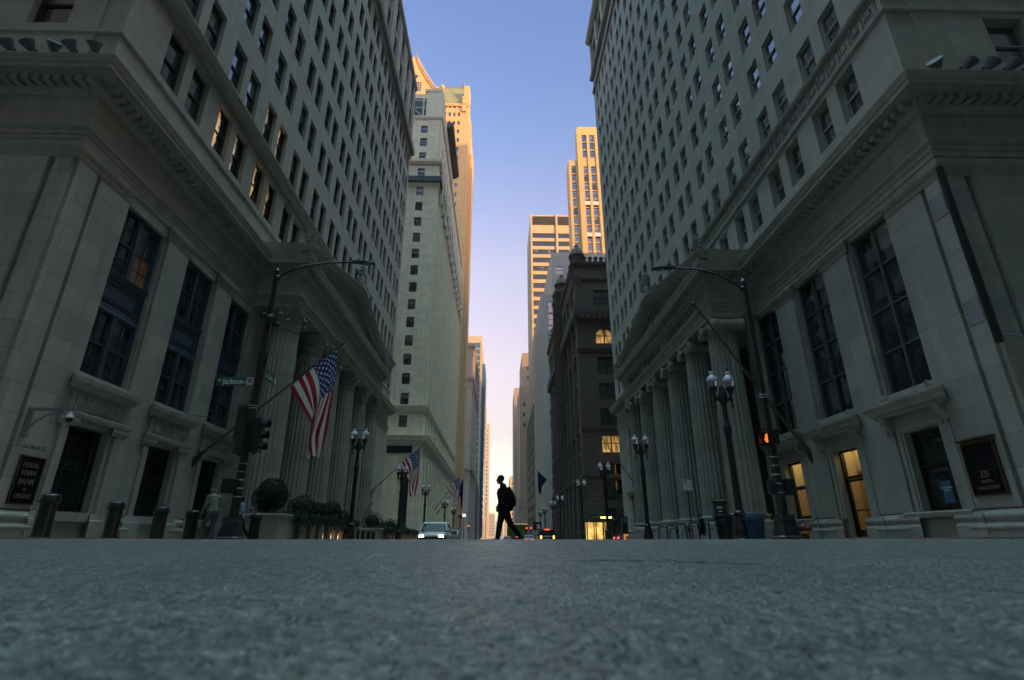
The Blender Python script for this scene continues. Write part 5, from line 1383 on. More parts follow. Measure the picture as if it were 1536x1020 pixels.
flag('dark blue flag hanging from the brown stone block', 103.9, (7.7, 12.2), -.85, [[(x*1.0, z*.8) for x, z in r] for r in A], M['flag_blue'], .2, 'plain flags')
flag('pale grey flag far down the right side of the street', 195., (7.6, 12.5), -.9, [[(x, z*.8) for x, z in r] for r in A], M['flag_white'], .2, 'plain flags')
flagpole('far flagpole with the pale grey flag on the right', (12.2, 195., 8.2), (7.5, 195., 12.7))

# ------------------------------------------------------------------ bollards
def bollard(label, big=True):
    t = thing('bollard', label, 'bollard', group='thick black bollards before the left bank' if big else 'thin black bollards by the left kerb')
    m = MB()
    if big: m.lathe([(.19, 0), (.19, .06), (.178, .08), (.17, .12), (.17, .70)], n=24)
    else: m.lathe([(.15, 0), (.15, .05), (.125, .07), (.125, .66)], n=16)
    m.build('post', M['blackg'], t, 40)
    m = MB()
    if big: m.lathe([(.17, .701), (.195, .715), (.204, .74), (.204, .80), (.19, .82), (.19, .845), (.17, .875), (.10, .905), (.02, .915)], n=24)
    else: m.lathe([(.125, .661), (.15, .67), (.15, .72), (.12, .745), (.02, .76)], n=16)
    m.build('cap', M['blackg'], t, 40)
    return t
BB = [(-9.5, 11.86, 'thick black bollard at the far left before the first grilled window'), (-9.5, 13.94, 'thick black bollard before the pier between the first two grilled windows'),
      (-9.5, 15.85, 'thick black bollard at the foot of the second grilled window'), (-9.5, 17.5, 'thick black bollard just left of the man in the pale sweater'),
      (-8.95, 19.2, 'thick black bollard partly hidden behind the base of the left mast pole'), (-8.35, 19.4, 'thick black bollard standing before the stone planter')]
p0 = None
for x, y, lb in BB:
    if p0 is None: p0 = bollard(lb); p0.location = (x, y, sz(y))
    else: dup(p0, (x, y, sz(y)), 0, lb)
p0 = None
for i, y in enumerate((29.4, 30.8, 32.2, 33.6, 35., 36.3)):
    if p0 is None: p0 = bollard('thin black bollard in the row beside the left kerb lamp', False); p0.location = (-8., y, sz(y))
    else: dup(p0, (-8., y, sz(y)))

# ------------------------------------------------------------------ planters, topiary, ivy
def leaves(mb, n, fn, s):
    for _ in range(n):
        p, nrm = fn(); p, nrm = Vector(p), Vector(nrm).normalized()
        nrm = (nrm + Vector((rnd.uniform(-.8, .8), rnd.uniform(-.8, .8), rnd.uniform(-.8, .8)))).normalized()
        a = nrm.orthogonal().normalized(); a.rotate(Matrix.Rotation(rnd.random()*6.28, 3, nrm)); b = nrm.cross(a)
        q = s*rnd.uniform(.7, 1.4)
        mb.add([tuple(p-a*q), tuple(p+b*q*.5+nrm*q*.15), tuple(p+a*q), tuple(p-b*q*.5+nrm*q*.15)], [(0, 1, 2, 3)])
def shrub(label, c, r, grp, n=2600, s=.035):
    t = thing('topiary_shrub', label, 'shrub', (c[0], c[1], c[2]-r*.95), group=grp)
    m = MB(T=lambda u, v, w: (u, v, w))
    lump = [(rnd.uniform(0, 6.28), rnd.uniform(-1, 1), rnd.uniform(.06, .22)) for _ in range(18)]
    def fn():
        z = rnd.uniform(-1, 1); a = rnd.random()*6.28; q = math.sqrt(1-z*z); d = Vector((q*math.cos(a), q*math.sin(a), z))
        rr = r*(1-abs(rnd.gauss(0, .10)))
        for la, lz, h in lump:
            e = d.dot(Vector((math.sqrt(1-lz*lz)*math.cos(la), math.sqrt(1-lz*lz)*math.sin(la), lz)))
            if e > .75: rr += r*h*(e-.75)*3
        return tuple(d*rr + Vector((0, 0, r*.95))), tuple(d)
    leaves(m, n, fn, s); 
    m.build('foliage', M['leaf'], t)
    m = MB(T=lambda u, v, w: (u, v, w)); m.ball((0, 0, r*.95), r*.80, 12, 8); m.build('inner_foliage', M['leaf'], t)
    m = MB(); m.tube([(0, -.25, 0), (0, r*.4, 0)], .04, 6); m.build('stem', M['bark'], t)
    return t
def planter(label, x0, x1, y0, y1, h, lights):
    z = sz(y0)-.1
    t = thing('planter', label, 'planter', ((x0+x1)/2, (y0+y1)/2, z), world=True, group='stone planters before the left bank')
    m = MB(); m.box(x0, x1, z, z+h-.12, y0, y0+1.2); m.box(x0, x0+.12, z, z+h-.12, y0+1.2, y1); m.box(x0+.12, x1-.12, z, z+.1, y0+1.2, y1); m.box(x0+.12, x1, z, z+h-.12, y1-.2, y1)
    m.box(x0, x1-.10, z+.1, z+h-.14, y0+1.2, y1-.2) if False else None
    m.cbox(x0-.06, x1+.06, z+h-.119, z+h, y0-.06, y0+1.22, .02); m.box(x0-.05, x0+.16, z+h-.119, z+h, y0+1.22, y1+.05); m.box(x1-.16, x1+.05, z+h-.119, z+h, y0+1.22, y1+.05)
    m.build('box', M['lime'], t)
    m = MB(); m.box(x0+.16, x1-.16, z+h-.2, z+h-.06, y0+.1, y1-.1); m.build('soil', M['soil'], t)
    n = int((y1-y0-1.4)/1.15)
    for i in range(n+1):
        m = MB(); y = y0+1.3+(y1-y0-1.6)*i/n; m.cbox(x1-.18, x1+.02, z+.02, z+h-.125, y-.19, y+.19, .015); m.build('baluster', M['lime'], t)
    m = MB()
    for i in range(n):
        ya, yb = y0+1.5+(y1-y0-1.6)*i/n, y0+1.1+(y1-y0-1.6)*(i+1)/n
        for q in range(4): yy = ya+(yb-ya)*(q+.5)/4; m.tube([(x1-.08, z+.05, yy), (x1-.08, z+h-.13, yy)], .012, 5)
        for q in range(4): m.tube([(x1-.08, z+.18+.2*q, ya), (x1-.08, z+.18+.2*q, yb)], .010, 5)
        m.tube([(x1-.08, z+.45+.1*math.sin(b), (ya+yb)/2+.14*math.cos(b)) for b in [v*math.pi/6 for v in range(13)]], .012, 5, False)
    m.build('grille', M['black'], t)
    m = MB()
    for i in range(n):
        if i >= lights:
            ya, yb = y0+1.5+(y1-y0-1.6)*i/n, y0+1.1+(y1-y0-1.6)*(i+1)/n
            m.box(x1-.34, x1-.30, z+.08, z+.42, ya+.05, yb-.05)
    m.build('low_light', M['lampw'], t)
    m = MB(T=lambda u, v, w: (u, v, w))
    def fn():
        q = rnd.random(); y = rnd.uniform(y0+.2, y1-.1)
        if q < .5:
            y = rnd.uniform(y0+1.1, y1); d = abs(rnd.gauss(0, .30)); d = d*(.55+.45*math.sin(y*2.7)**2)
            return (x1+.06+rnd.uniform(0, .10), y, z+h+.05-d), (1, 0, .3)
        return (rnd.uniform(x0+.1, x1), y, z+h+rnd.uniform(-.02, .16)*(1+.6*math.sin(y*3))), (.3, 0, 1)
    leaves(m, int(420*(y1-y0)), fn, .055); o = m.build('ivy', M['ivy'], t)
    return t
planter('pale stone planter with ivy and round clipped shrubs beside the left mast pole', -9.45, -8.0, 20.5, 32., 1.08, 4)
planter('pale stone planter with ivy and glowing low lights past the left kerb lamp', -9.45, -8.0, 38., 56., 1.10, 2)
G = 'clipped round shrubs in the left planters'
for lb, c, r, n in (('largest ball-shaped clipped shrub at the near end of the planter', (-8.75, 21.3, 1.62), .56, 3800),
                 ('round clipped shrub second from the near end of the planter', (-8.55, 24.2, 1.28), .50, 2200), ('low clipped shrub in the middle of the near planter', (-8.5, 25.7, 1.2), .46, 2000),
                 ('clipped shrub beyond the middle of the near planter', (-8.5, 27.1, 1.15), .44, 1800), ('tall round clipped shrub near the far end of the near planter', (-8.5, 28.6, 1.36), .46, 2000),
                 ('smaller clipped shrub at the far end of the near planter', (-8.45, 30.3, .98), .45, 1800),
                 ('round clipped shrub at the near end of the far planter', (-8.8, 39.2, 1.15), .62, 1800), ('clipped shrub in the middle of the far planter', (-8.6, 45., .95), .55, 1300),
                 ('clipped shrub second in the far planter', (-8.6, 42., .75), .5, 1300), ('clipped shrub at the far end of the far planter', (-8.6, 50., .8), .55, 1300)):
    shrub(lb, c, r, G, n)

# ------------------------------------------------------------------ right-hand pavement furniture
def litter_bin(label, x, y, mat, r=.36, H=.86):
    t = thing('litter_bin', label, 'litter bin', (x, y, sz(y)))
    m = MB(); n = 22
    for i in range(n):
        a = 2*math.pi*i/n; c, s = math.cos(a), math.sin(a)
        p = []
        for z, q in ((.06, r*.78), (H*.75, r*.96), (H, r*1.08)):
            for da in (-.07, .07):
                p.append((q*math.cos(a+da), z, q*math.sin(a+da)))
        m.add(p, [(0, 1, 3, 2), (2, 3, 5, 4)])
    m.build('slats', M[mat], t)
    m = MB()
    for z, q in ((.06, r*.8), (H*.80, r*1.0), (H, r*1.1)):
        m.tube([(q*math.cos(a), z, q*math.sin(a)) for a in [v*math.pi/14 for v in range(29)]], .022, 6, False)
    m.lathe([(r*1.0, H*.80), (r*1.02, H*.86), (r*1.0, H*.92)], 0, 0, 28)
    m.build('ring', M[mat], t)
    m = MB(); m.lathe([(r*.70, .04), (r*.86, H*.78)], 0, 0, 22); m.build('liner', M['black'], t)
    return t
litter_bin('blue slatted litter bin beside the twin-globe lamp', 8.55, 18.3, 'blue_slat')
litter_bin('black slatted litter bin behind the twin-globe lamp', 8.42, 20.4, 'black', .36, .92)
def rack(label):
    t = thing('bike_rack', label, 'bike rack', group='black hoop bike racks on the right pavement')
    m = MB(); r = .14; w_ = .42; h = .82
    pts = [(-w_, 0, 0), (-w_, h-r, 0)] + [(-w_+r-r*math.cos(a), h-r+r*math.sin(a), 0) for a in [v*math.pi/12 for v in range(1, 7)]] + [(w_-r+r*math.sin(a), h-r+r*math.cos(a), 0) for a in [v*math.pi/12 for v in range(0, 7)]] + [(w_, 0, 0)]
    m.tube(pts, .034, 8); m.build('hoop', M['black'], t, 60)
    m = MB()
    for s in (-1, 1): m.lathe([(.08, 0), (.08, .012), (.04, .02)], s*w_, 0, 10)
    m.build('foot', M['black'], t); return t
p0 = None
for i, (y, lb) in enumerate(((21.2, 'black hoop bike rack nearest the black litter bin'), (22.3, 'black hoop bike rack just right of the parking sign pole'), (24.6, 'black hoop bike rack holding the parked bicycle, nearer of two'), (26.2, 'black hoop bike rack holding the parked bicycle, farther of two'),
                       (27.8, 'second black hoop bike rack from the far end of the row'), (29.3, 'farthest black hoop bike rack, at the left end of the row'))):
    if p0 is None: p0 = rack(lb); p0.location = (8.75, y, sz(y)); p0.rotation_euler.z = R(42)
    else: dup(p0, (8.75, y, sz(y)), R(42), lb)
def bicycle(label, loc, rot):
    t = thing('bicycle', label, 'bicycle', loc, rot)
    for x in (-.52, .52):
        m = MB(); m.tube([(x+.33*math.cos(a), .34+.33*math.sin(a), 0) for a in [v*math.pi/16 for v in range(33)]], .018, 6, False); wh = m.build('wheel', M['black'], t, True)
        m = MB()
        for k in range(14): a = k*math.pi/7; m.tube([(x, .34, 0), (x+.32*math.cos(a), .34+.32*math.sin(a), 0)], .004, 4)
        m.build('spokes', M['steel'], wh)
    m = MB()
    for a, b in (((-.12, .30), (-.22, .80)), ((-.12, .30), (.38, .78)), ((-.2, .74), (.38, .82)), ((-.52, .34), (-.2, .74)), ((-.52, .34), (-.12, .30)), ((.38, .84), (.52, .34))): m.tube([(a[0], a[1], 0), (b[0], b[1], 0)], .017, 6)
    m.build('frame', M['silver'], t)
    m = MB(); m.tube([(.36, .94, -.28), (.42, .98, -.1), (.40, .98, .1), (.36, .94, .28)], .014, 6); m.tube([(.38, .8, 0), (.40, .98, 0)], .014, 6); m.build('handlebar', M['steel'], t)
    m = MB(); m.ball((-.24, .86, 0), (.13, .03, .07), 10, 6); m.build('saddle', M['black'], t)
    m = MB(); m.box(-.56, -.46, .58, .63, -.03, .03); m.build('reflector', M['yellow_paint'], t)
bicycle('parked bicycle with thin frame leaning on the hoop bike racks', (8.95, 27.2, sz(27.2)), R(38))
t = thing('parking_sign', 'small white no parking sign on a thin pole among the bike racks', 'sign', (8.45, 24., sz(24)))
m = MB(); m.tube([(0, 0, 0), (0, 2.6, 0)], .028, 6); m.build('pole', M['black'], t)
m = MB(); m.cbox(-.19, .19, 2.12, 2.62, -.04, -.03, .003); p = m.build('panel', M['white_sign'], t)
m = MB(); m.tube([(-.085+.07*math.cos(a), 2.51+.07*math.sin(a), -.045) for a in [v*math.pi/10 for v in range(21)]], .009, 5, False); m.tube([(-.135, 2.56, -.045), (-.035, 2.46, -.045)], .008, 5); m.box(-.17, .17, 2.13, 2.165, -.044, -.04); m.build('symbol', M['red_ink'], p)
link('lettering', text_mesh('P', .10, (1, 0, 0), UP, .002, m='black_ink'), p, (-.085, -.043, 2.51))
link('lettering', text_mesh('NO STOPPING\nSTANDING', .045, (1, 0, 0), UP, .002, m='red_ink'), p, (.0, -.043, 2.33))
def hydrant(x, y):
    t = thing('fire_hydrant', 'squat red fire hydrant with a yellow band below the lit right window', 'fire hydrant', (x, y, sz(y)-.06))
    m = MB(); m.lathe([(.17, 0), (.17, .05), (.115, .07), (.11, .30)], n=16); m.build('barrel', M['red_paint'], t, 40)
    m = MB(); m.lathe([(.16, .30), (.175, .32), (.175, .36), (.16, .38)], n=16); m.build('band', M['yellow_paint'], t)
    m = MB(); m.lathe([(.135, .38), (.15, .42), (.15, .50), (.12, .58), (.06, .64), (.045, .66), (.045, .70), (.02, .71)], n=16); m.build('bonnet', M['red_paint'], t, 40)
    for a in (R(200), R(290), R(20)):
        m = MB(); c, s = math.cos(a), math.sin(a)
        m.tube([(0, .47, 0), (.2*c, .47, .2*s), (.25*c, .47, .25*s)], [.085, .085, .08], 10); m.tube([(.25*c, .47, .25*s), (.29*c, .47, .29*s)], .03, 6); m.build('outlet_cap', M['red_paint'], t, 40)
hydrant(10.5, 18.8)
t = thing('directory_kiosk', 'small bronze directory kiosk between the near columns of the right portico', 'kiosk', (11.1, 27.2, .40), R(-25))
m = MB(); m.cbox(-.30, .30, 0, 1.35, -.15, .15, .02); m.cbox(-.37, .37, 1.35, 1.47, -.2, .2, .03); m.tube([(-.33, 1.47, 0), (-.2, 1.56, 0), (0, 1.6, 0), (.2, 1.56, 0), (.33, 1.47, 0)], .04, 6); m.build('cabinet', paint('olive_bronze_cabinet', (.065, .055, .035), .5, .3), t)
m = MB(); m.box(-.2, .2, .25, 1.22, -.165, -.155); p = m.build('panel', M['plaque'], t)
m = MB()
for a, b, z in ((-.15, .15, 1.12), (-.15, .10, 1.06), (-.08, .1, .9), (-.12, .14, .72)): m.box(a, b, z, z+.04, -.172, -.168)
m.build('notice', M['white_sign'], p)
# bus shelter with lit panels
t = thing('bus_shelter', 'dark bus shelter with curved roof and amber lit panels before the brown stone block', 'bus shelter', (10.2, 56., sz(56)))
m = MB()
for x in (-1.25, -.35, .55, 1.25):
    for y in (-.6, .6): m.box(x-.05, x+.05, 0, 2.3, y-.05, y+.05)
m.box(-1.25, 1.25, .02, .14, -.05+.6, .05+.6); m.build('frame', M['black'], t)
m = MB(); m.grid(lambda i, j: (-1.75+3.5*i, 2.30+.36*math.sin(math.pi*i), -.95+1.9*j), 14, 2, False); m.grid(lambda i, j: (-1.75+3.5*i, 2.22+.34*math.sin(math.pi*i), -.95+1.9*j), 14, 2, False)
m.grid(lambda i, j: (-1.75+3.5*i, 2.22+.08*j+(.34+.02*j)*math.sin(math.pi*i), -.95), 14, 1, False); m.build('roof', M['black'], t)
for x0, x1 in ((-1.2, -.4), (-.3, .5)):
    m = MB(); m.box(x0, x1, .15, 2.0, .5, .54); m.build('lit_panel', M['shop'], t)
m = MB(); m.box(.65, .72, .3, 2.0, -.4, .4); m.build('lit_panel', M['shop'], t)
m = MB(); m.box(.1, 1.2, 2.36, 2.5, -.99, -.96); m.build('lit_sign', M['amber'], t)
m = MB(); m.box(-.3, .6, .42, .47, .1, .45); m.build('bench', M['silver'], t)
# low lit shop window box / kiosk behind the right bank
t = thing('vending_kiosk', 'narrow orange lit kiosk against the far corner of the right bank', 'kiosk', (13.2, 57.5, sz(57)))
m = MB(); m.box(-.30, .30, 0, 2.6, -.3, .3); m.build('cabinet', M['bronze'], t)
m = MB(); m.box(-.25, .25, .1, .9, -.33, -.31); m.build('lit_panel', glow_o := glow('kiosk_orange_panel', (1., .30, .04), .9, .5, 3.), t)
m = MB(); m.box(-.25, .25, 2.0, 2.5, -.33, -.31); m.build('blue_panel', M['blue_slat'], t)

# ------------------------------------------------------------------ things fixed to the banks
t = thing('wall_plaque', 'black plaque with bronze frame reading Federal Reserve Bank of Chicago on the left bank', 'plaque', (-13.862, 16.24, 1.68))
m = MB(T=Fac('E', 0).T); m.box(-.40, .40, -.64, .64, -.004, .03); m.build('panel', M['plaque'], t)
m = MB(T=Fac('E', 0).T)
for a, b, c, d in ((-.44, -.40, -.68, .68), (.40, .44, -.68, .68), (-.40, .40, .64, .68), (-.40, .40, -.68, -.64)): m.box(a, b, c, d, -.004, .06)
m.build('frame', M['brass'], t)
for s, z, h in (('FEDERAL', .42, .20), ('RESERVE', .20, .20), ('BANK', -.05, .25), ('OF', -.26, .11), ('CHICAGO', -.45, .175)):
    link('lettering', text_mesh(s, h, (0, 1, 0), UP, .01, {'BANK': .86, 'OF': .9}.get(s, .70), m='gilt'), t, (.036, 0, z))
t = thing('wall_plaque', 'black plaque with bronze frame reading 231 South LaSalle Street on the right bank', 'plaque', (13.838, 14.90, 1.95))
m = MB(T=Fac('W', 0).T); m.box(-.50, .50, -.70, .70, -.03, .03); m.build('panel', M['plaque'], t)
m = MB(T=Fac('W', 0).T)
for a, b, c, d in ((-.55, -.50, -.75, .75), (.50, .55, -.75, .75), (-.50, .50, .70, .75), (-.50, .50, -.75, -.70)): m.box(a, b, c, d, -.03, .06)
m.box(-.62, .62, .80, .86, -.03, .12); m.box(-.47, .47, .045, .052, .03, .034); m.build('frame', M['brass'], t)
for s, z, h, sx in (('231', -.16, .27, .8), ('SOUTH', -.36, .125, .85), ('LASALLE STREET', -.53, .125, .78)):
    link('lettering', text_mesh(s, h, (0, -1, 0), UP, .01, sx, m='gilt'), t, (-.036, 0, z))
t = thing('security_camera', 'white wall bracket holding a dome security camera on the left bank corner', 'security camera', (-13.86, 15.62, 2.9))
m = MB(T=lambda u, v, w: (u, w, v)); m.box(-.02, .10, 0, .80, -.05, .05); m.box(.10, 1.35, .72, .80, -.04, .04)
m.tube([(.08, .12, 0), (.3, .42, 0), (.62, .62, 0), (1.0, .70, 0)], .03, 6); m.box(-.02, .14, -.06, .06, -.08, .08); m.build('bracket', M['plate'], t)
m = MB(T=lambda u, v, w: (u, w, v)); m.lathe([(.05, .70), (.07, .60), (.10, .56), (.10, .50)], 1.22, 0, 12); m.build('housing', M['white_sign'], t)
m = MB(T=lambda u, v, w: (u, w, v)); m.ball((1.22, .49, 0), (.10, .12, .10), 12, 8); m.build('dome', M['plaque'], t, True)
def flood(label, loc, tilt, grp):
    t = thing('flood_light', label, 'flood light', loc, 0, grp)
    a = math.radians(tilt); c, s = math.cos(a), math.sin(a)
    def TT(u, v, w):
        x, z = u*c+v*s, -u*s+v*c
        return (x, w*.80-z*.60, z*.80+w*.60)
    m = MB(T=TT); m.lathe([(.08, .10), (.11, .16), (.13, .20), (.20, .34), (.225, .40), (.235, .42), (.235, .44)], n=18); m.build('housing', M['flood'], t, 40)
    m = MB(T=TT); m.lathe([(.215, .425), (.20, .43), (.02, .435)], n=18); m.build('lens', M['lampglass'], t)
    m = MB(); m.box(-.12, .12, -.02, .05, -.06, .06); m.box(-.015, .015, .05, .22, -.05, .05); m.build('bracket', M['black'], t)
    return t
GL, GR = 'flood lights along the left cornice', 'flood lights along the right cornice'
for i, (x, tl_) in enumerate(((-16.5, -22), (-15.82, -20), (-15.22, 24), (-14.45, -16), (-13.78, 8))):
    lb = ['flood light at the far left end of the row on the left cornice', 'second flood light from the left on the left cornice', 'middle flood light tipped towards the street on the left cornice', 'fourth flood light from the left on the left cornice', 'flood light nearest the corner on the left cornice'][i]
    if i == 0: flood(lb, (x, 13.62, 15.40), tl_, GL)
    else: flood(lb, (x, 13.62, 15.40), tl_, GL)
for i, (x, tl_) in enumerate(((14.35, 62), (15.08, 30), (15.82, 28), (16.55, 30), (17.2, 26))):
    lb = ['flood light turned to show its round face, nearest the corner on the right cornice', 'second flood light from the corner on the right cornice', 'middle flood light of the row on the right cornice', 'fourth flood light from the corner on the right cornice', 'flood light at the far right end of the row on the right cornice'][i]
    flood(lb, (x, 12.60, 14.36), tl_ if i else -40, GR)
t = thing('corner_conduit', 'long black conduit strip running down the corner of the right bank', 'conduit', (13.80, 13.22, 5.15))
m = MB(); m.box(-.06, .10, 0, 5.9, -.06, .05); m.build('channel', M['black'], t)
m = MB(); m.tube([(.05, .25, -.02), (.5, .22, -.02), (.9, .1, -.02), (.95, -.6, -.02)], .03, 6); m.build('pipe', M['silver'], t)
for z, a in ((9.9, 'upper'), (6.3, 'lower')):
    t = thing('steel_plate', f'grey bolted steel plate on the street side of the right bank corner, {a} of two', 'steel plate', (13.868, 13.70, z))
    m = MB(T=Fac('W', 0).T); m.cbox(-.26, .26, -.39, .39, 0, .02, .004); m.build('sheet', M['plate'], t)
    m = MB(T=Fac('W', 0).T)
    for v in (-.3, 0, .3): m.ball((.21, v, .02), .02, 6, 4)
    m.build('bolt', M['black'], t)
    t = thing('steel_plate', f'grey bolted steel plate on the side-street face of the right bank corner, {a} of two', 'steel plate', (14.33, 13.288, z))
    m = MB(T=Fac('S', 0).T); m.cbox(-.28, .28, -.39, .39, -.03, .0, .004); m.build('sheet', M['plate'], t)
    m = MB(T=Fac('S', 0).T)
    for v in (-.3, 0, .3): m.ball((.23, v, .0), .02, 6, 4)
    m.build('bolt', M['black'], t)

# far signals and lit globe
def post_signal(label, x, y, z, lit, post=True):
    t = signal(label, (x, y, z), 0, lit, 3, 'lit traffic signals far down the street')
    if post:
        m = MB(); m.tube([(.0, sz(y)-z, .2), (0, 1.2, .2)], .06, 6); m.build('post', M['black'], t)
for lb, x, y, z, l in (('traffic signal lit amber beside the second flag on the left', -8.6, 48.5, 4.6, 'amber'), ('traffic signal lit red on the left before the far lamps', -7., 136., 1.9, 'sigred'), ('traffic signal lit red on the right, left one of the pair', 6.6, 126., 1.25, 'sigred'), ('traffic signal lit red on the right, right one of the pair', 7.6, 126., 1.25, 'sigred')):
    post_signal(lb, x, y, z, l)
t = thing('lit_globe_lamp', 'single street globe glowing warm white far down the left kerb', 'street lamp', (-7.6, 126., sz(126)))
m = MB(); m.tube([(0, 0, 0), (0, 5.6, 0)], .08, 8); m.build('post', M['black'], t)
m = MB(); m.ball((0, 5.85, 0), .32, 10, 8); m.build('globe', M['lampon'], t)
t = thing('sign_trailer', 'white and black lane sign box above the dark car on the right', 'sign', (6.6, 92., sz(92)))
m = MB(); m.tube([(0, 0, 0), (0, 2.0, 0)], .06, 6); m.build('post', M['black'], t)
m = MB(); m.cbox(-.7, .7, 2.0, 3.3, -.1, .1, .03); p = m.build('panel', M['black'], t)
m = MB(); m.box(-.1, .4, 2.2, 2.9, -.13, -.11); m.build('notice', M['white_sign'], p)
t = thing('construction_screen', 'green construction screen with a row of small yellow lamps behind the walking man', 'screen', (6.2, 175., sz(175)))
m = MB(); m.box(-3.2, 3.2, 0, 5.2, -.2, .2); m.build('panel', paint('green_screen_cloth', (.05, .11, .03), .8), t)
m = MB()
for i in range(9): m.ball((-2.9+.72*i, 5.3, -.2), .12, 6, 4)
m.build('string_light', M['lampw'], t)
# ------------------------------------------------------------------ figures (one continuous remeshed surface each)
def ID(u, v, w): return (u, v, w)
def limb(m, pts, rs, n=10):
    """chain of tapered capsules; pts in metres (forward, left, up)"""
    for (a, b), (p, q) in zip(zip(pts, pts[1:]), zip(rs, rs[1:])):
        a, b = Vector(a), Vector(b); k = 4
        m.tube([tuple(a.lerp(b, i/k)) for i in range(k+1)], [p+(q-p)*i/k for i in range(k+1)], n)
    for p, r in zip(pts, rs): m.ball(p, r, n, 8)
def fuse(m, name, mat, parent, vox, smooth=4):
    o = m.build(name, mat, parent, 'all')
    r = o.modifiers.new('fuse', 'REMESH'); r.mode = 'VOXEL'; r.voxel_size = vox; r.use_smooth_shade = True
    s = o.modifiers.new('smooth', 'SMOOTH'); s.factor = .5; s.iterations = smooth
    return o
def hand(m, w, d, palm, side, k=1.):
    """palm, four unequal curled fingers and a thumb; w wrist, d direction of the fingers, palm normal"""
    w, d = Vector(w), Vector(d).normalized(); n = Vector(palm).normalized(); n = (n-d*n.dot(d)).normalized(); s = d.cross(n)*side
    for i, off in enumerate((-.028, -.01, .01, .028)):
        limb(m, [tuple(w+s*off*.6), tuple(w+d*.085*k+s*off)], [.018, .013], 8)
        L = (.070, .082, .076, .058)[i]*k
        b = w+d*.085*k+s*off; c = b+d*L*.45+n*L*.12; e = c+d*L*.33+n*L*.33; f = e+d*L*.10+n*L*.30
        limb(m, [tuple(b), tuple(c), tuple(e), tuple(f)], [.0105, .0095, .0085, .0075], 8)
    b = w+d*.02-s*.03; c = b-s*.022+d*.035+n*.012; e = c+d*.03+n*.02
    limb(m, [tuple(b), tuple(c), tuple(e)], [.014, .0115, .009], 8)
def head(m, c, yaw=0., pitch=0., k=1.):
    cy, sy, cp, sp = math.cos(yaw), math.sin(yaw), math.cos(pitch), math.sin(pitch)
    def TT(x, y, z):
        x, z = x*cp+z*sp, -x*sp+z*cp
        return (c[0]+k*(x*cy-y*sy), c[1]+k*(x*sy+y*cy), c[2]+k*z)
    h = m.at(); h.T = lambda a, b, d: m.T(*TT(a, b, d))
    h.ball((-.012, 0, .03), (.098, .074, .0), 3, 2) if False else None
    def B(p, r): h.ball(p, r, 14, 10)
    B((-.012, 0, .035), (.098, .076, .090)); B((.028, 0, -.012), (.066, .062, .085)); B((.045, 0, -.078), (.042, .044, .034))
    B((.0, 0, -.055), (.06, .056, .045))
    h.tube([(.078, 0, .032), (.094, 0, .004), (.106, 0, -.018)], [.010, .013, .016], 8); B((.098, .012, -.02), (.012, .010, .010)); B((.098, -.012, -.02), (.012, .010, .010))
    B((.084, 0, -.046), (.016, .026, .008)); B((.082, 0, -.060), (.016, .024, .009)); B((.078, 0, -.085), (.014, .02, .014))
    for s in (-1, 1):
        B((.074, s*.030, .040), (.016, .024, .008)); B((.074, s*.030, .020), (.012, .013, .010)); B((.05, s*.052, -.005), (.025, .014, .02))
        h.tube([(-.012, s*.078, .025), (-.02, s*.088, .012), (-.012, s*.086, -.012), (-.002, s*.078, -.022)], [.008, .012, .010, .008], 6)
    return h
def hair_cap(m, c, yaw=0., pitch=0., k=1., drop=0.):
    h = m.at(); cy, sy = math.cos(yaw), math.sin(yaw); cp, sp = math.cos(pitch), math.sin(pitch)
    def TT(x, y, z):
        x, z = x*cp+z*sp, -x*sp+z*cp
        return (c[0]+k*(x*cy-y*sy), c[1]+k*(x*sy+y*cy), c[2]+k*z)
    h.T = lambda a, b, d: m.T(*TT(a, b, d))
    h.ball((-.022, 0, .050), (.098, .081, .086), 16, 10); h.ball((-.045, 0, .012-drop), (.070, .078, .06), 14, 8)
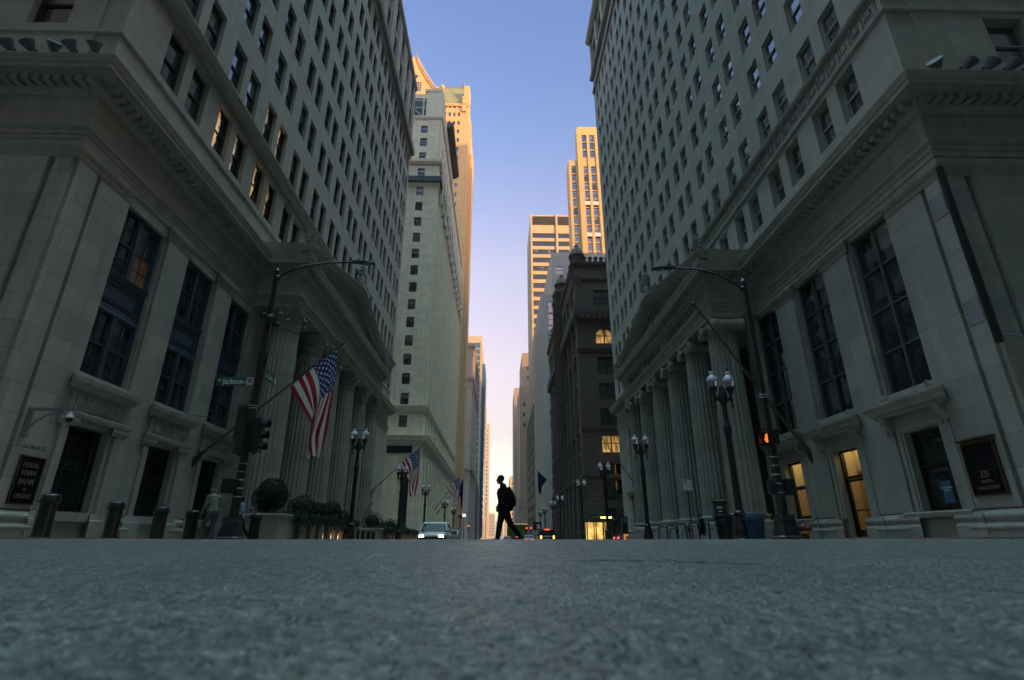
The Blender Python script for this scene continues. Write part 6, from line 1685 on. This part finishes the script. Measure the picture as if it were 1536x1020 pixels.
def person(name_label, loc, rot, J, mats, vox=.009, scale=1., shirt_r=1., hairy=True, hood=False, leg_r=1.):
    t = thing('person', name_label, 'person', loc, rot); t.scale = (scale,)*3
    m = MB(ID)
    P = J
    pel, ch, nk, hd = P['pel'], P['chest'], P['neck'], P['head']
    limb(m, [pel, tuple(Vector(pel).lerp(Vector(ch), .5)), ch], [.115, .105, .125]); m.ball((ch[0], ch[1], ch[2]-.02), (.11, .165, .17), 14, 10); m.ball((pel[0], pel[1], pel[2]), (.11, .15, .11), 14, 10)
    limb(m, [(ch[0]-.01, 0, ch[2]+.13), nk, tuple(Vector(nk).lerp(Vector(hd), .45))], [.085, .058, .052])
    head(m, hd, P.get('yaw', 0), P.get('pitch', 0))
    for s in ('l', 'r'):
        sg = 1 if s == 'l' else -1
        sh, el, wr = P['sh'+s], P['el'+s], P['wr'+s]
        limb(m, [(ch[0], sg*.09, ch[2]+.12), sh, el, wr], [.07, .058, .042, .028])
        d = Vector(P.get('hd'+s, Vector(wr)-Vector(el))); hand(m, wr, d, (0, -sg, 0), sg)
        hp, kn, an, toe = P['hp'+s], P['kn'+s], P['an'+s], P['to'+s]
        limb(m, [hp, tuple(Vector(hp).lerp(Vector(kn), .4)), kn, tuple(Vector(kn).lerp(Vector(an), .35)), an], [.092, .085, .058, .056, .036])
        limb(m, [an, toe], [.036, .03])
    fuse(m, 'body', M[mats['skin']], t, vox)
    # clothes: thicker shells over the same skeleton, ending at neck, cuffs, waist and hems
    m = MB(ID); w0 = tuple(Vector(pel)+Vector((0, 0, .02 - (.06 if hood else 0))))
    limb(m, [w0, tuple(Vector(pel).lerp(Vector(ch), .5)), ch], [.135*shirt_r, .130*shirt_r, .145*shirt_r]); m.ball((ch[0]-.005, 0, ch[2]-.02), (.13*shirt_r, .185, .19), 16, 12); m.ball(w0, (.135*shirt_r, .172, .12), 16, 10)
    m.ball((ch[0]-.02, 0, ch[2]+.14), (.10, .15, .08), 14, 8); limb(m, [(ch[0]-.01, 0, ch[2]+.15), (nk[0]-.005, 0, nk[2]-.005)], [.09, .072])
    for s in ('l', 'r'):
        sg = 1 if s == 'l' else -1
        sh, el, wr = P['sh'+s], P['el'+s], P['wr'+s]
        limb(m, [(ch[0], sg*.09, ch[2]+.12), sh, tuple(Vector(sh).lerp(Vector(el), .5)), el, tuple(Vector(el).lerp(Vector(wr), .5)), tuple(Vector(el).lerp(Vector(wr), .93))], [.085, .078, .066, .060, .055, .046])
    if hood: m.ball((nk[0]-.045, 0, nk[2]-.02), (.075, .10, .06), 12, 8); limb(m, [(nk[0]-.07, 0, nk[2]-.03), (nk[0]-.10, 0, nk[2]-.14)], [.055, .045])
    fuse(m, mats.get('topname', 'jacket'), M[mats['top']], t, vox)
    m = MB(ID); m.ball((pel[0], 0, pel[2]-.02), (.128, .165, .12), 14, 10)
    for s in ('l', 'r'):
        hp, kn, an = P['hp'+s], P['kn'+s], P['an'+s]; hp, kn, an = Vector(hp), Vector(kn), Vector(an)
        limb(m, [tuple(hp), tuple(hp.lerp(kn, .45)), tuple(kn), tuple(kn.lerp(an, .4)), tuple(kn.lerp(an, .95))], [q*leg_r for q in (.108, .098, .074, .070, .060)])
    fuse(m, 'trousers', M[mats['leg']], t, vox)
    for s in ('l', 'r'):
        an, toe = Vector(P['an'+s]), Vector(P['to'+s]); he = Vector(P['he'+s])
        m = MB(ID); limb(m, [tuple(he), tuple(he.lerp(toe, .45)+Vector((0, 0, .012))), tuple(toe)], [.040, .044, .034]); limb(m, [tuple(he.lerp(an, .3)), tuple(an.lerp(he, .35))], [.045, .042])
        fuse(m, 'shoe', M[mats['shoe']], t, vox)
    if hairy:
        m = MB(ID); hair_cap(m, hd, P.get('yaw', 0), P.get('pitch', 0)); fuse(m, 'hair', M['hair'], t, vox)
    return t
def backpack(label, loc, rot, c, k=1., tilt=0., mat='pack', name='backpack'):
    t = thing(name, label, 'backpack', loc, rot)
    m = MB(ID); x, y, z = c
    for i in range(7):
        f = i/6; m.ball((x-.02-.05*math.sin(f*math.pi)-tilt*(1-f), y, z-.20*k+.40*k*f), (.095*k*(.75+.35*math.sin(f*math.pi)), .15*k*(.8+.2*math.sin(f*math.pi)), .085*k), 14, 10)
    m.ball((x-.12*k-tilt*.6, y, z-.08*k), (.05*k, .115*k, .11*k), 12, 8)
    fuse(m, 'bag', M[mat], t, .010)
    for s in (-1, 1):
        m = MB(ID); m.tube([(x+.04, y+s*.09, z+.19*k), (x+.10, y+s*.11, z+.25*k), (x+.20, y+s*.12, z+.20*k), (x+.25, y+s*.13, z+.04), (x+.18, y+s*.14, z-.12*k), (x+.03, y+s*.13, z-.18*k)], .02, 8); m.build('strap', M[mat], t, True)
    m = MB(ID); m.tube([(x-.02, y-.04, z+.22*k), (x-.02, y-.02, z+.265*k), (x-.02, y+.02, z+.265*k), (x-.02, y+.04, z+.22*k)], .010, 6); m.build('handle', M[mat], t, True)
    return t
J1 = dict(pel=(0, 0, .93), chest=(.035, 0, 1.27), neck=(.055, 0, 1.485), head=(.105, 0, 1.615), pitch=.02,
          shl=(.03, .185, 1.42), ell=(-.02, .235, 1.13), wrl=(.15, .225, .915), hdl=(.25, -.03, -1), shr=(.03, -.185, 1.42), elr=(-.04, -.235, 1.14), wrr=(.11, -.23, .90), hdr=(.2, .02, -1),
          hpl=(.0, .092, .90), knl=(.10, .095, .50), anl=(.165, .095, .085), tol=(.33, .095, .035), hel=(.125, .095, .04),
          hpr=(-.01, -.092, .90), knr=(-.15, -.095, .515), anr=(-.425, -.095, .17), tor=(-.445, -.095, .03), her=(-.52, -.095, .145))
wx, wy = .17, 15.
person('man in dark jacket and black jeans walking left across the street', (wx, wy, rz(wy)), math.pi, J1, dict(skin='skin', top='jacket', leg='jeans', shoe='shoe'), .0085, 1., 1.16, True, True, 1.14)
backpack('black backpack worn by the man walking across the street', (wx, wy, rz(wy)), math.pi, (-.115, 0, 1.11), 1.14, .05)
J2 = dict(pel=(-.06, 0, .95), chest=(.03, 0, 1.30), neck=(.08, 0, 1.50), head=(.155, 0, 1.60), pitch=.38, yaw=.1,
          shl=(.03, .195, 1.42), ell=(.06, .25, 1.13), wrl=(.19, .22, .90), shr=(.03, -.195, 1.42), elr=(.10, -.25, 1.14), wrr=(.24, -.20, .93),
          hpl=(-.05, .092, .92), knl=(.20, .095, .56), anl=(.12, .095, .10), tol=(.28, .095, .04), hel=(.07, .095, .05),
          hpr=(-.06, -.092, .92), knr=(-.03, -.095, .50), anr=(-.10, -.095, .085), tor=(.07, -.095, .035), her=(-.14, -.095, .04))
person('bald man in pale sweater and grey trousers stooping as he walks before the left bank', (-10.1, 19.8, sz(19.8)), R(180-28), J2, dict(skin='skinl', top='sweater', leg='slacks', shoe='shoe', topname='sweater'), .011, 1.04, 1.15, False)
J3 = dict(J1); 
person('person in lilac shirt standing mostly hidden behind the left mast pole', (-9.15, 20.0, sz(20)), R(200), J3, dict(skin='skin', top='lilac', leg='jeans', shoe='shoe', topname='shirt'), .013, .86, 1.1)
J4 = dict(J1, knl=(.03, .095, .48), anl=(.02, .095, .085), tol=(.18, .095, .035), hel=(-.03, .095, .04), knr=(0, -.095, .48), anr=(-.05, -.095, .085), tor=(.11, -.095, .035), her=(-.09, -.095, .04))
person('person in pale blue shirt seen from behind by the bike racks', (10.95, 29.6, sz(29.6)), R(75), J4, dict(skin='skin', top='bluesh', leg='jeans', shoe='shoe', topname='shirt'), .013, .86)
backpack('dark backpack worn by the person in the pale blue shirt', (10.95, 29.6, sz(29.6)), R(75), (-.17, 0, 1.02), .9, .02)

# ------------------------------------------------------------------ vehicles (local +y is forward)
def vehicle(label, cat, loc, rot, Lh, W, H, col, suv=False, lights='tail', grp='vehicles far down the street', bright=None):
    t = thing('parked_car' if False else 'car', label, cat, loc, rot, grp)
    a = W/2; zb = .24; belt = H*.60 if not suv else H*.56
    def ring(y, lo, hi, hw):
        n = 20; r = []
        for i in range(n):
            q = 2*math.pi*i/n; c, s = math.cos(q), math.sin(q); e = .45
            r.append((hw*math.copysign(abs(c)**e, c), y, (lo+hi)/2+(hi-lo)/2*math.copysign(abs(s)**e, s)))
        return r
    h = Lh/2
    hood = belt*.93 if not suv else belt*.98
    secs = [(-h, zb+.18, belt*.86, a*.80), (-h+.06, zb+.06, belt*.95, a*.90), (-h+.35, zb, belt*.99, a*.97), (-h*.45, zb-.03, belt, a), (h*.25, zb-.03, belt, a), (h*.45, zb, hood, a*.985), (h-.45, zb, hood*.93, a*.95), (h-.1, zb+.05, hood*.82, a*.88), (h, zb+.14, hood*.72, a*.78)]
    p = []; f = []
    for s in secs: p += ring(*s)
    for k in range(len(secs)-1):
        for i in range(20): j = (i+1) % 20; f.append((k*20+i, k*20+j, (k+1)*20+j, (k+1)*20+i))
    f += [tuple(range(20))[::-1], tuple((len(secs)-1)*20+i for i in range(20))]
    m = MB(ID); m.add(p, f); body = m.build('body', M[col], t, 50)
    yr = -h*.93 if suv else -h*.80; yf = h*.42
    def rect(y0, y1, w): return [(-w, y0), (w, y0), (w, y1), (-w, y1)]
    m = MB(lambda u, v, w: (u, w, v)); m.loft([rect(yr, yf, a*.93), rect(yr+.12*(1 if suv else 3), yf-.55, a*.80), rect(yr+.2*(1 if suv else 3.2), yf-.68, a*.76)], [belt-.04, H-.10, H-.055]); m.build('cabin_window', M['carglass'], t)
    m = MB(lambda u, v, w: (u, w, v)); q = (1 if suv else 3)
    m.loft([rect(yr+.10*q, yf-.52, a*.815), rect(yr+.14*q, yf-.60, a*.80), rect(yr+.3*q, yf-.8, a*.68)], [H-.105, H-.04, H]); m.build('roof', M[col], t)
    m = MB(lambda u, v, w: (u, w, v))
    for s in (-1, 1):
        m.tube([(s*a*.93, belt-.03, yf), (s*a*.81, H-.09, yf-.55)], .035, 6); m.tube([(s*a*.94, belt-.03, yr), (s*a*.81, H-.09, yr+.12*q)], .06, 6); m.tube([(s*a*.945, belt-.03, yf*.0-.1), (s*a*.82, H-.09, -.12)], .03, 6)
    m.build('pillar', M[col], t)
    for s in (-1, 1):
        for y in (-h*.60, h*.62):
            m = MB(lambda u, v, w: (v, w, u)); rr = .34 if suv else .31
            # lathe about the axle: build by tubes
            m = MB(ID); m.tube([(s*(a-.20), y, rr), (s*(a-.19), y, rr), (s*(a-.01), y, rr), (s*(a+.0), y, rr)], [rr*.9, rr, rr, rr*.92], 18); wh = m.build('wheel', M['black'], t, 40)
            m = MB(ID); m.tube([(s*(a-.02), y, rr), (s*(a+.012), y, rr)], [rr*.62, rr*.58], 12); m.build('rim', M['steel'], wh)
        m = MB(ID); m.ball((s*(a+.07), yf-.15, belt+.06), (.10, .06, .07), 8, 6); m.build('mirror', M[col], t)
        m = MB(ID)
        if suv: m.box(s*a*.80-.09, s*a*.80+.09, -h-.01, -h+.12, belt*.62, belt*.98)
        else: m.box(s*a*.66-.17, s*a*.66+.17, -h-.012, -h+.15, belt*.66, belt*.84)
        m.build('taillight', M[bright] if lights == 'tail' and bright else M['tail'] if lights == 'tail' else M['red_paint'], t)
        m = MB(ID); m.ball((s*a*.66, h-.04, hood*.66), (.17, .08, .075), 12, 8); m.build('headlight', M['head'] if lights == 'head' else M['lampglass'], t)
    m = MB(ID); m.box(-.26, .26, -h-.03, -h+.02, belt*.52, belt*.64) ; m.build('plate', M['white_sign'], t)
    m = MB(ID); m.cbox(-a*.86, a*.86, -h-.05, -h+.15, zb-.02, zb+.22, .03) if False else m.box(-a*.82, a*.82, -h-.04, -h+.2, zb, zb+.2); m.box(-a*.78, a*.78, h-.2, h+.03, zb+.02, zb+.2); m.build('bumper', M['black'], t)
    if lights == 'head':
        m = MB(ID); m.box(-a*.4, a*.4, h-.06, h+.012, zb+.22, hood*.62); m.build('radiator_grille', M['black'], t)
    if lights == 'tail' and suv:
        m = MB(ID); m.box(-.3, .3, yr-.02+.1, yr+.1, H-.10, H-.03); m.build('brake_light', M['tail'], t)
    return t
M['carwhite'] = paint('white_car_paint', (.62, .62, .60), .25, var=.1); M['cardark'] = paint('dark_car_paint', (.03, .028, .026), .22, var=.1)
M['carsilver'] = paint('silver_car_paint', (.34, .35, .36), .28, .3, var=.1); M['carblue'] = paint('blue_car_paint', (.02, .05, .12), .22, var=.1)
M['carred'] = paint('red_car_paint', (.16, .02, .015), .25, var=.1)
vehicle('white car driving towards the camera with bright headlights', 'car', (-4.15, 37.5, rz(37.5)), math.pi, 4.6, 1.86, 1.42, 'carwhite', False, 'head')
vehicle('dark sport utility car with orange tail lights and a red brake light, seen from behind', 'car', (6.15, 71., rz(71)), 0, 4.7, 1.95, 1.72, 'cardark', True, 'tail', bright='tailo')
vehicle('silver car with red tail lights just left of the dark car', 'car', (5.8, 104., rz(104)), 0, 4.6, 1.85, 1.45, 'carsilver', False, 'tail')
vehicle('red car seen from behind under the walking man', 'car', (2.3, 128., rz(128)), 0, 4.6, 1.85, 1.5, 'carred', False, 'tail')
vehicle('far dark car with red tail lights right of the walking man\'s legs', 'car', (5.3, 150., rz(150)), 0, 4.6, 1.9, 1.6, 'cardark', True, 'tail')
vehicle('blue parked car with a red tail light, half hidden behind the right bank', 'car', (16.9, 69.5, rz(69)), R(-78), 4.5, 1.85, 1.5, 'carblue', False, 'tail')
t = thing('delivery_van', 'grey boxy van waiting on the left beyond the white car', 'van', (-9.0+1.8, 92., rz(92)), 0, 'vehicles far down the street')
m = MB(ID); m.cbox(-1.05, 1.05, -2.6, 1.4, .4, 2.5, .06) if False else m.box(-1.05, 1.05, -1.6, 2.8, .42, 2.45); m.build('cargo_box', M['silver'], t)
m = MB(lambda u, v, w: (u, w, v)); m.loft([[(-.98, -3.1), (.98, -3.1), (.98, -1.62), (-.98, -1.62)], [(-.98, -3.1), (.98, -3.1), (.98, -1.62), (-.98, -1.62)], [(-.85, -2.3), (.85, -2.3), (.85, -1.62), (-.85, -1.62)]], [.38, 1.25, 2.05]); m.build('cab', M['silver'], t)
m = MB(lambda u, v, w: (u, w, v)); m.quad((-.80, 1.32, -3.06), (.80, 1.32, -3.06), (.72, 1.95, -2.42), (-.72, 1.95, -2.42)); m.build('windscreen', M['glass'], t)
for s in (-1, 1):
    for y in (-2.4, 1.8):
        m = MB(ID); m.tube([(s*.80, y, .38), (s*1.03, y, .38)], [.38, .38], 16); m.build('wheel', M['black'], t)
    m = MB(ID); m.ball((s*.75, -3.11, .75), (.14, .05, .09), 10, 6); m.build('headlight', M['lampglass'], t)
HAZE = .00018
# ------------------------------------------------------------------ ground
t = NT('asphalt'); p = t.pos()
st = t.n('ShaderNodeTexVoronoi', {'Vector': p, 'Scale': 105., 'Randomness': 1.}, feature='F1')
d1 = st.outputs['Distance']; cc = st.outputs['Color']
st2 = t.n('ShaderNodeTexVoronoi', {'Vector': p, 'Scale': 210.}, feature='F1')
sep = t.n('ShaderNodeSeparateXYZ', {0: cc})
n1 = t.noise(p, 2.2, 6, .6); n2 = t.noise(p, 22., 5, .6); n3 = t.noise(t.n('ShaderNodeMapping', {'Vector': p, 'Scale': (.25, 1.6, 1)}).outputs[0], 1.1, 5, .6)
base = t.mix(t.ramp(sep.outputs[0], .1, 1., 0, 1.), (.032, .036, .033), (.20, .212, .178))
base = t.mix(t.ramp(n1, .35, .68, 0, .55), base, (.036, .041, .039))
base = t.mix(t.ramp(n3, .52, .74, 0, .45), base, (.13, .14, .122))
base = t.mix(t.ramp(n2, .5, .75, 0, .4), base, (.018, .020, .023))
h = t.math('ADD', t.math('MULTIPLY', t.ramp(d1, .0, .55, 1., 0.), 1.), t.math('MULTIPLY', st2.outputs['Distance'], -.35))
h = t.math('ADD', h, t.math('MULTIPLY', n2, 1.2))
t.P(Base_Color=base, Roughness=t.ramp(n2, .3, .7, .30, .50), Normal=t.bump(h, .8, .006)); t.b.inputs['Specular IOR Level'].default_value = .75
M['asphalt'] = t.m
M['paintline'] = stone('worn_white_road_paint', (.36, .37, .37), 0, 0, stain=.9, bump=.6)
M['tar'] = paint('tar_seam', (.055, .062, .06), .55, var=.2, bump=.3, scale=60)
M['walk'] = stone('concrete_pavement', (.30, .30, .285), 1.5, 1.5, .012, .06, .4, bump=.3)
ys = [-60, -30, -12, -6, -3] + [-2.5+.25*i for i in range(60)] + [13, 14, 16, 20, 30, 45, 60, 80, 100, 125, 150, 200, 300, 450, 700, 1100, 1600, 2600]
xs = [-1500, -500, -200, -100, -60, -30, -20, -14, -10, -7, -4, -2, -1, 0, 1, 2, 4, 7, 10, 14, 20, 30, 60, 100, 200, 500, 1500]
from mathutils import noise as mn
def rough(x, y):
    v = Vector((x, y, 0))
    return .0030*mn.noise(v*70) + .0034*mn.noise(v*30+Vector((9, 3, 1))) + .0034*mn.noise(v*9) + .003*mn.noise(v*2.2)
m = MB(ID); ny, nx = 330, 340; pts = []
for j in range(ny+1):
    y = .34*(8.6/.34)**(j/ny); fade = min(1, (8.6-y)/1.5)
    for i in range(nx+1):
        x = (i/nx*2-1)*1.18*y; pts.append((x, y, rz(y)+.003+rough(x, y)*fade))
m.add(pts, [(j*(nx+1)+i, j*(nx+1)+i+1, (j+1)*(nx+1)+i+1, (j+1)*(nx+1)+i) for j in range(ny) for i in range(nx)])
struct('road_surface', m, M['asphalt'], 'all')
m = MB(ID); n = len(xs)
m.add([(x, y, rz(y)) for y in ys for x in xs], [(j*n+i, j*n+i+1, (j+1)*n+i+1, (j+1)*n+i) for j in range(len(ys)-1) for i in range(n-1)])
struct('road', m, M['asphalt'], 'all')
def strip(m, x0, x1, y0, y1, dz=.006, step=.2):
    k = max(1, int((y1-y0)/step))
    def P(i, j): y = y0+(y1-y0)*j; return (x0+(x1-x0)*i, y, rz(y)+dz)
    m.grid(P, max(1, int((x1-x0)/4)), k, False)
m = MB(ID); strip(m, -40, 40, 5.55, 5.95); strip(m, -7.2, 7.2, 10.4, 10.7); strip(m, -7.2, 7.2, 14.2, 14.5)
for i in range(40): strip(m, -.12, .12, 20+9*i, 23+9*i, .004, 1.)
struct('road_marking', m, M['paintline'])
m = MB(ID)
def P(i, j):
    x = .22+.52*i; y = 1.66+.05*math.sin(i*5)-.05*i + (j-.5)*.075*(.5+.5*math.sin(i*math.pi))*(1+.4*math.sin(i*23)); return (x, y, rz(y)+.0048+rough(x, y))
m.grid(P, 40, 3, False)
struct('tar_seam', m, M['tar'])
def walk(nm, x0, x1, y0, y1, r0=2.5):
    m = MB(ID); inner = x1 if x1 < 0 else x0; out = x0 if x1 < 0 else x1; s = 1 if x1 < 0 else -1
    # outline with rounded kerb corners on the street side
    pts = [(out, y0)] + [(inner-s*r0+s*r0*math.sin(a), y0+r0-r0*math.cos(a)) for a in [q*math.pi/16 for q in range(9)]]
    k = max(2, int((y1-y0)/4)); pts += [(inner, y0+r0+(y1-y0-2*r0)*q/k) for q in range(1, k)]
    pts += [(inner-s*r0+s*r0*math.cos(a), y1-r0+r0*math.sin(a)) for a in [q*math.pi/16 for q in range(9)]] + [(out, y1)]
    n = len(pts)
    p = [(x, y, sz(y)) for x, y in pts] + [(x, y, rz(y)-.05) for x, y in pts] + [(out, y, sz(y)) for x, y in pts]
    f = [(i, i+1, n+i+1, n+i) for i in range(n-1)] + [(i, i+1, 2*n+i+1, 2*n+i) for i in range(n-1) if True]
    m.add(p, f); struct(nm, m, M['walk'])
for a, b in ((9.6, 67.5), (78., 141.), (154., 224.), (225., 347.), (360., 700.)): walk('pavement', -40, -7.15, a, b)
for a, b in ((9.6, 62.), (77., 125.5), (141., 228.), (229., 400.), (401., 700.)): walk('pavement', 7.15, 40, a, b)

# ------------------------------------------------------------------ sky, sun, camera
AZ, EL = R(126), R(9.5)
ZB = 40.
w = bpy.data.worlds.new('World'); S.world = w; w.use_nodes = True
nt = w.node_tree; bg = nt.nodes['Background']
sk = nt.nodes.new('ShaderNodeTexSky'); sk.sky_type = 'NISHITA'; sk.sun_disc = False; sk.sun_elevation = EL; sk.sun_rotation = AZ; sk.air_density = 1.; sk.dust_density = 1.2; sk.ozone_density = 2.
geo = nt.nodes.new('ShaderNodeTexCoord'); sp = nt.nodes.new('ShaderNodeSeparateXYZ'); nt.links.new(geo.outputs['Generated'], sp.inputs[0])
cr = nt.nodes.new('ShaderNodeValToRGB'); nt.links.new(sp.outputs[2], cr.inputs[0])
TINT = [(0., (3.3, 2.8, 2.8)), (.07, (3.3, 2.6, 2.6)), (.133, (3.7, 2.4, 1.9)), (.183, (4.05, 2.3, 1.74)), (.245, (4.75, 2.55, 1.95)), (.305, (5.4, 2.85, 2.17)), (.365, (5.7, 3.0, 2.4)), (.479, (5.9, 3.35, 2.84)),
        (.582, (4.7, 3.15, 3.15)), (.67, (3.7, 3.0, 3.3)), (.745, (3.3, 2.8, 3.3)), (.80, (3.05, 2.72, 3.3)), (.83, (3.2, 2.8, 3.4)), (.90, (ZB*1.14, ZB*1.06, ZB*.72)), (1., (ZB*1.14, ZB*1.06, ZB*.72))]
el = cr.color_ramp.elements
el[0].color = tuple(x/50 for x in TINT[0][1]) + (1,); el[1].color = tuple(x/50 for x in TINT[-1][1]) + (1,)
for q, c in TINT[1:-1]: el.new(q).color = tuple(x/50 for x in c) + (1,)
sc20 = nt.nodes.new('ShaderNodeVectorMath'); sc20.operation = 'SCALE'; sc20.inputs[3].default_value = 50.
nt.links.new(cr.outputs[0], sc20.inputs[0])
mx = nt.nodes.new('ShaderNodeMix'); mx.data_type = 'RGBA'; mx.blend_type = 'MULTIPLY'; mx.inputs[0].default_value = 1.
nt.links.new(sk.outputs[0], mx.inputs[6]); nt.links.new(sc20.outputs[0], mx.inputs[7]); nt.links.new(mx.outputs[2], bg.inputs[0])
bg.inputs[1].default_value = .15
sd = Vector((math.sin(AZ)*math.cos(EL), math.cos(AZ)*math.cos(EL), math.sin(EL)))
L = bpy.data.lights.new('sun', 'SUN'); L.energy = 5.; L.angle = R(.5); L.color = (1., .58, .19)
so = bpy.data.objects.new('sun', L); COL.objects.link(so); so.rotation_euler = sd.to_track_quat('Z', 'Y').to_euler(); so.location = sd*300
cam = bpy.data.cameras.new('camera'); co = bpy.data.objects.new('camera', cam); COL.objects.link(co); S.camera = co
cam.sensor_width = 36; cam.lens = 36*787/1536; cam.clip_start = .05; cam.clip_end = 6000
co.location = CAM; co.rotation_euler = (R(90+20.65), 0, -math.atan(22/841.))
cam.dof.use_dof = True; cam.dof.focus_distance = 18; cam.dof.aperture_fstop = 4.
S.view_settings.view_transform = 'Standard'; S.view_settings.look = 'None'; S.view_settings.gamma = 1; S.view_settings.use_curve_mapping = False
S.view_settings.exposure = EXPO if 'EXPO' in globals() else 0.
S.cycles.use_denoising = True; S.cycles.max_bounces = 7; S.cycles.diffuse_bounces = 4; S.cycles.glossy_bounces = 3; S.cycles.transmission_bounces = 5; S.cycles.use_adaptive_sampling = True; S.cycles.adaptive_threshold = .02
S.cycles.sample_clamp_indirect = 4.

def haze(dens):
    t = bpy.data.materials.new('haze'); t.use_nodes = True; n = t.node_tree; n.nodes.remove(n.nodes['Principled BSDF'])
    v = n.nodes.new('ShaderNodeVolumePrincipled'); v.inputs['Color'].default_value = (.80, .84, .92, 1); v.inputs['Density'].default_value = dens; v.inputs['Anisotropy'].default_value = .2
    n.links.new(v.outputs[0], n.nodes['Material Output'].inputs['Volume'])
    m = MB(ID); m.box(-1600, 1600, -60.5-70, 2650, -5, 190) if False else m.add([(x, y, z) for x in (-1600, 1600) for y in (-140, 2650) for z in (-3, 182)], [(0,1,3,2),(4,6,7,5),(0,4,5,1),(2,3,7,6),(0,2,6,4),(1,5,7,3)])
    o = m.build('haze', t); o['kind'] = 'stuff'
if HAZE: haze(HAZE)
